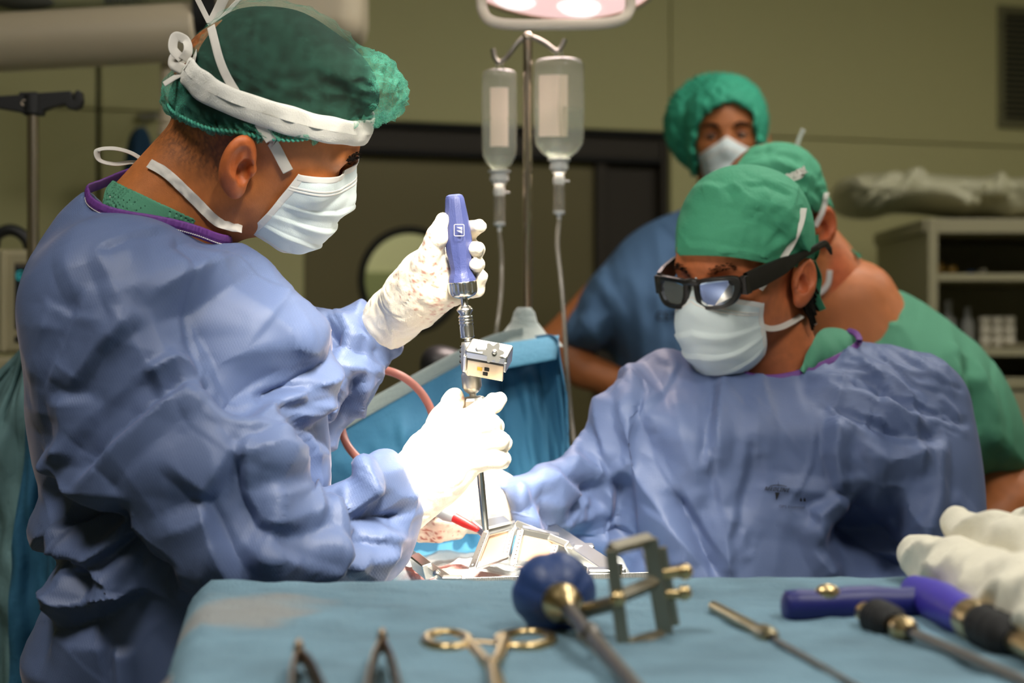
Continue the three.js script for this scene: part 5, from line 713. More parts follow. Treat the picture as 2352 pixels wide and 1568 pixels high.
// ---------------------------------------------------------------- the wound: table, drapes, retractor, driver
{
  const t = thing('operating_table', 'operating table under blue and white drapes between surgeon and assistant', 'table', V(-0.045, 0, -2.18));
  part('table_top', at(box(0.28, 0.07, 0.85), 0, 0.93, 0.0), M.darkSteel, t); part('mattress', at(box(0.27, 0.04, 0.83, 0.02), 0, 0.985, 0.0), M.rubber, t);
  part('column', at(box(0.2, 0.85, 0.3, 0.02), 0, 0.46, 0), M.satin, t); part('base', at(box(0.26, 0.08, 0.7, 0.02), 0, 0.04, 0), M.satin, t);
  // drape over the patient
  const sheet = thing('patient_drape', 'bloodstained pale drape spread over the patient below the retractor', 'drape', V(0.05, 1.04, -2.1));
  const g = grid(130, 140, (u, v) => { const x = lerp(-0.36, 0.30, u), z = lerp(0.38, -0.62, v), ed = smooth(0.15, 0.30, x) + smooth(-0.24, -0.36, x), fr = smooth(0.30, 0.38, z); let y = 0.012 * noise3(x * 7, z * 7, 3) + 0.005 * (1 - 2 * Math.abs(noise3(x * 22, z * 22, 8))) + 0.045 * smooth(-0.25, -0.5, z) + 0.012 * smooth(0.2, 0.0, len(x + 0.02, z)); y -= ed * 0.28 + fr * 0.10; return V(-0.02 + x - Math.sign(x) * ed * 0.08, 1.014 + y, -2.1 + z - fr * 0.03); }, [8, 10]);
  paint(g, (x, y, z) => { const c = P(1000, 1250, 2.05), c2 = P(1130, 1290, 2.0), d = len((x - c.x) / 0.045, (z - c.z) / 0.07), d2 = len((x - c2.x) / 0.10, (z - c2.z) / 0.05), n = 0.6 * noise3(x * 50, z * 50, 1) + 0.4 * noise3(x * 130, z * 130, 4), k = clamp(Math.max(smooth(1.0, 0.5, d + 0.35 * n), 0.6 * smooth(1, 0.5, d2 + 0.5 * n)), 0, 1), bl = smooth(-0.085, -0.125, x + 0.02 + 0.04 * noise3(x * 12, z * 12, 6)) * smooth(-2.06, -1.98, z + 0.05 * noise3(x * 10, z * 10, 2)), far = smooth(-2.2, -2.35, z); const w = [0.52, 0.54, 0.54], b = [0.10, 0.36, 0.55], base = [0, 1, 2].map((i) => lerp(w[i], b[i], Math.max(bl * 0.8, far))); return [lerp(base[0], 0.42, k * 0.85), lerp(base[1], 0.12, k * 0.85), lerp(base[2], 0.09, k * 0.85)]; });
  mat('patientDrape', rgb(1, 1, 1), 0.8, { vertexColors: true, bumpMap: paperTex, bumpScale: 0.001 });
  wpart('sheet', g, M.patientDrape, sheet, 'pale cloth with blood soaked patches');
}
{
  // retractor: toothed rack, arms, two perforated blades
  const t = thing('wound_retractor', 'bright steel wound retractor with toothed rack, arms and two perforated blades', 'retractor', P(1180, 1320, 1.95));
  mat('bright', rgb(0.66, 0.65, 0.62), 0.3, { metalness: 1 });
  const W = (n, g, m, l) => wpart(n, g, m, t, l), r0 = P(1036, 1336, 1.86), r1 = P(1490, 1322, 1.90);
  W('rack_bar', bar(r0, r1, 0.008, 0.012), M.bright); const dir = r1.clone().sub(r0), n = 110, L = dir.length(); dir.normalize();
  const teeth = []; for (let i = 0; i < n; i++) { const p = r0.clone().addScaledVector(dir, L * (i + 0.5) / n).add(V(0, 0.0, 0.0064)); teeth.push(at(box(0.0009, 0.0095, 0.002, 0.0003), p.x, p.y, p.z)); } const th = W('rack_teeth', teeth, M.bright); th.userData.kind = 'stuff';
  W('corner_block', at(box(0.022, 0.015, 0.018, 0.002), ...P(1038, 1338, 1.86).toArray()), M.bright);
  W('side_arm', bar(P(1032, 1334, 1.86), P(935, 1268, 2.08), 0.010, 0.008), M.bright); W('arm_clamp', bar(P(985, 1312, 1.94), P(955, 1288, 2.0), 0.013, 0.018, 0.002), M.bright); W('arm_screw', at(new THREE.SphereGeometry(0.005, 14, 10), ...P(1004, 1318, 1.90).toArray()), M.steel);
  W('side_arm', bar(P(1418, 1322, 1.93), P(1245, 1206, 2.28), 0.022, 0.012, 0.002), M.bright); W('arm_cap', at(box(0.026, 0.02, 0.03, 0.003), ...P(1340, 1268, 2.1).toArray()), M.bright);
  W('arm_post', rod(P(1418, 1318, 1.89), P(1418, 1296, 1.89), 0.0055), M.steel); W('rack_slide', at(box(0.03, 0.02, 0.026, 0.003), ...P(1380, 1325, 1.90).toArray()), M.bright);
  W('thumb_screw', [rod(P(1398, 1345, 1.88), P(1428, 1340, 1.86), 0.007)], M.bright);
  mat('membrane', rgb(0.30, 0.18, 0.11), 0.5); mat('holeDark', rgb(0.05, 0.035, 0.025), 0.8);
  const blade = (a, b, c, d) => {                                         // corners: top left, top right, bottom right, bottom left
    const nrm = b.clone().sub(a).cross(d.clone().sub(a)).normalize().negate(), w = 0.0085, q = (u, v, k) => a.clone().lerp(b, u).lerp(d.clone().lerp(c, u), v).addScaledVector(nrm, k);
    W('blade_frame', [bar(q(0, -0.02, 0), q(0, 1.02, 0), w, 0.005, 0.001), bar(q(1, -0.02, 0), q(1, 1.02, 0), w, 0.005, 0.001), bar(q(0, 0, 0), q(1, 0, 0), w, 0.0045, 0.001), bar(q(0, 1, 0), q(1, 1, 0), w, 0.0045, 0.001)], M.bright);
    const mg = grid(4, 4, (u, v) => q(u, v, -0.001)); W('blade_membrane', mg, M.membrane, 'brownish membrane in the blade');
    W('blade_flange', grid(8, 2, (u, v) => q(u, -0.02, 0.001).add(V(0.002, 0.004, -0.03 * v))), M.bright);
    const holes = []; for (let i = 0; i < 8; i++) for (const u of [0.0, 1.0]) { const p = q(u, 0.06 + i * 0.125, 0.0028), s = cyl(0.0013, 0.0013, 0.0006, 10); s.applyQuaternion(new THREE.Quaternion().setFromUnitVectors(V(0, 1, 0), nrm)); s.translate(p.x, p.y, p.z); holes.push(s); } W('blade_holes', holes, M.holeDark);
  };
  blade(P(1116, 1226, 2.04), P(1178, 1210, 2.09), P(1162, 1276, 2.02), P(1086, 1304, 1.97));
  blade(P(1196, 1222, 2.08), P(1280, 1240, 2.10), P(1262, 1306, 2.02), P(1180, 1292, 1.99));
  W('blade_bridge', [bar(P(1100, 1218, 2.06), P(1172, 1206, 2.12), 0.03, 0.010, 0.002), bar(P(1190, 1212, 2.14), P(1310, 1262, 2.08), 0.022, 0.010, 0.002)], M.bright);
}
{
  // the driver held in both hands
  const a = P(1043, 446, 1.945), b = P(1116, 1224, 1.985), t = thing('surgical_driver', 'long steel driver with blue handle and tracker bracket held upright over the wound', 'screwdriver', b.clone());
  const W = (n, g, m, l) => wpart(n, g, m, t, l), K = (list) => list.map(([r, y]) => [r / 2056, (y - 446) / 778]);
  mat('handleBlue', rgb(0.055, 0.07, 0.21), 0.5, { bumpMap: grainTex, bumpScale: 0.0003 });
  W('handle', toCreasedNormals(latheAlong(a, b, K([[0, 446], [12, 446], [19, 449], [22, 456], [25, 478], [29, 510], [32, 548], [31, 575], [27, 600], [25, 612], [27, 624], [32, 636], [33, 643], [0, 644]]), 11), 0.55), M.handleBlue, 'faceted blue plastic handle');
  const flute = grid(144, 14, (u, v) => { const ys = [643, 645, 650, 656, 662, 667, 672, 676, 679, 682], rs = [33, 34, 34, 34, 34, 33.5, 31, 27, 20, 9], i = Math.min(8.999, v * 9), k = Math.floor(i), r = lerp(rs[k], rs[k + 1], i - k), y = lerp(ys[k], ys[k + 1], i - k), f = y > 646 && y < 668 ? 2.2 * Math.max(0, Math.cos(u * Math.PI * 2 * 12)) : 0; return V(Math.cos(u * Math.PI * 2) * (r - f) / 2056, (y - 446) / 778 * a.distanceTo(b), Math.sin(u * Math.PI * 2) * (r - f) / 2056); });
  W('fluted_collar', between(flute, a, b), M.steel);
  W('coupling', latheAlong(a, b, K([[9, 680], [9, 697], [14, 700], [19, 706], [19, 709], [13, 718], [17, 722], [17, 725], [15, 727], [17, 729], [17, 732], [15, 734], [17, 736], [17, 740], [15, 742], [16.5, 746], [16, 766], [17, 769], [15, 772], [8, 773], [8, 782]]), 40), M.steel);
  W('adapter_body', latheAlong(a, b, K([[10, 780], [15, 781], [17, 790], [21, 812], [22, 836], [20, 850], [18, 858], [0, 859]]), 24), M.satin);
  const ax = b.clone().sub(a).normalize(), pt = (y, off, ang) => a.clone().addScaledVector(ax, (y - 446) / 778 * a.distanceTo(b)).add(V(Math.sin(ang) * off / 2056, 0, Math.cos(ang) * off / 2056));
  for (const ang of [0.35, -1.35]) for (const [y, r] of [[792, 3], [803, 4], [814, 3.4], [826, 4.2]]) { const s = new THREE.SphereGeometry(r / 2056, 12, 8); W('sight_hole', at(s, ...pt(y, 17.5 + (y - 790) * 0.09, ang).toArray()), M.rubber); }
  W('lower_cup', latheAlong(a, b, K([[19, 848], [23, 856], [23, 884], [20, 888], [20, 890], [17, 894], [12, 898], [8, 900], [8, 912]]), 32), M.satin);
  W('grip_nut', toCreasedNormals(latheAlong(a, b, K([[8, 906], [24, 908], [29, 914], [29, 932], [24, 936], [8, 937]]), 8), 0.3), M.satin);
  W('shaft', latheAlong(a, b, K([[8, 930], [8.5, 1100], [9, 1110], [8.5, 1120], [8, 1215], [5, 1222], [0, 1224]]), 24), M.steel);
  // tracker bracket
  const q = new THREE.Quaternion().setFromEuler(new THREE.Euler(0.5, -0.25, -0.06)), c = P(1120, 830, 1.915), loc = (g, x, y, z) => { g.translate(x, y, z); g.applyQuaternion(q); g.translate(c.x, c.y, c.z); return g; };
  W('bracket_block', loc(box(0.048, 0.012, 0.030, 0.003), 0, 0.010, -0.004), M.bright);
  W('bracket_cheek', loc(box(0.004, 0.020, 0.030, 0.001), -0.023, -0.001, -0.002), M.bright); W('bracket_cheek', loc(box(0.003, 0.012, 0.028, 0.001), 0.0225, 0.003, -0.002), M.bright);
  mat('plateTan', rgb(0.62, 0.50, 0.36), 0.35, { metalness: 0.7 });
  W('tracker_plate', loc(box(0.041, 0.020, 0.004, 0.0008), 0, -0.006, 0.008), M.plateTan, 'tan metal plate of the tracker'); W('plate_slot', loc(box(0.042, 0.003, 0.003, 0.0005), 0, 0.0055, 0.0095), M.rubber);
  for (const [x, y, m] of [[-0.006, -0.005, 'gold'], [0.002, -0.004, 'rubber'], [0.0005, -0.010, 'rubber']]) W('plate_window', loc(box(0.0055, 0.004, 0.001, 0.0003), x, y, 0.0103), m === 'gold' ? mat('gold', rgb(0.75, 0.42, 0.06), 0.3, { metalness: 0.9 }) : M.rubber);
  W('bracket_arm', bar(P(1072, 848, 1.935), P(1100, 838, 1.925), 0.012, 0.014, 0.002), M.satin);
  const kn = grid(60, 4, (u, v) => { const r = (v === 0 || v === 1 ? 0.0 : 1) * (0.0098 + 0.0022 * Math.cos(u * Math.PI * 2 * 6)), z = v < 0.5 ? -0.003 : 0.003; return V(Math.cos(u * Math.PI * 2) * r, Math.sin(u * Math.PI * 2) * r, z); }); W('star_knob', at(kn, ...P(1133, 810, 1.89).toArray()), M.bright); W('knob_pin', at(new THREE.SphereGeometry(0.0028, 12, 8), ...P(1136, 808, 1.885).toArray()), M.satin);
  W('bracket_lug', [at(box(0.014, 0.008, 0.008, 0.003), ...P(1106, 805, 1.905).toArray()), at(box(0.014, 0.007, 0.008, 0.003), ...P(1154, 816, 1.905).toArray())], M.bright);
  // emblem
  const em = canvasTexture(128, 160, (x) => { x.clearRect(0, 0, 128, 160); x.strokeStyle = x.fillStyle = '#e8dccb'; x.lineWidth = 8; x.beginPath(); x.roundRect(8, 8, 112, 144, 14); x.stroke(); x.beginPath(); x.moveTo(34, 40); x.lineTo(98, 40); x.lineTo(98, 78); x.closePath(); x.fill(); x.beginPath(); x.moveTo(34, 84); x.lineTo(98, 84); x.lineTo(98, 122); x.closePath(); x.fill(); });
  mat('emblem', 0xffffff, 0.5, { map: em, transparent: true, polygonOffset: true, polygonOffsetFactor: -1 });
  W('handle_emblem', grid(4, 4, (u, v) => { const x = lerp(1043, 1066, u), y = lerp(543, 514, v), d = 1.945 - 0.0176 + 0.003 * Math.pow((x - 1053) / 12, 2); return P(x, y, d); }), M.emblem, 'small white emblem in a square');
}
{
  const t = thing('suction_pen', 'grey and red pen instrument in the assistant’s bloodied glove', 'instrument', P(1040, 1185, 2.1)), a = P(975, 1152, 2.09), b = P(1100, 1218, 2.06);
  mat('penGrey', rgb(0.42, 0.45, 0.47), 0.45); mat('penRed', rgb(0.55, 0.02, 0.02), 0.35);
  wpart('barrel', latheAlong(a, b, [[0.004, 0], [0.009, 0.04], [0.0095, 0.4], [0.007, 0.54], [0.005, 0.56]], 20), M.penGrey, t); wpart('red_tube', latheAlong(a, b, [[0.006, 0.55], [0.0055, 0.75], [0.0035, 0.97], [0.001, 1.0]], 16), M.penRed, t);
  const h = thing('suction_hose', 'looped pinkish suction hose in front of the blue screen', 'hose', P(890, 1060, 2.2));
  mat('hosePink', rgb(0.72, 0.30, 0.25), 0.3, { transmission: 0.25, thickness: 0 });
  wpart('hose', tube([P(1000, 1020, 2.2), P(998, 975, 2.2), P(985, 930, 2.2), P(955, 888, 2.2), P(915, 860, 2.2), P(860, 850, 2.22), P(806, 886, 2.24), P(782, 950, 2.22), P(792, 1010, 2.2), P(822, 1052, 2.17), P(870, 1090, 2.12), P(940, 1180, 2.10), P(985, 1158, 2.095)], 0.0052, 160, 12), M.hosePink, h);
}
// ---------------------------------------------------------------- drip stand, screen drape
{
  const t = thing('drip_stand', 'tall steel drip stand with a double hook carrying two bottles', 'drip stand', V(P(1211, 784, 2.8).x, 0, -2.8)), W = (n, g, m) => wpart(n, g, m, t);
  mat('poleSteel', rgb(0.55, 0.47, 0.38), 0.25, { metalness: 1 });
  W('pole', rod(V(P(1209, 784, 2.8).x, 0.05, -2.8), P(1212, 88, 2.8), 0.0075), M.poleSteel); W('pole_cap', at(new THREE.SphereGeometry(0.009, 16, 10), ...P(1212, 86, 2.8).toArray()), M.poleSteel);
  W('hook', tube([P(1132, 112, 2.8), P(1137, 134, 2.8), P(1146, 144, 2.8), P(1165, 130, 2.8), P(1190, 98, 2.8), P(1212, 82, 2.8)], 0.0042, 50, 10), M.darkSteel); W('hook', tube([P(1212, 82, 2.8), P(1245, 96, 2.8), P(1268, 112, 2.8), P(1277, 118, 2.8), P(1287, 112, 2.8), P(1298, 90, 2.8)], 0.0042, 50, 10), M.darkSteel);
  for (let i = 0; i < 5; i++) { const a = i / 5 * Math.PI * 2; W('foot', bar(V(t.position.x, 0.06, -2.8), V(t.position.x + Math.cos(a) * 0.17, 0.04, -2.8 + Math.sin(a) * 0.17), 0.025, 0.02), M.poleSteel); W('castor', at(new THREE.SphereGeometry(0.022, 12, 8), t.position.x + Math.cos(a) * 0.17, 0.022, -2.8 + Math.sin(a) * 0.17), M.rubber); }
  mat('bottlePlastic', rgb(0.80, 0.82, 0.77), 0.12, { transmission: 0.88, thickness: 0, ior: 1.4 }); mat('fluid', rgb(0.80, 0.84, 0.80), 0.08, { transmission: 0.94, thickness: 0, ior: 1.33 }); mat('labelPaper', rgb(0.74, 0.64, 0.54), 0.8, { transmission: 0.3, thickness: 0 }); mat('clearTube', rgb(0.62, 0.60, 0.52), 0.15, { transmission: 0.75, thickness: 0 });
  const bottle = (name, label, cx, y0, y1, w, dp, lab, tubePts, d = 2.8) => {
    const o = thing(name, label, 'drip bottle', P(cx, y1, d), 'drip bottles'), s = d / F, put = (n, g, m, l) => wpart(n, g, m, o, l), H = y1 - y0;
    const prof = [[0.02, 0], [0.7, 0.004], [0.9, 0.02], [0.99, 0.06], [1, 0.12], [1.02, 0.5], [1, 0.78], [0.95, 0.85], [0.72, 0.93], [0.42, 0.985], [0.36, 1.0]];
    const body = (f0, k) => { const g = lathe(prof.filter(([, v]) => v >= f0).map(([r, v]) => [r * w / 2 * s * k, -(v * H) * s]), 40); g.scale(1, 1, dp); const p = P(cx, y0, d); g.translate(p.x, p.y, p.z); return g; };
    put('bottle', body(0, 1), M.bottlePlastic); put('fluid', body(0.3, 0.94), M.fluid);
    const [lw, l0, l1, off] = lab; put('label', grid(12, 4, (u, v) => { const a = (u - 0.5) * lw * 2, p = P(cx + off, lerp(l1, l0, v), d); return V(p.x + Math.sin(a) * w / 2 * s * 0.98, p.y, p.z + Math.cos(a) * w / 2 * s * dp * 1.03); }), M.labelPaper, 'faded paper label');
    const lat = (list, cx2 = cx) => { const p = P(cx2, 0, d); const g = lathe(list.map(([r, y]) => [r * s, EYE - (y - CY) * s]), 24); g.translate(p.x, 0, p.z); return g; };
    put('hang_loop', [rod(P(cx - 8, y0 + 2, d), P(cx - 6, y0 - 18, d), 0.002), rod(P(cx + 8, y0 + 2, d), P(cx + 6, y0 - 18, d), 0.002), rod(P(cx - 6, y0 - 18, d), P(cx + 6, y0 - 18, d), 0.002)], M.bottlePlastic);
    put('cap', lat([[26, y1], [26, y1 + 4], [20, y1 + 5], [22, y1 + 22], [17, y1 + 24], [15, y1 + 32]]), M.plastic); put('spike', [lat([[5, y1 + 30], [11, y1 + 36], [14, y1 + 48], [12, y1 + 60]]), at(box(36 * s, 4 * s, 6 * s, 0.001), ...P(cx + 6, y1 + 50, d).toArray())], M.plastic);
    put('drip_chamber', lat([[13, y1 + 58], [13, y1 + 118], [12, y1 + 122]]), M.clearTube); put('chamber_needle', lat([[2.5, y1 + 58], [2, y1 + 100]]), M.plastic); put('chamber_foot', lat([[13, y1 + 118], [13, y1 + 126], [5, y1 + 128], [5, y1 + 140]]), M.plastic);
    put('drip_line', tube([P(cx, y1 + 138, d), ...tubePts], 0.0036, 80, 10), M.clearTube, 'thin clear drip line');
  };
  bottle('drip_bottle', 'narrow half full drip bottle hanging on the lower hook of the stand', 1147, 160, 392, 80, 0.8, [0.55, 205, 340, 0], [P(1152, 600, 2.8), P(1150, 680, 2.78), P(1140, 760, 2.76), P(1130, 820, 2.76)]);
  bottle('drip_bottle', 'wide drip bottle with a pale label hanging on the upper hook of the stand', 1284, 134, 366, 115, 0.72, [0.62, 178, 318, -14], [P(1280, 560, 2.78), P(1288, 640, 2.76), P(1296, 740, 2.74), P(1302, 850, 2.72), P(1312, 960, 2.7), P(1322, 1040, 2.66)]);
}
{
  const t = thing('anaesthesia_screen', 'blue drape hung as a screen from the drip stand, gathered into a grey peak', 'drape', P(1120, 1200, 2.5));
  const topC = new THREE.CatmullRomCurve3([P(725, 1020, 2.45), P(820, 962, 2.46), P(930, 900, 2.5), P(1050, 834, 2.57), P(1140, 792, 2.63), P(1210, 776, 2.64), P(1262, 768, 2.62), P(1282, 778, 2.58), P(1284, 796, 2.54)]), botC = new THREE.CatmullRomCurve3([P(700, 1330, 2.36), P(900, 1330, 2.36), P(1050, 1330, 2.38), P(1180, 1330, 2.4), P(1250, 1330, 2.4), P(1290, 1330, 2.40), P(1315, 1330, 2.4), P(1330, 1330, 2.42)]);
  const tri = (x) => { x -= Math.floor(x); return x < 0.5 ? 4 * x - 1 : 3 - 4 * x; };
  const g = grid(150, 70, (u, v) => { const a = topC.getPoint(u), b = botC.getPoint(u), p = a.clone().lerp(b, v), k = smooth(0, 0.25, v); p.x += 0.006 * Math.sin(v * 3 + u * 8) * k; p.z += k * (0.016 * tri(u * 5.2 + 0.4 * v + 0.25) + 0.012 * noise3(u * 5, v * 2.5, 3) + 0.006 * noise3(u * 18, v * 4, 5)) - 0.02 * v * (1 - v) * 4; return p; }, [6, 3]);
  wpart('screen_sheet', thicken(g, 0.002), M.drapeDark, t, 'plain blue screen sheet');
  wpart('hem', thicken(grid(80, 3, (u, v) => { const a = topC.getPoint(u * 0.62); return a.add(V(-0.004, lerp(0.016, -0.006, v), 0.006)); }, [4, 1]), 0.002), M.drapeGrey, t, 'pale grey hem');
  wpart('gathered_peak', lathe([[0.010, 0.052], [0.016, 0.045], [0.02, 0.03], [0.034, 0.012], [0.055, -0.001], [0.06, -0.008]], 28).scale(1.0, 1, 0.7).translate(...P(1204, 784, 2.66).toArray()), M.drapeGrey, t, 'grey cloth gathered round the pole');
  wpart('fold_back', thicken(grid(30, 8, (u, v) => { const a = P(lerp(1150, 1284, u), lerp(792, 772, u), 2.62), b = P(lerp(1090, 1278, u), lerp(860, 826, u), 2.55); return a.lerp(b, v).add(V(0, 0, 0.01 * Math.sin(v * 3))); }, [1, 1]), 0.002), M.drape, t, 'turned-over top edge');
  const bag = thing('breathing_bag', 'black rubber breathing bag half hidden behind the blue screen', 'bag', P(1015, 835, 2.9)); const bf = union(0.03, ell(P(1010, 838, 2.9), 0.028, 0.024, 0.03), ell(P(1040, 826, 2.9), 0.03, 0.014, 0.02), ell(P(1000, 850, 2.9), 0.018, 0.03, 0.02)); wpart('bag', net(bf, P(960, 900, 2.9).add(V(0, 0, -0.06)), P(1090, 790, 2.9).add(V(0, 0, 0.06)), 0.004), M.black, bag); wpart('bag_hose', rod(P(1010, 860, 2.9), P(1010, 1100, 2.9), 0.012), M.black, bag);
}
// ---------------------------------------------------------------- ceiling boom, housing, far side of the room
{
  const D = 3.4, t = thing('equipment_boom', 'thick cream boom arm crossing behind the surgeon’s head', 'boom', V(P(380, 0, D).x, 0, -D)), W = (n, g, m, l) => wpart(n, g, m, t, l);
  W('arm', latheAlong(P(-260, 112, D), P(455, 72, D), [[0.0, 0], [0.055, 0.001], [0.057, 0.01], [0.057, 0.985], [0.054, 0.999], [0, 1]], 40), M.offWhite); W('elbow_gap', rod(P(452, 40, D), P(504, 36, D), 0.05), M.rubber);
  W('column', rod(P(387, 100, D + 0.03), V(P(387, 0, D + 0.03).x, 0.03, -D - 0.03), 0.0155), M.offWhite); W('column_collar', [rod(P(387, 262, D + 0.03), P(387, 282, D + 0.03), 0.0195), rod(P(387, 288, D + 0.03), P(387, 312, D + 0.03), 0.021)], M.offWhite); W('column_foot', at(cyl(0.16, 0.18, 0.04, 32), P(387, 0, D + 0.03).x, 0.02, -D - 0.03), M.offWhite);
  W('housing', at(box(0.30, 0.34, 0.2, 0.05), ...P(668, -82, D + 0.05).toArray()), M.offWhite, 'rounded cream housing at the end of the boom');
  const h = thing('pendant_head', 'khaki pendant head lettered in dark blue above the boom arm', 'pendant', P(200, -60, 3.8)); mat('pendant', rgb(0.42, 0.42, 0.24), 0.5);
  wpart('shell', at(box(0.62, 0.16, 0.28, 0.03), ...P(190, -38, 3.85).toArray()), M.pendant, h); wpart('recess', at(new THREE.SphereGeometry(1, 24, 12).scale(0.062, 0.018, 0.02), ...P(58, 6, 3.70).toArray()), mat('recessDark', rgb(0.06, 0.06, 0.045), 0.6), h, 'dark oval recess');
  wpart('pendant_pole', rod(P(190, -90, 3.85), V(P(190, 0, 3.85).x, CEIL, -3.85), 0.04), M.pendant, h);
  const tx = canvasTexture(512, 96, (c) => { c.clearRect(0, 0, 512, 96); c.fillStyle = '#10203a'; c.font = 'bold 92px sans-serif'; c.fillText('MAQUET', 2, 80); }); mat('pendantText', 0xffffff, 0.6, { map: tx, transparent: true, polygonOffset: true, polygonOffsetFactor: -1 });
  wpart('lettering', grid(2, 2, (u, v) => P(lerp(238, 378, u), lerp(15, -12, v) - 13 * u, 3.705)), M.pendantText, h, 'dark blue lettering');
}
{
  const D = 2.8, t = thing('hook_stand', 'steel pole with black plastic hooks standing behind the blue gown', 'drip stand', V(P(76, 0, D).x, 0, -D)), W = (n, g, m) => wpart(n, g, m, t);
  W('pole', rod(V(P(76, 0, D).x, 0.04, -D), P(76, 250, D), 0.0098), M.poleSteel); W('foot', at(cyl(0.1, 0.12, 0.04, 32), t.position.x, 0.02, -D), M.darkSteel);
  const px = (x, y) => { const p = P(x, y, D); return [p.x, p.y]; };
  const g = extrude([[-70, 232], [0, 225], [48, 222], [50, 216], [85, 215], [88, 218], [162, 213], [166, 218], [167, 230], [170, 237], [174, 236], [176, 226], [176, 216], [181, 211], [187, 215], [189, 232], [185, 246], [174, 251], [160, 248], [152, 238], [120, 246], [100, 254], [98, 263], [62, 264], [50, 256], [0, 247], [-70, 240]].map(([x, y]) => px(x, y)), 0.016, 0.002); g.translate(0, 0, -D - 0.008); W('hook_bar', g, M.black); W('set_screw', at(new THREE.TorusGeometry(0.0042, 0.0012, 8, 20), ...P(55, 236, D - 0.012).toArray()), M.poleSteel); W('pole_clamp', at(cyl(0.016, 0.016, 0.03, 20), ...P(76, 240, D).toArray()), M.black);
}
{
  const D = 3.25, t = thing('patient_monitor', 'beige patient monitor showing numbers, half hidden by the blue gown', 'monitor', P(110, 860, D)), W = (n, g, m, l) => wpart(n, g, m, t, l), c = P(110, 692, D);
  mat('monitorBeige', rgb(0.40, 0.35, 0.21), 0.5);
  W('case', at(box(0.205, 0.195, 0.11, 0.012), c.x, c.y, c.z - 0.055), M.monitorBeige); W('side_rib', at(box(0.012, 0.19, 0.012, 0.004), P(8, 0, D).x, c.y, c.z + 0.004), M.monitorBeige);
  W('base_box', at(box(0.21, 0.10, 0.13, 0.01), c.x, P(0, 880, D).y, c.z - 0.06), M.monitorBeige); W('handle', tube([P(-14, 566, D + 0.03), P(-8, 542, D + 0.03), P(20, 528, D + 0.03), P(44, 534, D + 0.03), P(62, 552, D + 0.03), P(68, 572, D + 0.03)], 0.011, 40, 12), M.black); W('button', at(box(0.02, 0.012, 0.006, 0.002), ...P(46, 778, D - 0.002).toArray()), M.black);
  W('stand_post', rod(V(c.x, 0.03, c.z - 0.06), V(c.x, P(0, 925, D).y, c.z - 0.06), 0.025), M.satin); W('stand_foot', at(cyl(0.12, 0.14, 0.04, 32), c.x, 0.02, c.z - 0.06), M.satin);
  const sc = canvasTexture(256, 256, (x) => { x.fillStyle = '#0d1a22'; x.fillRect(0, 0, 256, 256); x.fillStyle = '#7a6a50'; x.fillRect(4, 4, 60, 8); x.fillStyle = '#3fd6d8'; x.font = 'bold 52px sans-serif'; x.fillText('69', 2, 66); x.fillText('98', 14, 186); x.strokeStyle = '#d8242c'; x.lineWidth = 5; for (let i = 0; i < 6; i++) { x.beginPath(); x.moveTo(22, 84 + i * 11); x.lineTo(46, 84 + i * 11); x.lineTo(24, 93 + i * 11); x.stroke(); } x.fillStyle = '#d8242c'; x.fillRect(8, 138, 16, 5); x.fillStyle = '#9aa3a8'; x.fillRect(28, 140, 20, 4); x.fillStyle = '#d8dcdc'; x.font = 'bold 44px sans-serif'; x.fillText('21', 16, 246); x.strokeStyle = '#3fd6d8'; x.lineWidth = 3; x.beginPath(); for (let i = 0; i < 160; i++) x.lineTo(90 + i, 60 - 30 * Math.max(0, Math.sin(i * 0.12)) ** 9); x.stroke(); });
  mat('screenGlow', rgb(0.02, 0.02, 0.02), 0.2, { emissive: rgb(1, 1, 1), emissiveMap: sc, emissiveIntensity: 0.28 });
  W('screen', grid(2, 2, (u, v) => P(lerp(34, 200, u), lerp(756, 604, v), D - 0.0035)), M.screenGlow, 'dark screen with cyan, red and white figures');
}
{
  const t = thing('side_drape', 'grey green drape sloping down behind the standing surgeon’s back', 'drape', P(30, 1400, 2.5)); mat('drapeSea', rgb(0.13, 0.24, 0.25), 0.85, { bumpMap: paperTex, bumpScale: 0.0015 });
  wpart('sheet', thicken(grid(40, 60, (u, v) => { const l = P(lerp(lerp(62, -160, smooth(0, 0.35, v)), -160, v), lerp(760, 1660, v), 2.55), r = P(lerp(72, 50, v), lerp(760, 1660, v), 2.5); return l.lerp(r, u).add(V(0, 0, 0.02 * noise3(u * 3, v * 3, 2) + 0.008 * noise3(u * 9, v * 7, 6))); }, [3, 6]), 0.002), M.drapeSea, t);
  const s = thing('hanging_drape', 'narrow blue drape hanging beside the grey green one', 'drape', P(60, 1400, 2.4));
  wpart('sheet', thicken(grid(24, 60, (u, v) => { const l = P(lerp(70, 14, v), lerp(880, 1660, v), 2.42), r = P(lerp(160, 190, v), lerp(860, 1660, v), 2.36); return l.lerp(r, u).add(V(0.003 * Math.sin(v * 9), 0, 0.018 * Math.sin(u * 9 + v * 2) + 0.01 * noise3(u * 5, v * 5, 9))); }, [2, 6]), 0.002), M.drapeDark, s);
}
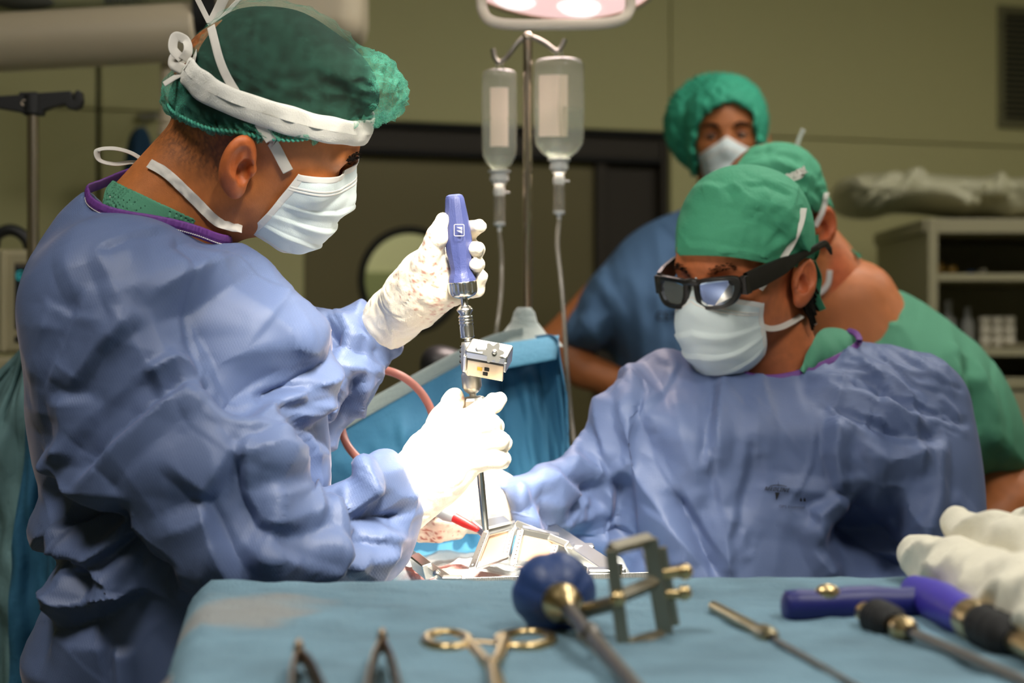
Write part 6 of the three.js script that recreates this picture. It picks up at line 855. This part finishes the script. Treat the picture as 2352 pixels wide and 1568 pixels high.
{
  const t = thing('blue_jacket', 'dark blue garment hanging from a rail hook on the far wall', 'garment', P(322, 400, 4.55)); mat('jacket', rgb(0.02, 0.07, 0.14), 0.85);
  const out = smoothLine([[288, 470], [290, 350], [300, 310], [318, 292], [332, 292], [346, 318], [350, 360], [352, 470]].map(([x, y]) => P(x, y, 4.6)), 3), g = net(bolster(out, -4.6, 0.04, 0.035), P(270, 490, 4.6).add(V(0, 0, -0.06)), P(370, 280, 4.6).add(V(0, 0, 0.06)), 0.006); folds(g, [[pxLine(4.56, 330, 300, 334, 360, 330, 440), -0.02, 0.015, 0.02]]); wpart('garment', g, M.jacket, t); wpart('hanger_hook', tube([P(329, 272, 4.62), P(334, 280, 4.62), P(331, 296, 4.61)], 0.002, 20, 6), M.darkSteel, t);
  const r = thing('hook_rail', 'short grey hook rail on the far wall above the blue garment', 'rail', P(342, 268, 4.7)); wpart('rail', at(box(0.055, 0.016, 0.03, 0.003), ...P(342, 267, depthOnWall(342) - 0.02).toArray()), M.satin, r); wpart('peg', rod(P(331, 268, depthOnWall(342) - 0.02), P(331, 271, 4.6), 0.003), M.satin, r);
}
// ---------------------------------------------------------------- cabinet on the far right
{
  const D = 4.6, t = thing('open_cabinet', 'grey beige open cabinet with two shelves beside the far wall', 'cabinet', V(P(2128, 0, D).x, 0, -D)), W = (n, g, m, l) => wpart(n, g, m, t, l), x0 = P(2128, 0, D).x, x1 = x0 + 1.0, y = (py) => P(0, py, D).y, top = y(503), dp = 0.62;
  mat('cabinet', rgb(0.33, 0.30, 0.18), 0.5);
  W('side_panel', at(box(0.018, top, dp), x0 + 0.009, top / 2, -D - dp / 2), M.cabinet); W('side_panel', at(box(0.018, top, dp), x1, top / 2, -D - dp / 2), M.cabinet); W('back_panel', at(box(1.0, top, 0.015), (x0 + x1) / 2, top / 2, -D - dp), M.cabinet); W('top_panel', at(box(1.02, 0.035, dp + 0.01), (x0 + x1) / 2, top - 0.0175, -D - dp / 2), M.cabinet);
  W('front_post', at(box(0.026, top, 0.02), x0 + 0.013, top / 2, -D + 0.01), M.cabinet); W('front_post', at(box(0.026, top, 0.02), x1 - 0.013, top / 2, -D + 0.01), M.cabinet); W('front_beam', at(box(0.95, y(503) - y(536), 0.02), (x0 + x1) / 2, (y(503) + y(536)) / 2, -D + 0.009), M.cabinet);
  for (const [a, b] of [[628, 645], [800, 818], [868, 892]]) W('shelf', at(box(0.96, y(a) - y(b), dp - 0.03), (x0 + x1) / 2, (y(a) + y(b)) / 2, -D - dp / 2 + 0.012), M.cabinet);
  W('lower_front', at(box(0.95, y(900), 0.02), (x0 + x1) / 2, y(900) / 2, -D + 0.005), M.cabinet);
  const bag = thing('wrapped_bundle', 'pale plastic wrapped bundle lying on top of the open cabinet', 'bundle', V(x0 + 0.35, top, -D - 0.3));
  const out = smoothLine([[1925, 440], [1935, 412], [1980, 402], [2060, 400], [2160, 404], [2260, 410], [2400, 412], [2440, 440], [2430, 480], [2400, 498], [2300, 500], [2200, 498], [2130, 490], [2060, 488], [2010, 500], [1960, 496], [1932, 480]].map(([px, py]) => P(px, py, 4.85)), 3), g = net(bolster(out, -4.88, 0.22, 0.05), P(1890, 520, 4.85).add(V(0, 0, -0.3)), P(2470, 385, 4.85).add(V(0, 0, 0.3)), 0.009);
  folds(g, [...randomFolds(70, 50, [P(1930, 0, 4.7).x, P(2400, 0, 4.7).x, P(0, 500, 4.7).y, P(0, 400, 4.7).y], 0.005, 0.018, 0.06, 0.2, 0.012, 0.04, 0.3, 1.6)]); mat('wrap', rgb(0.52, 0.50, 0.33), 0.45, { bumpMap: paperTex, bumpScale: 0.002 }); wpart('bundle', boxUV(g, 0.2), M.wrap, bag);
  // things on the shelves
  const small = (name, label, cat, px, py, prof, m, group) => { const o = thing(name, label, cat, P(px, py, D - 0.0 + 0.12), group), s = (D + 0.12) / F; part('body', lathe(prof.map(([r, h]) => [r * s, h * s]), 20), m, o); return o; };
  mat('jarAmber', rgb(0.35, 0.20, 0.03), 0.3); mat('jarGrey', rgb(0.22, 0.22, 0.2), 0.3); mat('cupWhite', rgb(0.60, 0.56, 0.45), 0.5); mat('blueLid', rgb(0.05, 0.10, 0.25), 0.4);
  const jar = [[0, 0], [10, 0], [11, 3], [11, 16], [8, 20], [8, 23], [0, 23]];
  small('medicine_jar', 'amber jar at the end of the upper cabinet shelf beside the post', 'jar', 2158, 627, jar, M.jarAmber, 'jars on the upper shelf'); small('medicine_jar', 'amber jar second from the post on the upper cabinet shelf', 'jar', 2186, 627, [[0, 0], [11, 0], [12, 3], [12, 12], [8, 16], [0, 17]], M.jarAmber, 'jars on the upper shelf');
  small('small_lid', 'flat dark blue lid lying on the upper cabinet shelf', 'lid', 2230, 627, [[0, 0], [10, 0], [10, 5], [0, 6]], M.blueLid); small('ointment_pot', 'little pale pot on the upper cabinet shelf right of the blue lid', 'pot', 2258, 627, [[0, 0], [8, 0], [9, 6], [6, 9], [0, 10]], M.cupWhite);
  small('dark_bottle', 'grey bottle with shoulder on the lower cabinet shelf nearest the post', 'bottle', 2176, 798, [[0, 0], [20, 0], [20, 62], [10, 76], [10, 108], [0, 110]], M.jarGrey); small('dark_bottle', 'slimmer grey bottle on the lower cabinet shelf beside the white cups', 'bottle', 2222, 798, [[0, 0], [15, 0], [15, 58], [7, 72], [7, 92], [0, 93]], M.jarGrey);
  for (let i = 0; i < 3; i++) for (let k = 0; k < 3; k++) small('white_cup', ['bottom', 'middle', 'top'][k] + ' white cup of the ' + ['first', 'second', 'third'][i] + ' stack from the post, lower cabinet shelf', 'cup', 2262 + i * 28, 798 - k * 24, [[0, 0], [12, 0], [14, 20], [13.5, 23], [0, 23]], M.cupWhite, 'stacked white cups');
  small('steel_tray', 'shallow pale tray at the front of the lower cabinet shelf', 'tray', 2330, 797, [[0, 0], [26, 0], [34, 9], [32, 9], [0, 3]], M.cupWhite);
}
// ---------------------------------------------------------------- instrument table in front
const TY = EYE - 0.226;
const onT = (px, py, h = 0) => P(px, py, (EYE - TY - h) * F / (py - CY));
{
  const t = thing('instrument_table', 'instrument table under a pale blue drape in front of the camera', 'table', V(0.2, 0, -1.15));
  part('table_top', at(box(0.92, 0.03, 0.8, 0.006), 0.02, TY - 0.02, 0.02), M.satin, t); for (const x of [-0.38, 0.42]) for (const z of [-0.34, 0.36]) part('leg', rod(V(x, 0, z), V(x, TY - 0.03, z), 0.015), M.satin, t);
  const bl = onT(466, 1352), fl = onT(410, 1568), br = onT(2600, 1336);
  const g = grid(170, 150, (u, v) => {
    const U = lerp(-0.55, 1.35, u), Vv = lerp(-0.35, 1.6, v), uc = clamp(U, 0, 1), vc = clamp(Vv, 0, 1);
    const a = bl.clone().lerp(br, uc), dirL = fl.clone().sub(bl).setY(0).normalize(); const p = a.addScaledVector(dirL, vc * 0.78); p.y = TY + 0.002;
    const du = Math.max(-U, U - 1, 0) * 0.95, dv = Math.max(-Vv, Vv - 1, 0) * 0.95, drop = len(du, dv);
    const flat = drop === 0 ? 1 : 0; p.y += flat * (0.0022 * (1 + noise3(p.x * 9, p.z * 9, 2)) + 0.0012 * (1 - 2 * Math.abs(noise3(p.x * 18, p.z * 18, 5))) + 0.002);
    if (drop > 0) { const q = Math.min(drop, 0.02) / 0.02, w = 0.014 * Math.sin(p.x * 38) * Math.cos(p.z * 30) * smooth(0.02, 0.2, drop); p.y -= drop - 0.006 * q; if (U < 0) p.x -= 0.012 * q + w + 0.05 * drop; if (U > 1) p.x += 0.012 * q + w; if (Vv < 0) p.z -= 0.010 * q + w; if (Vv > 1) p.z += 0.012 * q + w; }
    return p;
  }, [14, 12]);
  mat('tableDrape', rgb(0.155, 0.27, 0.345), 0.9, { bumpMap: paperTex, bumpScale: 0.002, vertexColors: true });
  paint(g, (x, y, z) => { const n = 0.6 * noise3(x * 7, z * 7, 1) + 0.4 * noise3(x * 20, z * 20, 3), k = 1 + 0.28 * n, p = P(560, 1420, 1.42), d = len((x - p.x) / 0.07, (z - p.z) / 0.10) + 0.35 * n, st = smooth(1.1, 0.6, d) * 0.55; return [lerp(k, 2.4, st), lerp(k, 1.15, st), lerp(k, 0.72, st)]; });
  wpart('drape', g, M.tableDrape, t, 'pale blue drape with a beige patch near its corner');
}
const inst = (name, label, cat, px, py) => thing(name, label, cat, onT(px, py, 0.004));
{
  for (const [i, tip, l, r, label] of [[0, [687, 1460], [664, 1640], [778, 1640], 'short steel forceps pointing away, beside the drape corner'], [1, [878, 1436], [828, 1640], [932, 1640], 'steel forceps with wide open arms beside the gilt scissors']]) {
    const t = inst('thumb_forceps', label, 'forceps', ...tip), W = (n, g) => wpart(n, g, M.forcepSteel || mat('forcepSteel', rgb(0.36, 0.28, 0.20), 0.33, { metalness: 1 }), t);
    const a = onT(tip[0], tip[1], 0.030), k = 0.018, lp = onT(l[0], l[1], 0.024), rp = onT(r[0], r[1], 0.024), up = V(0, 0, 0);
    for (const [n, e, s] of [['arm', lp, -1], ['arm', rp, 1]]) { const c = new THREE.CatmullRomCurve3([a.clone().add(V(s * 0.001, 0, 0)), a.clone().lerp(e, 0.25).add(V(s * 0.0025, 0, 0)), a.clone().lerp(e, 0.6).add(V(s * 0.002, 0, 0)), e]); W(n, grid(8, 40, (u, v) => { const p = c.getPoint(v), th = u * Math.PI * 2, w = lerp(0.0016, 0.002, v), h = lerp(0.006, 0.011, smooth(0, 0.5, v)); return p.add(V(Math.cos(th) * w, Math.sin(th) * h - 0.012, 0)); })); }
    W('joint', at(new THREE.SphereGeometry(1, 16, 10).scale(0.0038, 0.009, 0.006), a.x, a.y - 0.010, a.z + 0.002));
  }
}
{
  const t = inst('scissors', 'scissors with gilt finger rings lying beside the blue ball handle', 'scissors', 1120, 1480); mat('gilt', rgb(0.62, 0.47, 0.24), 0.3, { metalness: 1 }); mat('giltDark', rgb(0.40, 0.30, 0.18), 0.35, { metalness: 1 });
  const W = (n, g, m = M.gilt) => wpart(n, g, m, t), h = 0.008;
  const ring = (cx, cy, rx, ry, tilt) => { const pts = []; for (let i = 0; i < 28; i++) { const a = i / 28 * Math.PI * 2; pts.push(onT(cx + Math.cos(a) * rx, cy + Math.sin(a) * ry + Math.cos(a) * tilt, h)); } return tube(pts, 0.0042, 90, 10, true); };
  W('finger_ring', ring(1028, 1472, 50, 17, 2)); W('finger_ring', ring(1206, 1470, 62, 17, -2));
  const piv = onT(1132, 1536, h), e1 = onT(1152, 1640, h), e2 = onT(1168, 1640, h);
  W('shank', tube([onT(1074, 1474, h), onT(1092, 1492, h), onT(1112, 1515, h), piv, e2], 0.0042, 40, 10)); W('shank', tube([onT(1160, 1466, h + 0.002), onT(1152, 1490, h + 0.002), onT(1142, 1515, h + 0.002), piv.clone().add(V(0, 0.003, 0)), e1], 0.0042, 40, 10)); W('ratchet', tube([onT(1078, 1475, h), onT(1110, 1477, h), onT(1140, 1479, h)], 0.0028, 20, 8), M.giltDark); W('pivot_screw', at(new THREE.SphereGeometry(0.0045, 14, 10).scale(1, 0.6, 1), piv.x, piv.y + 0.006, piv.z), M.giltDark);
}
{
  const c = onT(1272, 1362, 0.033), t = thing('ball_driver', 'driver with a blue lobed ball handle and steel shaft', 'screwdriver', V(c.x, TY + 0.004, c.z)), W = (n, g, m, l) => wpart(n, g, m, t, l); mat('ballBlue', rgb(0.022, 0.055, 0.19), 0.42, { bumpMap: grainTex, bumpScale: 0.0004 });
  const dir = onT(1450, 1568, 0.014).sub(c).normalize(), g = grid(72, 40, (u, v) => { const a = u * Math.PI * 2, th = v * Math.PI, lobe = 1 - 0.055 * Math.pow(Math.abs(Math.sin(a * 3)), 6) * Math.sin(th), r = 0.0325 * lobe; return V(Math.sin(th) * Math.cos(a) * r, Math.cos(th) * r * 1.02, Math.sin(th) * Math.sin(a) * r); });
  g.applyQuaternion(new THREE.Quaternion().setFromUnitVectors(V(0, 1, 0), dir.clone().negate())); W('ball_handle', at(g, c.x, c.y, c.z), M.ballBlue, 'dark blue lobed ball');
  const a = c.clone().addScaledVector(dir, 0.024), e = c.clone().addScaledVector(dir, 0.30); W('collar', latheAlong(a, e, [[0.012, 0], [0.015, 0.01], [0.015, 0.05], [0.011, 0.07], [0.0085, 0.10], [0.006, 0.13]], 28), M.gilt); W('shaft', latheAlong(a, e, [[0.0055, 0.12], [0.0055, 0.36], [0.0078, 0.37], [0.0078, 0.42], [0.0058, 0.43], [0.0052, 1]], 20), M.darkSteel);
  const f = thing('guide_frame', 'upright rectangular steel guide frame with knobs joined beside the ball handle', 'instrument', onT(1480, 1485, 0.004)), Z = (n, g2, m = M.frameSteel || mat('frameSteel', rgb(0.34, 0.31, 0.24), 0.4, { metalness: 1 })) => wpart(n, g2, m, f);
  const lb = onT(1432, 1484, 0.006), rb = onT(1528, 1458, 0.006), hh = 0.066, lt = lb.clone().add(V(-0.009, hh + 0.004, 0)), rt = rb.clone().add(V(-0.012, hh + 0.006, 0)), mid = (a2, b2, k) => a2.clone().lerp(b2, k);
  Z('upright', bar(lb, lt, 0.0095, 0.0075)); Z('upright', bar(rb, rt, 0.012, 0.010)); Z('cross_bar', bar(lt, rt, 0.0085, 0.0075)); Z('cross_bar', bar(lb, rb, 0.0085, 0.0075)); Z('cross_bar', bar(mid(lb, lt, 0.5), mid(rb, rt, 0.56), 0.0085, 0.008)); Z('corner_stud', at(new THREE.SphereGeometry(0.006, 14, 10), ...mid(lb, lt, 0.5).add(V(0, 0, 0.004)).toArray()), M.gilt);
  Z('knob', [rod(mid(rb, rt, 0.62), mid(rb, rt, 0.62).add(V(0.018, 0.003, 0.002)), 0.0045), at(new THREE.SphereGeometry(0.0062, 16, 10), ...mid(rb, rt, 0.62).add(V(0.022, 0.003, 0.002)).toArray())], M.gilt); Z('knob', [rod(mid(rb, rt, 0.42), mid(rb, rt, 0.42).add(V(0.016, 0.001, 0.004)), 0.004), at(new THREE.SphereGeometry(0.0058, 16, 10), ...mid(rb, rt, 0.42).add(V(0.019, 0.002, 0.004)).toArray())], M.gilt); Z('side_rail', bar(mid(rb, rt, 0.1).add(V(0.009, 0, 0)), mid(rb, rt, 0.92).add(V(0.009, 0, 0)), 0.006, 0.006));
  Z('link_bar', rod(onT(1346, 1402, 0.026), mid(lb, lt, 0.46), 0.0058));
}
{
  const t = inst('probe', 'slim steel probe with thick grip lying alone on the drape', 'probe', 1780, 1470), W = (n, g, m) => wpart(n, g, m, t), a = onT(1638, 1392, 0.010), b = onT(1775, 1466, 0.010), e = onT(2010, 1600, 0.008); mat('probeSteel', rgb(0.42, 0.36, 0.22), 0.35, { metalness: 1 });
  W('grip', latheAlong(a, b, [[0, 0], [0.0048, 0.01], [0.005, 0.6], [0.0042, 0.62], [0.005, 0.65], [0.0042, 0.68], [0.005, 0.71], [0.0042, 0.75], [0.006, 0.8], [0.0072, 0.86], [0.0072, 0.96], [0.004, 1]], 20), M.probeSteel); W('needle', rod(b, e, 0.0024, 0.0020), M.darkSteel);
}
{
  mat('toolBlue', rgb(0.014, 0.018, 0.16), 0.45); mat('toolViolet', rgb(0.06, 0.04, 0.42), 0.45);
  const t = inst('t_handle_driver', 'driver with a dark blue crosswise handle and black knurled chuck', 'screwdriver', 2000, 1440), W = (n, g, m, l) => wpart(n, g, m, t, l), a = onT(1800, 1392, 0.016), b = onT(2150, 1382, 0.016), c = onT(1985, 1405, 0.016), e = onT(2420, 1596, 0.010);
  W('handle', latheAlong(a, b, [[0, 0], [0.009, 0.002], [0.0125, 0.02], [0.0135, 0.1], [0.0125, 0.25], [0.0148, 0.42], [0.0148, 0.58], [0.0122, 0.75], [0.013, 0.9], [0.011, 0.985], [0, 1]], 24), M.toolBlue, 'dark blue crosswise grip'); W('handle_stud', at(new THREE.SphereGeometry(0.0075, 16, 10).scale(1.4, 1, 1), ...onT(1900, 1362, 0.026).toArray()), M.gilt);
  W('ferrule', latheAlong(c, e, [[0.008, 0], [0.0085, 0.02], [0.0085, 0.08]], 20), M.gilt); W('knurled_chuck', latheAlong(c, e, [[0.008, 0.07], [0.0145, 0.08], [0.0145, 0.095], [0.013, 0.1], [0.0145, 0.105], [0.0145, 0.12], [0.013, 0.125], [0.0145, 0.13], [0.014, 0.17], [0.008, 0.19]], 24), M.rubber); W('coupling', latheAlong(c, e, [[0.0065, 0.18], [0.0065, 0.22], [0.0095, 0.23], [0.0095, 0.27], [0.006, 0.28], [0.006, 0.3]], 20), M.gilt); W('shaft', rod(c.clone().lerp(e, 0.28), e, 0.0042), M.darkSteel);
  const v = inst('straight_driver', 'driver with a violet blue straight handle against the white towels', 'screwdriver', 2260, 1430), Z = (n, g, m, l) => wpart(n, g, m, v, l), a2 = onT(2092, 1350, 0.020), e2 = onT(2420, 1516, 0.018);
  Z('handle', latheAlong(a2, e2, [[0, 0], [0.008, 0.004], [0.012, 0.03], [0.0155, 0.15], [0.017, 0.26], [0.0155, 0.4], [0.0135, 0.48]], 24), M.toolViolet, 'violet blue tapered grip'); Z('end_cap', at(new THREE.SphereGeometry(0.008, 16, 10), ...a2.toArray()), M.gilt); Z('ferrule', latheAlong(a2, e2, [[0.0135, 0.47], [0.0155, 0.48], [0.0155, 0.56], [0.013, 0.57]], 24), M.gilt); Z('knurled_chuck', latheAlong(a2, e2, [[0.013, 0.56], [0.0165, 0.58], [0.0165, 0.62], [0.0148, 0.63], [0.0165, 0.64], [0.0165, 0.68], [0.0148, 0.69], [0.0165, 0.7], [0.0165, 0.75], [0.008, 0.78]], 24), M.rubber); Z('shaft', latheAlong(a2, e2, [[0.0075, 0.77], [0.0075, 1.3]], 18), M.gilt);
}
{
  mat('towel', rgb(0.80, 0.76, 0.62), 0.95, { bumpMap: clothTex, bumpScale: 0.001 });
  const roll = (name, label, pts, rs, seed) => { const f = chain(pts, rs, 0.012), lo = V(1e9, 1e9, 1e9), hi = V(-1e9, -1e9, -1e9); pts.forEach((p, i) => { lo.min(p.clone().subScalar(rs[i] + 0.012)); hi.max(p.clone().addScalar(rs[i] + 0.012)); }); const t = thing(name, label, 'towel', V(pts[0].x, TY + 0.006, pts[0].z), 'white towels'), g = net((x, y, z) => f(x, y, z) + 0.005 * (Math.abs(noise3(x * 11 + seed, y * 16, z * 11)) * 2 - 0.6) + 0.0006 * noise3(x * 60, y * 60, z * 60), lo, hi, 0.003); wpart('towel', boxUV(g, 0.05), M.towel, t); };
  const q = (px, py, d) => P(px, py, d);
  roll('rolled_towel', 'thick rolled white towel lying behind the violet driver', [onT(2104, 1272, 0.029), onT(2200, 1312, 0.032), onT(2310, 1360, 0.034), onT(2470, 1430, 0.036)], [0.019, 0.025, 0.029, 0.032], 2);
  roll('rolled_towel', 'folded white towel heaped on the thick rolled one', [q(2206, 1205, 1.56), q(2270, 1240, 1.52), q(2360, 1280, 1.45), q(2480, 1330, 1.40)], [0.015, 0.024, 0.030, 0.034], 5);
  roll('rolled_towel', 'uppermost white towel fold at the edge of the heap', [q(2345, 1215, 1.60), q(2420, 1230, 1.57), q(2520, 1250, 1.55)], [0.022, 0.031, 0.034], 9);
}
scene.traverse((o) => { if (o.isLight) o.castShadow = true; });
renderer.render(scene, camera);
